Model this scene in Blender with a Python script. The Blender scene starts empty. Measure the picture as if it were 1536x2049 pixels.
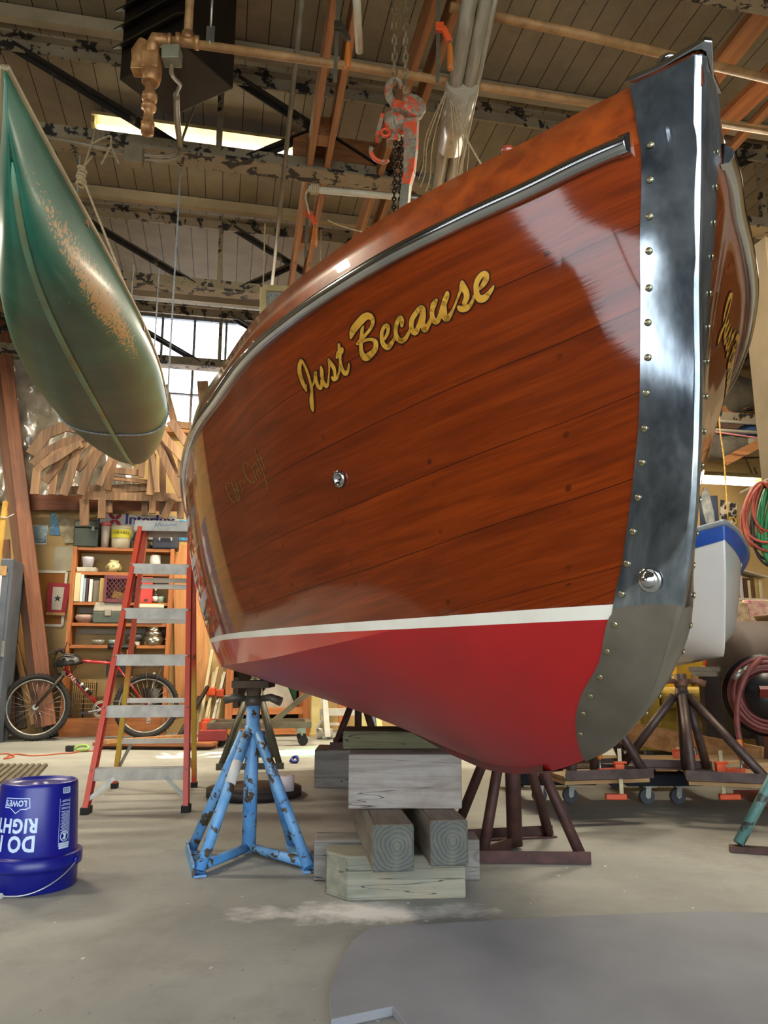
import bpy, bmesh, math, random
import numpy as np
from mathutils import Vector, Matrix, Quaternion, noise
from mathutils.bvhtree import BVHTree

random.seed(7)
SC = bpy.context.scene
COL = SC.collection
PI = math.pi

# ------------------------------------------------------------------ camera model (1536 x 2049 frame)
F = 1538.0
TH = math.atan((1330 - 1024.5) / F)
CH = 0.79
CT, ST = math.cos(TH), math.sin(TH)
AL = 0.206                      # the building is turned this much against the camera
CA, SA = math.cos(AL), math.sin(AL)


def ray(px, py):
    a = (px - 768) / F
    b = (1024.5 - py) / F
    return Vector((a, CT - b * ST, b * CT + ST))


CAM = Vector((0, 0, CH))


def atY(px, py, y):
    v = ray(px, py)
    return CAM + v * (y / v.y)


def atZ(px, py, z=0.0):
    v = ray(px, py)
    return CAM + v * ((z - CH) / v.z)


def atD(px, py, d):
    v = ray(px, py)
    return CAM + v * (d / (-SA * v.x + CA * v.y))


def RM(x, y, z=0.0):
    """room axes -> world"""
    return Vector((CA * x - SA * y, SA * x + CA * y, z))


def toR(p):
    return Vector((CA * p[0] + SA * p[1], -SA * p[0] + CA * p[1], p[2]))


# ------------------------------------------------------------------ colours / materials
def lin(h):
    if not isinstance(h, str):
        return tuple(h)
    h = h.lstrip('#')
    o = []
    for i in (0, 2, 4):
        c = int(h[i:i + 2], 16) / 255
        o.append(c / 12.92 if c <= 0.04045 else ((c + 0.055) / 1.055) ** 2.4)
    return tuple(o)


def rgba(h):
    return (*lin(h), 1.0)


MATS = {}


def base_mat(name):
    m = bpy.data.materials.new(name)
    m.use_nodes = True
    nt = m.node_tree
    b = nt.nodes['Principled BSDF']
    MATS[name] = m
    return m, nt, b


def N(nt, t, **kw):
    n = nt.nodes.new(t)
    for k, v in kw.items():
        if k.startswith('i_'):
            n.inputs[k[2:].replace('_', ' ')].default_value = v
        else:
            setattr(n, k, v)
    return n


def coords(nt, stretch=(1, 1, 1), kind='Object', rot=(0, 0, 0)):
    tc = N(nt, 'ShaderNodeTexCoord')
    mp = N(nt, 'ShaderNodeMapping')
    mp.inputs['Scale'].default_value = stretch
    mp.inputs['Rotation'].default_value = rot
    nt.links.new(tc.outputs[kind], mp.inputs['Vector'])
    return mp.outputs['Vector']


def noise_tex(nt, vec, scale, detail=4, rough=0.55, dist=0.0):
    n = N(nt, 'ShaderNodeTexNoise')
    n.inputs['Scale'].default_value = scale
    n.inputs['Detail'].default_value = detail
    n.inputs['Roughness'].default_value = rough
    n.inputs['Distortion'].default_value = dist
    nt.links.new(vec, n.inputs['Vector'])
    return n.outputs['Fac']


def ramp(nt, fac, stops):
    r = N(nt, 'ShaderNodeValToRGB')
    el = r.color_ramp.elements
    while len(el) < len(stops):
        el.new(0.5)
    for e, (p, c) in zip(el, stops):
        e.position = p
        e.color = rgba(c) if not (isinstance(c, tuple) and len(c) == 4) else c
    nt.links.new(fac, r.inputs['Fac'])
    return r.outputs['Color']


def mixc(nt, fac, a, b, mode='MIX'):
    m = N(nt, 'ShaderNodeMix', data_type='RGBA', blend_type=mode)
    for sock, v in ((m.inputs[0], fac), (m.inputs[6], a), (m.inputs[7], b)):
        if hasattr(v, 'links'):
            nt.links.new(v, sock)
        elif isinstance(v, (int, float)):
            sock.default_value = v
        else:
            sock.default_value = rgba(v)
    return m.outputs[2]


def math_(nt, op, a, b=0.0, c=0.0):
    m = N(nt, 'ShaderNodeMath', operation=op)
    for sock, v in zip(m.inputs, (a, b, c)):
        if hasattr(v, 'links'):
            nt.links.new(v, sock)
        else:
            sock.default_value = v
    return m.outputs[0]


def bump(nt, b, h, strength=0.3, dist=0.01):
    n = N(nt, 'ShaderNodeBump')
    n.inputs['Strength'].default_value = strength
    n.inputs['Distance'].default_value = dist
    nt.links.new(h, n.inputs['Height'])
    nt.links.new(n.outputs['Normal'], b.inputs['Normal'])


def plain(name, c, r=0.5, m=0.0, c2=None, scale=6, detail=5, lo=0.35, hi=0.65, stretch=(1, 1, 1), coat=0.0, bmp=0.0, kind='Object'):
    """one colour, or two mixed by noise"""
    if name in MATS:
        return MATS[name]
    mt, nt, b = base_mat(name)
    b.inputs['Roughness'].default_value = r
    b.inputs['Metallic'].default_value = m
    b.inputs['Coat Weight'].default_value = coat
    b.inputs['Coat Roughness'].default_value = 0.06
    vec = coords(nt, stretch, kind)
    f = noise_tex(nt, vec, scale, detail)
    if c2 is None:
        cc = lin(c)
        c2 = tuple(min(1, x * 0.82) for x in cc)
    nt.links.new(ramp(nt, f, [(lo, c), (hi, c2)]), b.inputs['Base Color'])
    if bmp:
        bump(nt, b, f, bmp)
    return mt


def peel(name, paint, under, cover=0.55, scale=14, r=0.6, m=0.0, edge=0.02, stretch=(1, 1, 1), third=None):
    """chipped paint over another colour"""
    if name in MATS:
        return MATS[name]
    mt, nt, b = base_mat(name)
    vec = coords(nt, stretch)
    f = noise_tex(nt, vec, scale, 7, 0.62, 0.3)
    mask = ramp(nt, f, [(cover - edge, (1, 1, 1, 1)), (cover + edge, (0, 0, 0, 1))])
    f2 = noise_tex(nt, vec, scale * 0.35, 4)
    pc = ramp(nt, f2, [(0.3, paint), (0.7, third or tuple(x * 0.75 for x in lin(paint)))])
    uc = ramp(nt, noise_tex(nt, vec, scale * 3, 3), [(0.35, under), (0.7, tuple(x * 0.5 for x in lin(under)))])
    nt.links.new(mixc(nt, mask, uc, pc), b.inputs['Base Color'])
    b.inputs['Roughness'].default_value = r
    b.inputs['Metallic'].default_value = m
    bump(nt, b, mask, 0.35, 0.002)
    return mt


def wood(name, c1, c2, axis='X', r=0.6, scale=1.0, c3=None, coat=0.0, knots=False, bmp=0.15):
    """grain along one object axis"""
    if name in MATS:
        return MATS[name]
    mt, nt, b = base_mat(name)
    st = {'X': (0.8, 14, 14), 'Y': (14, 0.8, 14), 'Z': (14, 14, 0.8)}[axis]
    vec = coords(nt, st)
    f = noise_tex(nt, vec, 2.0 * scale, 6, 0.6, 0.8)
    st2 = {'X': (0.6, 3, 3), 'Y': (3, 0.6, 3), 'Z': (3, 3, 0.6)}[axis]
    f2 = noise_tex(nt, coords(nt, st2), 1.6 * scale, 4, 0.5, 1.5)
    c = ramp(nt, f, [(0.33, c2), (0.62, c1)])
    d = c3 or tuple(x * 0.7 for x in lin(c2))
    c = mixc(nt, ramp(nt, f2, [(0.5, (0, 0, 0, 1)), (0.75, (0.7, 0.7, 0.7, 1))]), c, d)
    if knots:
        v = N(nt, 'ShaderNodeTexVoronoi')
        v.inputs['Scale'].default_value = 3.2
        sk = {'X': (0.8, 1.6, 1.6), 'Y': (1.6, 0.8, 1.6), 'Z': (1.6, 1.6, 0.8)}[axis]
        nt.links.new(coords(nt, sk), v.inputs['Vector'])
        c = mixc(nt, ramp(nt, v.outputs['Distance'], [(0.07, (0.85, 0.85, 0.85, 1)), (0.13, (0, 0, 0, 1))]), c, tuple(x * 0.45 for x in lin(c2)))
    nt.links.new(c, b.inputs['Base Color'])
    b.inputs['Roughness'].default_value = r
    b.inputs['Coat Weight'].default_value = coat
    bump(nt, b, f, bmp, 0.004)
    return mt


def emit(name, c, s):
    mt, nt, b = base_mat(name)
    b.inputs['Base Color'].default_value = rgba(c)
    b.inputs['Emission Color'].default_value = rgba(c)
    b.inputs['Emission Strength'].default_value = s
    return mt


# ------------------------------------------------------------------ mesh builder
class MB:
    def __init__(s):
        s.v, s.f, s.m, s.sm = [], [], [], []
        s.cur = 0

    def add(s, vs, fs, smooth=False, mat=None):
        o = len(s.v)
        s.v += [tuple(v) for v in vs]
        for f in fs:
            s.f.append([i + o for i in f])
            s.m.append(s.cur if mat is None else mat)
            s.sm.append(smooth)

    def box(s, c, size, M=None, mat=None, taper=1.0):
        x, y, z = size[0] / 2, size[1] / 2, size[2] / 2
        vs = []
        for dz in (-1, 1):
            t = taper if dz > 0 else 1.0
            for dx, dy in ((-1, -1), (1, -1), (1, 1), (-1, 1)):
                p = Vector((dx * x * t, dy * y * t, dz * z))
                if M is not None:
                    p = M @ p
                vs.append(p + Vector(c))
        s.add(vs, [(3, 2, 1, 0), (4, 5, 6, 7), (0, 1, 5, 4), (1, 2, 6, 5), (2, 3, 7, 6), (3, 0, 4, 7)], mat=mat)

    def bar(s, a, b, w, h, up=(0, 0, 1), mat=None, w2=None, h2=None):
        """rectangular bar from a to b: w across, h along up"""
        a, b = Vector(a), Vector(b)
        d = (b - a).normalized()
        u = Vector(up)
        if abs(d.dot(u)) > 0.98:
            u = Vector((0, 1, 0)) if abs(d.y) < 0.9 else Vector((1, 0, 0))
        x = d.cross(u).normalized()
        u = x.cross(d)
        vs = []
        for p, ww, hh in ((a, w, h), (b, w2 or w, h2 or h)):
            for i, j in ((-1, -1), (1, -1), (1, 1), (-1, 1)):
                vs.append(p + x * i * ww / 2 + u * j * hh / 2)
        s.add(vs, [(0, 1, 2, 3), (7, 6, 5, 4), (4, 5, 1, 0), (5, 6, 2, 1), (6, 7, 3, 2), (7, 4, 0, 3)], mat=mat)

    def tube(s, pts, r, n=10, caps=True, mat=None, closed=False, flat=1.0):
        P = [Vector(p) for p in pts]
        k = len(P)
        R = [r] * k if isinstance(r, (int, float)) else list(r)
        prev = None
        rings = []
        for i in range(k):
            if closed:
                d = P[(i + 1) % k] - P[i - 1]
            else:
                d = P[min(i + 1, k - 1)] - P[max(i - 1, 0)]
            d.normalize()
            if prev is None:
                u = Vector((0, 0, 1)) if abs(d.z) < 0.9 else Vector((1, 0, 0))
                x = d.cross(u).normalized()
            else:
                x = prev - d * prev.dot(d)
                x = x.normalized() if x.length > 1e-6 else d.orthogonal().normalized()
            prev = x
            y = d.cross(x)
            rings.append([P[i] + (x * math.cos(2 * PI * j / n) + y * flat * math.sin(2 * PI * j / n)) * R[i] for j in range(n)])
        vs = [v for q in rings for v in q]
        fs = []
        for i in range(k if closed else k - 1):
            for j in range(n):
                a, b = i * n, ((i + 1) % k) * n
                fs.append((a + j, a + (j + 1) % n, b + (j + 1) % n, b + j))
        s.add(vs, fs, True, mat)
        if caps and not closed:
            s.add(rings[0], [tuple(range(n))[::-1]], False, mat)
            s.add(rings[-1], [tuple(range(n))], False, mat)

    def lathe(s, prof, n=24, M=None, mat=None, smooth=True):
        vs = []
        for r, z in prof:
            for j in range(n):
                p = Vector((r * math.cos(2 * PI * j / n), r * math.sin(2 * PI * j / n), z))
                vs.append(M @ p if M is not None else p)
        fs = []
        for i in range(len(prof) - 1):
            for j in range(n):
                a, b = i * n, (i + 1) * n
                fs.append((a + j, a + (j + 1) % n, b + (j + 1) % n, b + j))
        s.add(vs, fs, smooth, mat)
        if prof[0][0] > 1e-5:
            s.add(vs[:n], [tuple(range(n))[::-1]], False, mat)
        if prof[-1][0] > 1e-5:
            s.add(vs[-n:], [tuple(range(n))], False, mat)

    def prism(s, poly, h, M=None, mat=None, z0=0.0):
        """closed 2-D outline (counter-clockwise) pushed up from z0 to z0+h"""
        n = len(poly)
        vs = [Vector((x, y, z0)) for x, y in poly] + [Vector((x, y, z0 + h)) for x, y in poly]
        if M is not None:
            vs = [M @ v for v in vs]
        fs = [tuple(range(n))[::-1], tuple(range(n, 2 * n))]
        fs += [(i, (i + 1) % n, n + (i + 1) % n, n + i) for i in range(n)]
        s.add(vs, fs, False, mat)

    def torus(s, c, R, r, M=None, n=32, k=8, mat=None, a0=0.0, a1=2 * PI):
        pts = []
        full = abs(a1 - a0 - 2 * PI) < 1e-6
        for i in range(n if full else n + 1):
            t = a0 + (a1 - a0) * i / n
            p = Vector((R * math.cos(t), R * math.sin(t), 0))
            pts.append((M @ p if M is not None else p) + Vector(c))
        s.tube(pts, r, k, True, mat, closed=full)

    def ball(s, c, r, n=14, mat=None, sc=(1, 1, 1), M=None):
        prof = [(max(1e-6, r * math.sin(PI * i / (n // 2))), -r * math.cos(PI * i / (n // 2))) for i in range(n // 2 + 1)]
        S = Matrix.Diagonal((*sc, 1))
        T = Matrix.Translation(Vector(c)) @ ((M.to_4x4() if M is not None else Matrix()) @ S)
        s.lathe(prof, n, T, mat)

    def grid(s, rows, closed=False, mat=None, smooth=True):
        nr, nc = len(rows), len(rows[0])
        vs = [p for r in rows for p in r]
        fs = []
        for i in range(nr - 1):
            for j in range(nc if closed else nc - 1):
                k = (j + 1) % nc
                fs.append((i * nc + j, i * nc + k, (i + 1) * nc + k, (i + 1) * nc + j))
        s.add(vs, fs, smooth, mat)

    def build(s, name, mats, parent=None, world=False, loc=None, rz=0.0, bevel=0.0, seg=2, shade=None):
        """ONE mesh object.  world=True: the points are world points."""
        me = bpy.data.meshes.new(name)
        vs = s.v
        o = bpy.data.objects.new(name, me)
        COL.objects.link(o)
        if parent is not None:
            o.parent = parent
            if world:
                W = wmat(parent).inverted()
                vs = [W @ Vector(v) for v in vs]
        else:
            if loc is None:
                xs = [v[0] for v in vs]
                ys = [v[1] for v in vs]
                zs = [v[2] for v in vs]
                L = Vector(((min(xs) + max(xs)) / 2, (min(ys) + max(ys)) / 2, min(zs)))
                o.location = L
                vs = [Vector(v) - L for v in vs]
            else:
                o.location = loc
                o.rotation_euler = (0, 0, rz)
                if world:
                    W = wmat(o).inverted()
                    vs = [W @ Vector(v) for v in vs]
        me.from_pydata([tuple(v) for v in vs], [], s.f)
        if not isinstance(mats, (list, tuple)):
            mats = [mats]
        for m in mats:
            me.materials.append(m)
        for p, mi, sm in zip(me.polygons, s.m, s.sm):
            p.material_index = min(mi, len(mats) - 1)
            p.use_smooth = sm if shade is None else shade
        me.validate()
        bm = bmesh.new()
        bm.from_mesh(me)
        bmesh.ops.remove_doubles(bm, verts=bm.verts, dist=1e-6)
        bmesh.ops.recalc_face_normals(bm, faces=bm.faces)
        bm.to_mesh(me)
        bm.free()
        if bevel:
            md = o.modifiers.new('bevel', 'BEVEL')
            md.width = bevel
            md.segments = seg
            md.limit_method = 'ANGLE'
            md.angle_limit = 0.7
        return o


def wmat(o):
    m = Matrix.LocRotScale(o.location, o.rotation_euler, o.scale)
    return wmat(o.parent) @ m if o.parent else m


def tag(o, label, cat, group=None, kind=None):
    o['label'] = label
    o['category'] = cat
    if group:
        o['group'] = group
    if kind:
        o['kind'] = kind
    return o


def thing(name, label, cat, loc=(0, 0, 0), rz=0.0, group=None):
    o = bpy.data.objects.new(name, None)
    COL.objects.link(o)
    o.location = loc
    o.rotation_euler = (0, 0, rz)
    o.empty_display_size = 0.1
    return tag(o, label, cat, group)


def struct(o):
    o['kind'] = 'structure'
    return o


def one(name, mb, mat, label, cat, group=None, **kw):
    return tag(mb.build(name, mat, **kw), label, cat, group)


def copy_part(o, parent, M=None):
    c = o.copy()
    COL.objects.link(c)
    c.parent = parent
    return c


def smooth_pts(P, k=6):
    """Catmull-Rom through points (any dimension)"""
    P = [np.array(p, float) for p in P]
    out = []
    n = len(P)
    for i in range(n - 1):
        p0, p1, p2, p3 = P[max(i - 1, 0)], P[i], P[i + 1], P[min(i + 2, n - 1)]
        for j in range(k):
            t = j / k
            out.append(0.5 * ((2 * p1) + (p2 - p0) * t + (2 * p0 - 5 * p1 + 4 * p2 - p3) * t * t + (3 * p1 - p0 - 3 * p2 + p3) * t ** 3))
    out.append(P[-1])
    return out


def sag(a, b, drop, n=12):
    a, b = Vector(a), Vector(b)
    return [a.lerp(b, i / n) - Vector((0, 0, drop * 4 * (i / n) * (1 - i / n))) for i in range(n + 1)]


def text_shape(s, size=1.0, space=1.0, xs=1.0, bold=0.0):
    """letters of Blender's own font as flat polygons; -> verts, faces, width"""
    cu = bpy.data.curves.new('lettering', 'FONT')
    cu.body = s
    cu.size = size
    cu.space_character = space
    cu.resolution_u = 3
    cu.offset = bold
    ob = bpy.data.objects.new('lettering', cu)
    COL.objects.link(ob)
    dg = bpy.context.evaluated_depsgraph_get()
    ev = ob.evaluated_get(dg)
    me = ev.to_mesh()
    vs = [(v.co.x * xs, v.co.y) for v in me.vertices]
    fs = [tuple(p.vertices) for p in me.polygons]
    ev.to_mesh_clear()
    bpy.data.objects.remove(ob)
    bpy.data.curves.remove(cu)
    w = max((v[0] for v in vs), default=0)
    return vs, fs, w


def rotz(a):
    return Matrix.Rotation(a, 3, 'Z')


def frame_to(d, up=(0, 0, 1)):
    """3x3 matrix whose Z is d"""
    z = Vector(d).normalized()
    u = Vector(up)
    if abs(z.dot(u)) > 0.99:
        u = Vector((1, 0, 0))
    x = u.cross(z).normalized()
    y = z.cross(x)
    return Matrix((x, y, z)).transposed()


def T4(loc, M3):
    return Matrix.Translation(Vector(loc)) @ M3.to_4x4()
# ================================================================== MOTORBOAT
PHI, BX, BY = 0.16255418, 0.40236657, 1.3
CP, SP = math.cos(PHI), math.sin(PHI)
LOA = 5.2


def B2W(s, o, z):
    return Vector((BX - s * SP + o * CP, BY + s * CP + o * SP, z))


def W2B(p):
    x, y = p[0] - BX, p[1] - BY
    return Vector((-x * SP + y * CP, x * CP + y * SP, p[2]))


def pchip(xs, ys):
    xs, ys = np.array(xs, float), np.array(ys, float)
    h = np.diff(xs)
    d = np.diff(ys) / h
    m = np.zeros_like(ys)
    m[0], m[-1] = d[0], d[-1]
    for i in range(1, len(xs) - 1):
        if d[i - 1] * d[i] > 0:
            w1, w2 = 2 * h[i] + h[i - 1], h[i] + 2 * h[i - 1]
            m[i] = (w1 + w2) / (w1 / d[i - 1] + w2 / d[i])

    def f(x):
        x = min(max(x, xs[0]), xs[-1])
        i = int(np.clip(np.searchsorted(xs, x) - 1, 0, len(xs) - 2))
        t = (x - xs[i]) / h[i]
        return float((2 * t**3 - 3 * t**2 + 1) * ys[i] + (t**3 - 2 * t**2 + t) * h[i] * m[i] + (-2 * t**3 + 3 * t**2) * ys[i + 1] + (t**3 - t**2) * h[i] * m[i + 1])
    return f


prof_z = pchip([-.345, -.325, -.311, -.291, -.271, -.253, -.236, -.215, -.19, -.168, -.136, -.095, -.037, .024, .109, .186, .3, .408, .55, .8, 1.1, 1.5, 2, 3, 5.3],
               [1.66, 1.543, 1.452, 1.347, 1.189, 1.091, 1.015, .951, .898, .857, .812, .757, .713, .676, .640, .617, .588, .566, .548, .533, .532, .542, .550, .556, .56])
sheer_b = pchip([-.36, -.345, -.327, -.277, -.22, -.13, -.037, .118, .297, .415, .607, .94, 1.167, 1.443, 1.777, 2.2, 3, 4, 5.3],
                [-.032, -.016, .003, .060, .114, .184, .262, .381, .492, .555, .642, .744, .811, .862, .9, .92, .925, .905, .85])


def sheer_z(s):
    return 1.557 - 0.0103 * s - 0.0161 * s * s if s < 2.2 else 1.557 - 0.0103 * 2.2 - .0161 * 4.84 - (s - 2.2) * .045


chine_b = pchip([-.222, -.116, 0, .3, .6, 1, 1.5, 2, 2.5, 3, 4, 5.3], [.003, .060, .13, .27, .41, .56, .69, .745, .77, .775, .765, .74])
chine_z = pchip([-.222, -.116, -.056, .052, .169, .279, .353, .453, .729, 1.053, 1.5, 1.95, 2.8, 5.3], [.962, .938, .928, .913, .898, .882, .872, .857, .83, .806, .791, .784, .783, .785])
ZTOP = 1.557                       # sheer at the stem
pr_s = [(-.345 + i * (.35 / 200)) for i in range(400)]
pr_z = [prof_z(s) for s in pr_s]


def stem_s(z):
    for i in range(len(pr_s) - 1):
        if pr_z[i] >= z >= pr_z[i + 1]:
            t = (pr_z[i] - z) / max(1e-9, pr_z[i] - pr_z[i + 1])
            return pr_s[i] + t * (pr_s[i + 1] - pr_s[i])
    return pr_s[0] if z > pr_z[0] else pr_s[-1]


S0T, S0C = stem_s(ZTOP) , stem_s(.962)
NU, NV, NB = 120, 26, 14
us = [(i / NU) ** 1.9 for i in range(NU + 1)]
NOSE = .002


def side_pt(u, v):
    sS = S0T + u * (LOA - S0T)
    sC = S0C + u * (LOA - S0C)
    S = np.array((sS, max(NOSE, sheer_b(sS)), sheer_z(sS)))
    C = np.array((sC, max(NOSE, chine_b(sC)), chine_z(sC)))
    P = (1 - v) * C + v * S
    # the forward edge follows the stem
    z0 = .962 * (1 - v) + sheer_z(S0T) * v
    E = np.array((stem_s(z0), NOSE, z0))
    L = (1 - v) * np.array((S0C, NOSE, .962)) + v * np.array((S0T, NOSE, sheer_z(S0T)))
    k = math.exp(-u * 26)
    P = P + k * (E - L)
    bul = (-.022 * math.exp(-((sS - .15) / .5) ** 2) + .035 * min(1, max(0, (sS - .8) / 1.2))) * 4 * v * (1 - v) * min(1, u * 30)
    P[1] = max(NOSE, P[1] + bul)
    return P


def bot_pt(u, v):
    sC = S0C + u * (LOA - S0C)
    C = np.array((sC, max(NOSE, chine_b(sC)), chine_z(sC)))
    K = np.array((sC, NOSE, min(prof_z(sC), C[2])))
    P = (1 - v) * K + v * C
    P[1] += .05 * math.exp(-((sC - .35) / .5) ** 2) * 4 * v * (1 - v) * min(1, u * 40)
    return P


bm = bmesh.new()
uvl = bm.loops.layers.uv.new('UVMap')
fl = bm.faces.layers.int.new('zone')       # 0 side, 1 bottom


def patch(fn, nv, zone, sgn):
    g = [[bm.verts.new((p[0], sgn * p[1], p[2])) for p in (fn(u, j / nv) for j in range(nv + 1))] for u in us]
    for i in range(NU):
        for j in range(nv):
            q = [g[i][j], g[i + 1][j], g[i + 1][j + 1], g[i][j + 1]]
            uvq = [(us[i], j / nv), (us[i + 1], j / nv), (us[i + 1], (j + 1) / nv), (us[i], (j + 1) / nv)]
            if len({tuple(round(c, 7) for c in v.co) for v in q}) < 3:
                continue
            f = bm.faces.new(q)
            f[fl] = zone
            f.smooth = True
            for lp, (a, b) in zip(f.loops, uvq):
                lp[uvl].uv = (S0T + a * (LOA - S0T), b + 10 * zone)


def strake_pt(u, v):
    s = S0T + u * (LOA - S0T)
    b0 = max(NOSE, sheer_b(s))
    h = .105 - .012 * min(1, max(0, s + .3) / 2)
    z = sheer_z(s) + v * h
    ds = (stem_s(z) - S0T) * math.exp(-(s - S0T) * 26)
    return np.array((s + ds * v, max(NOSE, b0 - .004 * v), z))


for sgn in (-1, 1):
    patch(side_pt, NV, 0, sgn)
    patch(bot_pt, NB, 1, sgn)
    patch(strake_pt, 3, 2, sgn)
bmesh.ops.remove_doubles(bm, verts=bm.verts, dist=2e-5)
bmesh.ops.recalc_face_normals(bm, faces=bm.faces)
hull_tree = BVHTree.FromBMesh(bm)           # in boat coordinates (s, o, z)


def camB():
    return W2B(CAM)


def dirB(v):
    return Vector((-v.x * SP + v.y * CP, v.x * CP + v.y * SP, v.z))


def hit(px, py):
    """where the line of sight through a picture point meets the hull (boat coordinates), normal towards the viewer"""
    d = dirB(ray(px, py)).normalized()
    h = hull_tree.ray_cast(camB(), d)
    if h[0] is None:
        return None, None
    n = h[1]
    if n.dot(d) > 0:
        n = -n
    return h[0], n


def lateral(s, z, sgn):
    """point of the hull side at station s, height z"""
    h = hull_tree.ray_cast(Vector((s, sgn * 3, z)), Vector((0, -sgn, 0)))
    if h[0] is None:
        return None, None
    n = h[1]
    if n.y * sgn < 0:
        n = -n
    return h[0], n


# outward check for the normals
p_, n_ = lateral(1.0, 1.2, -1)
fc = min((f for f in bm.faces if f[fl] == 0), key=lambda f: (f.calc_center_median() - p_).length)
if fc.normal.y > 0:
    bmesh.ops.reverse_faces(bm, faces=bm.faces)

boat = thing('motorboat', 'varnished mahogany motorboat with red bottom and steel stem band propped on timber blocks', 'boat', (BX, BY, 0.0), PHI)
# boat empty: local x = starboard->port (o), local y = s


def toL(p):
    return (p[1], p[0], p[2])


# --- paint lines
ha, hb = hit(1190, 1211.5)[0], hit(560, 1257)[0]
la, lb = hit(1190, 1240.5)[0], hit(560, 1271.5)[0]


def line_z(a, b):
    k = (b.z - a.z) / (b.x - a.x)
    return a.z - k * a.x, k


zu, ku = line_z(ha, hb)
zl, kl = line_z(la, lb)
for z0, k in ((zu, ku), (zl, kl)):
    g = list(bm.verts) + list(bm.edges) + list(bm.faces)
    bmesh.ops.bisect_plane(bm, geom=g, plane_co=(0, 0, z0), plane_no=Vector((-k, 0, 1)).normalized(), dist=1e-5)


def region(f):
    if f[fl] == 2:
        return 'k'
    c = f.calc_center_median()
    if c.z > zu + ku * c.x:
        return 'w'
    if c.z > zl + kl * c.x:
        return 's'
    return 'b' if f[fl] == 1 else 't'


regs = {'w': [], 's': [], 'b': [], 't': [], 'k': []}
for f in bm.faces:
    regs[region(f)].append(f)


def hull_wood():
    mt, nt, b = base_mat('varnished_mahogany')
    uv = N(nt, 'ShaderNodeUVMap')
    sep = N(nt, 'ShaderNodeSeparateXYZ')
    nt.links.new(uv.outputs['UV'], sep.inputs[0])
    U, V = sep.outputs[0], sep.outputs[1]
    comb = N(nt, 'ShaderNodeCombineXYZ')
    nt.links.new(math_(nt, 'MULTIPLY', U, 3.0), comb.inputs[0])
    nt.links.new(math_(nt, 'MULTIPLY', V, 30.0), comb.inputs[1])
    f1 = noise_tex(nt, comb.outputs[0], 1.0, 6, 0.62, 0.6)
    comb2 = N(nt, 'ShaderNodeCombineXYZ')
    nt.links.new(math_(nt, 'MULTIPLY', U, 12.0), comb2.inputs[0])
    nt.links.new(math_(nt, 'MULTIPLY', V, 110.0), comb2.inputs[1])
    f2 = noise_tex(nt, comb2.outputs[0], 1.0, 3, 0.6, 0.2)
    c = ramp(nt, f1, [(0.25, '#541c03'), (0.5, '#742a05'), (0.75, '#8b3708')])
    c = mixc(nt, ramp(nt, f2, [(0.45, (0, 0, 0, 1)), (0.66, (0.22, 0.22, 0.22, 1))]), c, '#361304')
    # plank by plank tint
    pl = math_(nt, 'FLOOR', math_(nt, 'MULTIPLY', V, 5.0))
    wn = N(nt, 'ShaderNodeTexWhiteNoise', noise_dimensions='1D')
    nt.links.new(pl, wn.inputs['W'])
    c = mixc(nt, math_(nt, 'MULTIPLY', wn.outputs['Value'], 0.22), c, '#4a1a08')
    # seams
    fr = math_(nt, 'FRACT', math_(nt, 'MULTIPLY', V, 5.0))
    dd = math_(nt, 'ABSOLUTE', math_(nt, 'SUBTRACT', fr, 0.5))
    wob = noise_tex(nt, comb2.outputs[0], .4, 2)
    seam = math_(nt, 'GREATER_THAN', math_(nt, 'ADD', dd, math_(nt, 'MULTIPLY', wob, 0.008)), 0.496)
    c = mixc(nt, math_(nt, 'MULTIPLY', seam, 0.75), c, '#230b04')
    # bungs over the fastenings, in pairs beside each seam, and a sparse set of worn ones
    du = math_(nt, 'MULTIPLY', math_(nt, 'SUBTRACT', math_(nt, 'FRACT', math_(nt, 'MULTIPLY', U, 3.6)), 0.5), 0.278)
    dv = math_(nt, 'MULTIPLY', math_(nt, 'SUBTRACT', dd, 0.34), 0.13)
    rr = math_(nt, 'SQRT', math_(nt, 'ADD', math_(nt, 'MULTIPLY', du, du), math_(nt, 'MULTIPLY', dv, dv)))
    cell = N(nt, 'ShaderNodeCombineXYZ')
    nt.links.new(math_(nt, 'FLOOR', math_(nt, 'MULTIPLY', U, 3.6)), cell.inputs[0])
    nt.links.new(math_(nt, 'FLOOR', math_(nt, 'MULTIPLY', V, 10.0)), cell.inputs[1])
    wn2 = N(nt, 'ShaderNodeTexWhiteNoise', noise_dimensions='2D')
    nt.links.new(cell.outputs[0], wn2.inputs['Vector'])
    dot = math_(nt, 'MULTIPLY', math_(nt, 'LESS_THAN', rr, 0.0055), math_(nt, 'MULTIPLY', wn2.outputs['Value'], 0.7))
    c = mixc(nt, dot, c, '#2a0d04')
    nt.links.new(c, b.inputs['Base Color'])
    b.inputs['Roughness'].default_value = 0.4
    b.inputs['Specular IOR Level'].default_value = 0.08
    b.inputs['Coat Weight'].default_value = 1.0
    b.inputs['Coat Roughness'].default_value = 0.055
    b.inputs['Coat IOR'].default_value = 1.5
    h = math_(nt, 'SUBTRACT', math_(nt, 'MULTIPLY', f2, 0.04), math_(nt, 'ADD', math_(nt, 'MULTIPLY', seam, 0.6), math_(nt, 'MULTIPLY', dot, 0.3)))
    bn = N(nt, 'ShaderNodeBump')
    bn.inputs['Strength'].default_value = 0.12
    bn.inputs['Distance'].default_value = 0.004
    nt.links.new(h, bn.inputs['Height'])
    nt.links.new(bn.outputs['Normal'], b.inputs['Normal'])
    nt.links.new(bn.outputs['Normal'], b.inputs['Coat Normal'])
    return mt


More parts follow.
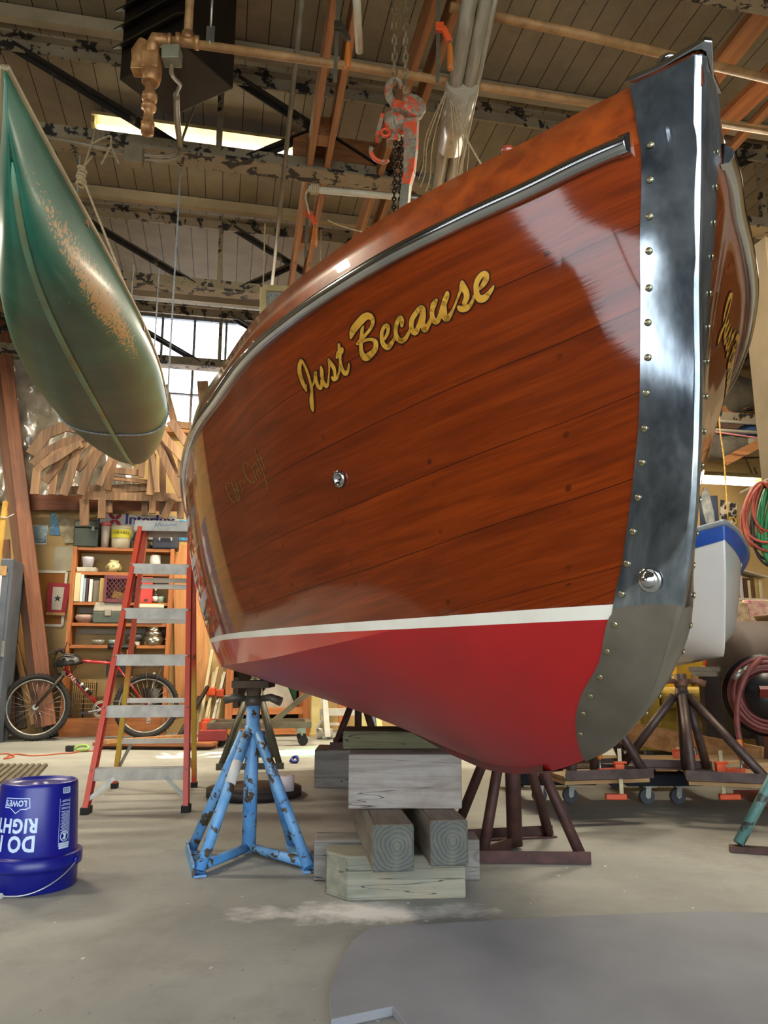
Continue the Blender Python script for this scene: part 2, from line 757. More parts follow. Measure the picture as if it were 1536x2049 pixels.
m_mahog = hull_wood()
m_rail_wood = wood('varnished_mahogany_rail', '#964210', '#6e2a0a', 'Y', 0.3, 1.0, coat=1.0, bmp=0.03)
m_stripe = plain('boot_stripe_white', '#e9e6da', 0.35, c2='#ddd8c8', coat=0.3)
m_redgloss = plain('red_boot_top', '#c0110e', 0.25, c2='#a80d0c', scale=2, coat=0.8)
m_redmatt = plain('red_bottom_paint', '#b3151a', 0.42, c2='#8d1219', scale=2.2, detail=6, lo=.3, hi=.75, bmp=.04)
m_steel = None


def steel():
    mt, nt, b = base_mat('polished_steel')
    vec = coords(nt, (6, 6, 1.2))
    f = noise_tex(nt, vec, 3.0, 6, .6)
    b.inputs['Metallic'].default_value = 1.0
    nt.links.new(ramp(nt, f, [(0.35, '#b9bec2'), (0.7, '#8d9398')]), b.inputs['Base Color'])
    sp = N(nt, 'ShaderNodeTexCoord')
    sx = N(nt, 'ShaderNodeSeparateXYZ')
    nt.links.new(sp.outputs['Object'], sx.inputs[0])
    # the part below the waterline is dull and grey-brown with old paint
    dull = math_(nt, 'LESS_THAN', math_(nt, 'ADD', sx.outputs[2], math_(nt, 'MULTIPLY', f, 0.03)), zl + 0.03)
    f3 = noise_tex(nt, coords(nt, (1, 1, 1)), 9.0, 5)
    c = mixc(nt, dull, ramp(nt, noise_tex(nt, coords(nt, (1.6, 1.6, .8)), 4.5, 5, .65, .5), [(0.34, '#bcc4ca'), (0.5, '#8b949b'), (0.68, '#4a5158')]), ramp(nt, f3, [(0.4, '#5c5548'), (0.72, '#70685b')]))
    nt.links.new(c, b.inputs['Base Color'])
    ro = math_(nt, 'ADD', math_(nt, 'MULTIPLY', f, 0.22), math_(nt, 'MULTIPLY', dull, 0.38))
    nt.links.new(ro, b.inputs['Roughness'])
    nt.links.new(math_(nt, 'SUBTRACT', 0.86, math_(nt, 'MULTIPLY', dull, 0.66)), b.inputs['Metallic'])
    bump(nt, b, noise_tex(nt, coords(nt, (1, 1, 1)), 3.0, 1), 0.10, 0.01)
    return mt


m_steel = steel()
m_chrome = plain('chrome', '#d6d8da', 0.12, 1.0, c2='#b9bcbf')


def split(name, faces, mat, keep_uv=True):
    me = bpy.data.meshes.new(name)
    nb = bmesh.new()
    ul = nb.loops.layers.uv.new('UVMap')
    mp = {}
    for f in faces:
        vs = []
        for v in f.verts:
            if v not in mp:
                mp[v] = nb.verts.new(toL(v.co))
            vs.append(mp[v])
        vs.reverse()
        nf = nb.faces.new(vs)
        nf.smooth = True
        lps = list(f.loops)[::-1]
        for l2, l1 in zip(nf.loops, lps):
            l2[ul].uv = l1[uvl].uv
    nb.to_mesh(me)
    nb.free()
    me.materials.append(mat)
    o = bpy.data.objects.new(name, me)
    COL.objects.link(o)
    o.parent = boat
    return o


topside = split('topside_planking', regs['w'], m_mahog)
split('waterline_stripe', regs['s'], m_stripe)['label'] = 'white painted stripe along the waterline'
split('boot_top', regs['t'], m_redgloss)['label'] = 'glossy red band above the chine'
split('bottom', regs['b'], m_redmatt)['label'] = 'dull red bottom planking'


# --- sheer strake above the rub rail, deck
def toe(s, sgn, inset=0.0):
    h = .098 - .012 * min(1, max(0, s + .3) / 2)
    return (sgn * max(.004, sheer_b(s) - inset - .004), s, sheer_z(s) + h)


ss_ = [S0T + (LOA - S0T) * u for u in us]
for sgn in (-1, 1):
    mb = MB()
    rows = []
    for s in ss_:
        b0 = max(NOSE, sheer_b(s))
        t = toe(s, sgn)
        if s < -.25:
            ds = stem_s(t[2]) - S0T
            t = (t[0], s + ds * math.exp(-(s - S0T) * 26), t[2])
        rows.append([(sgn * b0, s, sheer_z(s) - .003), ((sgn * b0 + t[0]) / 2 + sgn * .002, (s + t[1]) / 2, (sheer_z(s) + t[2]) / 2), t, (t[0] - sgn * min(.02, abs(t[0]) * .8), t[1], t[2] + .004), (t[0] - sgn * min(.02, abs(t[0]) * .8), t[1], t[2] - .05)])
    mb.grid(rows)
    mb.build('sheer_strake', m_rail_wood, boat)
mb = MB()
rows = []
for s in ss_:
    t = toe(s, 1)
    rows.append([(t[0] * k * .98, s, t[2] - .02 + .05 * (1 - k * k)) for k in [-1 + .2 * i for i in range(11)]])
mb.grid(rows)
mb.build('deck', wood('deck_planks', '#8a3d14', '#5c240b', 'Y', .3, coat=.8), boat)
# transom
mb = MB()
poly = [side_pt(1, j / NV) for j in range(NV, -1, -1)] + [bot_pt(1, j / NB) for j in range(NB - 1, -1, -1)]
ring = [(p[1], p[0], p[2]) for p in poly] + [(-p[1], p[0], p[2]) for p in poly[::-1]]
mb.add(ring, [tuple(range(len(ring)))])
mb.build('transom', m_mahog, boat)
# keel
mb = MB()
prev = None
kr = []
for i in range(60):
    s = .35 + (LOA - .35) * i / 59
    z = prof_z(s)
    w = .022
    kr.append([(-w, s, z + .03), (-w, s, z - .006 * min(1, i / 6)), (w, s, z - .006 * min(1, i / 6)), (w, s, z + .03)])
mb.grid(kr, closed=True, smooth=False)
mb.build('keel', plain('keel_paint', '#7d2222', .6, c2='#59382f', scale=5), boat)

# --- rub rails
for sgn in (-1, 1):
    pts, rad = [], []
    for s in [-.262 + (LOA - .05 + .262) * (i / 150) ** 1.7 for i in range(151)]:
        pts.append((sgn * (sheer_b(s) + .004), s, sheer_z(s)))
        rad.append(.0155)
    mb = MB()
    mb.tube(pts, rad, 12)
    # flattened forward end
    a, b = Vector(pts[0]), Vector(pts[6])
    d = (a - b).normalized()
    mb.bar(b + d * .02, a + d * .006, .034, .010, up=(sgn, 0, 0))
    rail = mb.build('rub_rail', m_chrome, boat)
    for s in (-.235, -.12, .06, .30, .62, .95, 1.35):
        p = Vector((sgn * (sheer_b(s) + .0185), s, sheer_z(s)))
        m2 = MB()
        m2.ball((0, 0, 0), .005, 10, sc=(1, 1, .5))
        o = m2.build('screw', m_chrome, rail)
        o.location = p
        o.rotation_euler = Vector((sgn, -.8, 0)).to_track_quat('Z', 'Y').to_euler()

# --- stem band
back_px = [(1287.5, 177), (1284.5, 264), (1286, 364), (1283, 488), (1284, 600), (1283, 756), (1280, 850), (1274, 912), (1264, 1006), (1253, 1084), (1239, 1162), (1227, 1225), (1219, 1240), (1201, 1324), (1165, 1392), (1154, 1438), (1157, 1480), (1169, 1519)]
front_px = [(1402, 116), (1400, 220), (1399, 330), (1396, 460), (1395, 580), (1396, 740), (1395, 840), (1393, 905), (1388, 1010), (1380, 1100), (1366, 1185), (1352, 1250), (1345, 1275), (1314, 1374), (1281, 1428), (1248, 1470), (1215, 1500), (1172, 1520)]


def center(px, py):
    """line of sight cut with the boat's centre plane"""
    d = dirB(ray(px, py))
    c = camB()
    return c + d * (-c.y / d.y)


bk, fr_ = [], []
for i, q in enumerate(back_px):
    if i == 0:
        p = Vector((-.272, -.06, 1.653))
    else:
        p, _ = hit(*q)
        if p is None:
            p = center(*q)
    bk.append((p.x, p.z))
for q in front_px:
    p = center(*q)
    z = p.z
    fr_.append((min(stem_s(z), p.x + .02) if z > .66 else p.x, z))
fr_[0] = (fr_[0][0], max(fr_[0][1], 1.654))
bk = smooth_pts(bk, 4)
fr_ = smooth_pts(fr_, 4)
rows = []
TH_ = .0025
for (sb, zb), (sf, zf) in zip(bk, fr_):
    half = []
    for k in range(21):
        t = 1 - (1 - k / 20) ** 1.6
        s, z = sb + (sf - sb) * t, zb + (zf - zb) * t
        if z > sheer_z(s) - .004:
            o = max(NOSE, sheer_b(s - (stem_s(z) - S0T) * math.exp(-(s - stem_s(z)) * 22)) + .0035)
        else:
            h, n = lateral(s, z, -1)
            o = abs(h.y) if h is not None else NOSE
        o = min(o, .2)
        half.append((s, max(o, NOSE) + TH_, z))
    s, o, z = half[-1]
    half[-1] = (s - .001, NOSE + .002, z)
    nose = (s - .003, 0.0, z) if z > .70 else (s, 0.0, z - .003)
    rows.append([(-o_, s_, z_) for s_, o_, z_ in half] + [(nose[1], nose[0], nose[2])] + [(o_, s_, z_) for s_, o_, z_ in half[::-1]])
mb = MB()
mb.grid(rows)
ncol = len(rows[0]) - 1
for i in range(len(mb.f)):
    if abs((i % ncol) - (ncol - 1) / 2) < 1.1:
        mb.sm[i] = False
cut = mb.build('stem_band', m_steel, boat)
cut['label'] = 'polished steel band wrapping the stem, dull below the waterline'
scr_px = [(1306, 222), (1302, 291), (1301, 361), (1300, 434), (1299, 503), (1299, 577), (1297, 646), (1297, 716), (1294, 787), (1291, 858), (1286, 926), (1278, 996), (1268, 1064), (1256, 1128), (1245, 1189), (1231, 1249), (1216, 1302), (1202, 1353), (1183, 1391), (1168, 1425), (1163, 1466)]
m_screw = plain('screw_bronze', '#b9b08f', .25, .9, c2='#8f886c')
scm = MB()
scm.ball((0, 0, 0), .0054, 12, sc=(1, 1, .32))
scm.bar((-.0045, 0, .0015), (.0045, 0, .0015), .0012, .0006)
first = None
for q in scr_px:
    p, n = hit(*q)
    if p is None and q[1] < 250:
        p = Vector((-.272, -max(.01, sheer_b(-.272)), atY(q[0], q[1], 1.06).z))
        n = Vector((-.6, -.8, 0))
        d = dirB(ray(*q)); c = camB()
        # on the upright continuation of the sheer
        t = min(range(400), key=lambda i: abs((c + d * (.9 + i * .002)).y + max(.01, sheer_b((c + d * (.9 + i * .002)).x))))
        p = c + d * (.9 + t * .002)
    if p is None:
        continue
    for sgn in (-1, 1):
        P = Vector((p.x, p.y if sgn < 0 else -p.y, p.z)) + Vector((n.x, n.y if sgn < 0 else -n.y, n.z)) * .0038
        nn = Vector((n.y if sgn < 0 else -n.y, n.x, n.z))
        if first is None:
            first = scm.build('screw', m_screw, cut)
            o = first
        else:
            o = copy_part(first, cut)
        o.location = toL(P)
        o.rotation_euler = nn.to_track_quat('Z', 'Y').to_euler()
# cap plate and lifting ring
mb = MB()
cap = [(-.36, .006), (-.30, .044), (-.268, .076)]
ztp = 1.658
P = [(-o, s, ztp) for s, o in cap[::-1]] + [(o, s, ztp) for s, o in cap]
n = len(P)
mb.add([(x * 1.05, y - .004, z) for x, y, z in P] + [(x * 1.05, y - .004, z + .009) for x, y, z in P], [tuple(range(n))[::-1], tuple(range(n, 2 * n))] + [(i, (i + 1) % n, n + (i + 1) % n, n + i) for i in range(n)])
mb.build('stem_cap', m_chrome, boat, bevel=.002)
mb = MB()
mb.torus((-.01, -.285, ztp + .024), .020, .0055, Matrix.Rotation(PI / 2, 3, 'X') @ Matrix.Identity(3), 24, 8)
mb.lathe([(.016, 0), (.016, .008), (.008, .012)], 14, Matrix.Translation((-.01, -.285, ztp + .008)))
mb.build('bow_ring', m_chrome, boat)
# towing eye through the stem band
p, n = hit(1302, 1160)
mb = MB()
Mx = T4(toL(p + n * .004), frame_to((n.y, n.x, n.z)))
mb.lathe([(.019, 0), (.019, .002), (.015, .003), (.012, .003), (.0115, .007), (.007, .013), (.0001, .015)], 20, Mx)
mb.build('stem_bolt', m_chrome, boat)
# bilge drain
p, n = hit(681, 958)
mb = MB()
Mx = T4(toL(p + n * .001), frame_to((n.y, n.x, n.z)))
mb.lathe([(.020, 0), (.0195, .006), (.016, .009), (.0115, .007), (.0105, .0015), (.0001, .001)], 24, Mx)
mb.build('drain_fitting', m_chrome, boat)
# varnished bitt on the foredeck
mb = MB()
pk = W2B(atY(1016, 313, 1.235))
zb_ = toe(pk.x, -1)[2]
Mx = Matrix.Translation((pk.y, pk.x, pk.z - .04))
mb.lathe([(.007, -.03), (.007, .036), (.0055, .040), (.010, .043), (.0125, .047), (.0125, .053), (.010, .057), (.0001, .058)], 20, Mx)
mb.build('deck_bitt', plain('bitt_varnish', '#8c3a22', .3, coat=.7), boat)


# --- lettering, brushed strokes laid on the hull
def ribbon(mb, px_pts, lift, mapper, grow=0.0, mat=0, k=5):
    """px_pts: (x, y, width) in picture points"""
    P = smooth_pts(px_pts, k)
    c = [np.array(p[:2]) for p in P]
    w = [max(.3, p[2] / 2 + grow) for p in P]
    L, R = [], []
    for i in range(len(c)):
        d = c[min(i + 1, len(c) - 1)] - c[max(i - 1, 0)]
        d = d / (np.linalg.norm(d) + 1e-9)
        nrm = np.array((-d[1], d[0]))
        L.append(c[i] + nrm * w[i])
        R.append(c[i] - nrm * w[i])
    for i in range(len(c) - 1):
        q = [mapper(*p, lift) for p in (L[i], R[i], R[i + 1], L[i + 1])]
        if all(x is not None for x in q):
            mb.add(q, [(0, 1, 2, 3)], False, mat)
    # round ends and joints
    for i in range(0, len(c), 2):
        q = [mapper(c[i][0] + w[i] * math.cos(a * PI / 5), c[i][1] + w[i] * math.sin(a * PI / 5), lift) for a in range(10)]
        if all(x is not None for x in q):
            mb.add(q, [tuple(range(10))], False, mat)


def conv(st, ox, oy, k):
    return [[(ox + x * k, oy + y * k, w * k) for x, y, w in s] for s in st]


K1, K2, K3, K4 = 130 / 1536, 140 / 1536, 200 / 1536, 120 / 1536
strokes = conv([
    [(250, 745, 60), (208, 752, 85), (178, 880, 92), (185, 1000, 95), (222, 1150, 92), (275, 1290, 85), (330, 1400, 62), (338, 1450, 30)],
    [(325, 1390, 50), (345, 1280, 12)],
    [(215, 725, 70), (265, 780, 60), (320, 880, 58), (370, 1010, 58), (410, 1140, 55), (445, 1270, 58), (470, 1400, 66), (470, 1500, 70), (465, 1650, 95), (475, 1780, 95), (488, 1870, 70), (497, 1930, 26)],
    [(475, 1340, 45), (520, 1250, 42), (548, 1150, 62), (560, 1020, 76)],
    [(560, 1010, 74), (560, 1100, 80), (578, 1220, 75), (622, 1330, 78), (680, 1385, 68), (708, 1280, 72), (712, 1190, 70)],
    [(688, 870, 46), (706, 960, 76), (710, 1080, 82), (735, 1190, 66), (770, 1280, 80), (818, 1335, 80), (855, 1260, 56), (872, 1100, 36), (882, 950, 36), (884, 800, 50), (866, 700, 50)],
    [(866, 690, 50), (918, 790, 90), (985, 890, 90), (1015, 990, 66), (1018, 1090, 62)],
    [(955, 1125, 60), (1000, 1165, 100), (1060, 1130, 82), (1100, 1050, 50), (1130, 930, 44), (1145, 800, 60), (1142, 680, 60)],
    [(1112, 342, 56), (1120, 430, 74), (1138, 560, 74), (1143, 700, 62), (1160, 820, 60), (1200, 950, 85), (1265, 1035, 104), (1318, 970, 72), (1346, 860, 50), (1346, 775, 18)],
    [(1062, 660, 50), (1100, 565, 110), (1160, 500, 130), (1196, 430, 46)],
], 585, 660, K1) + conv([
    [(145, 725, 50), (170, 620, 120), (225, 510, 155), (330, 385, 165), (440, 270, 165), (530, 245, 155), (598, 290, 115), (626, 370, 82), (600, 470, 75), (540, 570, 68), (470, 650, 68), (400, 740, 62)],
    [(422, 470, 32), (392, 540, 72), (380, 650, 80), (366, 780, 86), (365, 900, 82), (372, 1000, 88), (402, 1100, 115), (470, 1155, 160), (560, 1100, 145), (660, 1000, 112), (692, 900, 106), (678, 800, 96), (600, 757, 70), (500, 765, 65), (400, 805, 60)],
    [(288, 848, 78), (345, 795, 84), (410, 760, 60)],
    [(878, 752, 56), (932, 660, 70), (962, 560, 72), (948, 455, 88), (882, 475, 78), (826, 590, 76), (820, 720, 86), (850, 850, 98), (920, 925, 116), (975, 922, 112), (1042, 835, 82), (1096, 740, 62), (1130, 650, 62)],
    [(1262, 465, 60), (1266, 375, 92), (1240, 275, 84), (1182, 335, 90), (1132, 480, 86), (1128, 620, 86), (1170, 735, 104), (1240, 785, 120), (1310, 765, 104), (1372, 690, 82), (1428, 580, 62), (1470, 480, 62)],
], 690, 610, K2) + conv([
    [(366, 690, 44), (328, 690, 60), (270, 760, 72), (202, 860, 76), (182, 960, 72), (196, 1040, 78), (240, 1080, 84), (280, 1020, 72), (322, 900, 62), (352, 770, 60)],
    [(372, 720, 62), (366, 820, 82), (358, 920, 78), (372, 1000, 88), (396, 1042, 76), (432, 980, 70), (478, 895, 58), (512, 810, 52)],
    [(568, 582, 46), (532, 640, 84), (506, 720, 74), (502, 800, 68), (522, 880, 82), (566, 915, 84), (612, 855, 76), (650, 760, 84), (690, 620, 84), (728, 510, 80), (735, 470, 58)],
    [(680, 640, 80), (684, 740, 92), (692, 820, 92), (726, 868, 92), (780, 805, 62), (822, 730, 40), (862, 635, 32), (902, 530, 36), (940, 430, 46), (952, 340, 56)],
    [(964, 306, 58), (985, 385, 104), (1025, 460, 94), (1032, 540, 84), (1002, 620, 74), (1000, 660, 60)],
    [(915, 692, 62), (952, 718, 96), (1020, 706, 98), (1080, 665, 64), (1122, 595, 46), (1156, 510, 46)],
    [(1212, 420, 36), (1270, 368, 62), (1328, 270, 84), (1340, 190, 70), (1298, 172, 78), (1230, 230, 82), (1182, 330, 78), (1180, 430, 82), (1198, 510, 96), (1242, 562, 118), (1310, 546, 104), (1372, 478, 74), (1430, 400, 46), (1450, 352, 14)],
], 800, 525, K3)


cache = {}


def map_star(x, y, lift):
    p, n = hit(x, y)
    if p is None:
        return None
    return toL(p + n * lift)


all_s = [hit(*q)[0].x for q in ((597, 740), (990, 560))]
mid2 = sum(all_s)


def map_port(x, y, lift):
    p, n = hit(x, y)
    if p is None:
        return None
    h, n2 = lateral(mid2 - p.x, p.z, 1)
    if h is None:
        return None
    return toL(h + n2 * lift)


m_gold = plain('gold_leaf', '#d8a63c', .35, .15, c2='#b9822a', scale=30, lo=.3, hi=.75, coat=.4)
m_dark = plain('lettering_outline', '#2a0608', .4, coat=.4)
for mp_, nm in ((map_star, 'name_lettering'), (map_port, 'name_lettering')):
    mb = MB()
    for st in strokes:
        ribbon(mb, st, .0011, mp_, grow=2.5, mat=1)
    for st in strokes:
        ribbon(mb, st, .0019, mp_, mat=0)
    o = mb.build(nm, [m_gold, m_dark], boat)
    o['label'] = 'gold script name lettering with dark outline'
# fine-lined maker script further aft
thin = conv([
    [(740, 640, 26), (650, 572, 26), (600, 600, 26), (605, 680, 26), (645, 850, 30), (720, 1000, 30), (820, 1090, 28), (878, 1105, 26), (890, 1040, 22)],
    [(820, 680, 22), (860, 780, 24), (900, 900, 24), (950, 1020, 22)], [(835, 700, 22), (890, 640, 22), (930, 590, 24)],
    [(1000, 780, 22), (960, 790, 24), (965, 880, 24), (1020, 960, 24)], [(930, 590, 24), (1000, 740, 24), (1050, 860, 24), (1085, 915, 22)],
    [(905, 225, 22), (930, 340, 24), (990, 500, 26), (1060, 690, 26), (1140, 900, 26), (1190, 1060, 26), (1215, 1180, 24), (1215, 1245, 22), (1180, 1255, 20)],
    [(1020, 370, 22), (1075, 500, 26), (1120, 620, 26), (1160, 720, 24), (1195, 795, 22)], [(970, 520, 20), (1100, 450, 20)],
    [(240, 1130, 24), (190, 1100, 24), (160, 1150, 24), (185, 1270, 26), (250, 1430, 26), (320, 1550, 26), (370, 1600, 24), (410, 1560, 22)],
    [(300, 1080, 22), (370, 1260, 24), (440, 1440, 24), (490, 1600, 22)], [(390, 1290, 22), (440, 1270, 22), (500, 1400, 24), (520, 1560, 20)],
    [(400, 1110, 22), (450, 1230, 24), (490, 1340, 22)], [(385, 1050, 24), (398, 1070, 24)],
    [(590, 1075, 22), (545, 1050, 24), (520, 1100, 24), (550, 1180, 24), (590, 1260, 24), (585, 1330, 24), (545, 1335, 22)],
    [(440, 1110, 22), (470, 1200, 24), (515, 1330, 22)], [(450, 1130, 22), (480, 1080, 22)], [(625, 1100, 26), (660, 1040, 26)],
], 440, 880, K4)
mb = MB()
for st in thin:
    ribbon(mb, [(x, y, w_ * .65) for x, y, w_ in st], .0012, map_star, k=3)
mb.build('maker_lettering', plain('old_gilding', '#7a6a2c', .4, c2='#5f501f', coat=.5), boat)
# ================================================================== ROOM SHELL  (room axes: x right, y away, z up)
XL, XR_, YF, YB, ZC = -4.6, 8.6, -3.2, 9.75, 5.36


def rbox(mb, x0, x1, y0, y1, z0, z1, mat=None):
    vs = [RM(x, y, z) for z in (z0, z1) for x, y in ((x0, y0), (x1, y0), (x1, y1), (x0, y1))]
    mb.add(vs, [(3, 2, 1, 0), (4, 5, 6, 7), (0, 1, 5, 4), (1, 2, 6, 5), (2, 3, 7, 6), (3, 0, 4, 7)], mat=mat)


def concrete():
    mt, nt, b = base_mat('worn_concrete')
    vec = coords(nt)
    f = noise_tex(nt, vec, .9, 8, .6, .4)
    c = ramp(nt, f, [(.28, '#6c6e6a'), (.5, '#8c8d86'), (.72, '#a5a49b')])
    f2 = noise_tex(nt, vec, 5.0, 6, .7)
    c = mixc(nt, ramp(nt, f2, [(.5, (0, 0, 0, 1)), (.75, (.5, .5, .5, 1))]), c, '#6a665c')
    f3 = noise_tex(nt, vec, 42.0, 3, .6)
    c = mixc(nt, ramp(nt, f3, [(.70, (0, 0, 0, 1)), (.74, (.8, .8, .8, 1))]), c, '#3a3832')      # dark crumbs
    f4 = noise_tex(nt, coords(nt, (1, 1, 1), rot=(0, 0, 1.1)), 27.0, 2, .5)
    c = mixc(nt, ramp(nt, f4, [(.735, (0, 0, 0, 1)), (.76, (.9, .9, .9, 1))]), c, '#d3cfc4')      # paint drips
    geo = N(nt, 'ShaderNodeNewGeometry')

    def spot(pt, rx, ry, edge, col, amount, c):
        mp = N(nt, 'ShaderNodeMapping')
        mp.vector_type = 'TEXTURE'
        mp.inputs['Location'].default_value = (pt[0], pt[1], 0)
        mp.inputs['Rotation'].default_value = (0, 0, edge)
        mp.inputs['Scale'].default_value = (rx, ry, 1)
        nt.links.new(geo.outputs['Position'], mp.inputs['Vector'])
        ln = N(nt, 'ShaderNodeVectorMath', operation='LENGTH')
        nt.links.new(mp.outputs[0], ln.inputs[0])
        v = math_(nt, 'ADD', ln.outputs['Value'], math_(nt, 'MULTIPLY', math_(nt, 'SUBTRACT', f2, .5), 2.4))
        return mixc(nt, ramp(nt, v, [(.35, (amount,) * 3 + (1,)), (1.0, (0, 0, 0, 1))]), c, col)
    p = atZ(720, 1826)
    c = spot(p, .44, .12, .02, '#d9d6d0', .95, c)           # dried white spill before the timbers
    p = atZ(640, 1505)
    c = spot(p, .45, .5, 0, '#79c0a2', .75, c)            # green spill far back
    p = atZ(1500, 1640)
    c = spot(p, 1.2, .9, 0, '#6d6455', .5, c)
    nt.links.new(c, b.inputs['Base Color'])
    nt.links.new(ramp(nt, f, [(.3, (.62,) * 3 + (1,)), (.7, (.8,) * 3 + (1,))]), b.inputs['Roughness'])
    bump(nt, b, f2, .12, .006)
    return mt


mb = MB()
rbox(mb, XL - 6, XR_ + 6, YF - 14, YB + .2, -.2, 0)
struct(mb.build('floor', concrete(), loc=(0, 0, 0), world=True))


def boards(name, c1, c2, gap, axis, w, rough=.75, dirt='#3a3226'):
    """painted tongue-and-groove boards; axis is the room axis across the boards"""
    mt, nt, b = base_mat(name)
    vec = coords(nt)
    sp = N(nt, 'ShaderNodeSeparateXYZ')
    nt.links.new(vec, sp.inputs[0])
    a = math_(nt, 'DIVIDE', sp.outputs[axis], w)
    fr = math_(nt, 'FRACT', a)
    gapm = math_(nt, 'LESS_THAN', fr, .045)
    wn = N(nt, 'ShaderNodeTexWhiteNoise', noise_dimensions='1D')
    nt.links.new(math_(nt, 'FLOOR', a), wn.inputs['W'])
    f = noise_tex(nt, vec, 3.0, 6, .65, .4)
    c = ramp(nt, f, [(.3, c2), (.65, c1)])
    c = mixc(nt, math_(nt, 'MULTIPLY', wn.outputs['Value'], .3), c, c2)
    f5 = noise_tex(nt, vec, 7.0, 4, .6, 1.0)
    c = mixc(nt, ramp(nt, f5, [(.68, (0, 0, 0, 1)), (.76, (.6, .6, .6, 1))]), c, dirt)
    c = mixc(nt, gapm, c, gap)
    nt.links.new(c, b.inputs['Base Color'])
    b.inputs['Roughness'].default_value = rough
    bump(nt, b, gapm, .5, -.01)
    return mt


m_ceil = boards('painted_roof_boards', '#7d715c', '#675c49', '#16120c', 0, .165)
mb = MB()
vs = [(XL, YF), (XR_, YF), (XR_, YB), (XL, YB)]
mb.box(((XL + XR_) / 2, (YF + YB) / 2, ZC + .06), (XR_ - XL, YB - YF + .4, .12))
o = mb.build('ceiling', m_ceil, loc=(0, 0, 0), rz=AL)
struct(o)

m_wall = plain('tan_wall_board', '#b69a68', .75, c2='#a1854f', scale=1.6, detail=7, lo=.3, hi=.72, bmp=.04)
m_wall_lo = m_wall
# back wall: solid below, a high window band to the left of the middle
WX0, WX1, WZ0, WZ1 = -1.35, .75, 3.72, 5.3
mb = MB()
for x0, x1, z0, z1 in ((XL, XR_, 0, WZ0), (XL, WX0, WZ0, ZC), (WX1, XR_, WZ0, ZC), (WX0, WX1, WZ1, ZC)):
    mb.box(((x0 + x1) / 2, YB + .08, (z0 + z1) / 2), (x1 - x0, .16, z1 - z0))
struct(mb.build('wall_back', m_wall, loc=(0, 0, 0), rz=AL))
LY0, LY1, LZ0, LZ1, LZ2, LZ3 = -1.7, .9, 2.0, 2.5, 3.22, 3.5       # window in the left-hand wall beside the camera
mb = MB()
for y0, y1, z0, z1 in ((YF - .15, LY0, 0, ZC), (LY1, YB + .15, 0, ZC), (LY0, LY1, 0, LZ0), (LY0, LY1, LZ1, LZ2), (LY0, LY1, LZ3, ZC)):
    mb.box((XL - .08, (y0 + y1) / 2, (z0 + z1) / 2), (.16, y1 - y0, z1 - z0))
struct(mb.build('wall_left', plain('dark_cluttered_wall', '#4a4135', .85, c2='#332c23', scale=1.2), loc=(0, 0, 0), rz=AL))
mb = MB()
mb.box((XR_ + .08, (YF + YB) / 2, ZC / 2), (.16, YB - YF + .3, ZC))
struct(mb.build('wall_right', plain('dark_tan_wall', '#8a7652', .8, c2='#6e5c3c', scale=1.2), loc=(0, 0, 0), rz=AL))
# front wall behind the camera with the wide open door
DX0, DX1, DZ = -3.9, 4.2, 3.7
mb = MB()
for x0, x1, z0, z1 in ((XL, DX0, 0, ZC), (DX1, XR_, 0, ZC), (DX0, DX1, DZ, ZC)):
    mb.box(((x0 + x1) / 2, YF - .08, (z0 + z1) / 2), (x1 - x0, .16, z1 - z0))
struct(mb.build('wall_front', plain('brick_brown_wall', '#4f4134', .85, c2='#3c3026', scale=2), loc=(0, 0, 0), rz=AL))

# window: sash bars and panes
m_bar = peel('window_bar_paint', '#6f7378', '#3a3027', .6, 20)
m_pane, nt, b = base_mat('window_glass')
out = nt.nodes['Material Output']
tr = N(nt, 'ShaderNodeBsdfTransparent')
gl = N(nt, 'ShaderNodeBsdfGlossy')
gl.inputs['Roughness'].default_value = .05
mx = N(nt, 'ShaderNodeMixShader')
mx.inputs[0].default_value = .08
nt.links.new(tr.outputs[0], mx.inputs[1])
nt.links.new(gl.outputs[0], mx.inputs[2])
nt.links.new(mx.outputs[0], out.inputs['Surface'])
mb = MB()
for x in np.linspace(WX0 + .03, WX1 - .03, 6):
    mb.box((x, YB + .05, (WZ0 + WZ1) / 2), (.03, .06, WZ1 - WZ0))
for z in (WZ0 + .03, 4.22, 4.62, WZ1 - .03):
    mb.box(((WX0 + WX1) / 2, YB + .05, z), (WX1 - WX0, .06, .04 if z not in (4.62, 4.22) else .02))
win = struct(mb.build('window_1', m_bar, loc=(0, 0, 0), rz=AL))
mb = MB()
mb.box(((WX0 + WX1) / 2, YB + .06, (WZ0 + WZ1) / 2), (WX1 - WX0, .006, WZ1 - WZ0))
mb.build('pane', m_pane, win)
mb = MB()
mb.box(((WX0 + WX1) / 2, YB - .05, WZ0 - .04), (WX1 - WX0 + .2, .26, .07))
mb.build('window_sill', wood('sill_wood', '#b97f42', '#8c5a2a', 'X'), win)

mb = MB()
for wi, (za, zb) in enumerate(((LZ0, LZ1), (LZ2, LZ3))):
    mb = MB()
    for y in np.linspace(LY0 + .02, LY1 - .02, 3):
        mb.box((XL - .05, y, (za + zb) / 2), (.06, .04, zb - za))
    for z in (za + .02, zb - .02):
        mb.box((XL - .05, (LY0 + LY1) / 2, z), (.06, LY1 - LY0, .04))
    win2 = struct(mb.build('window_%d' % (wi + 2), m_bar, loc=(0, 0, 0), rz=AL))
    mb = MB()
    mb.box((XL - .06, (LY0 + LY1) / 2, (za + zb) / 2), (.006, LY1 - LY0, zb - za))
    mb.build('pane', m_pane, win2)

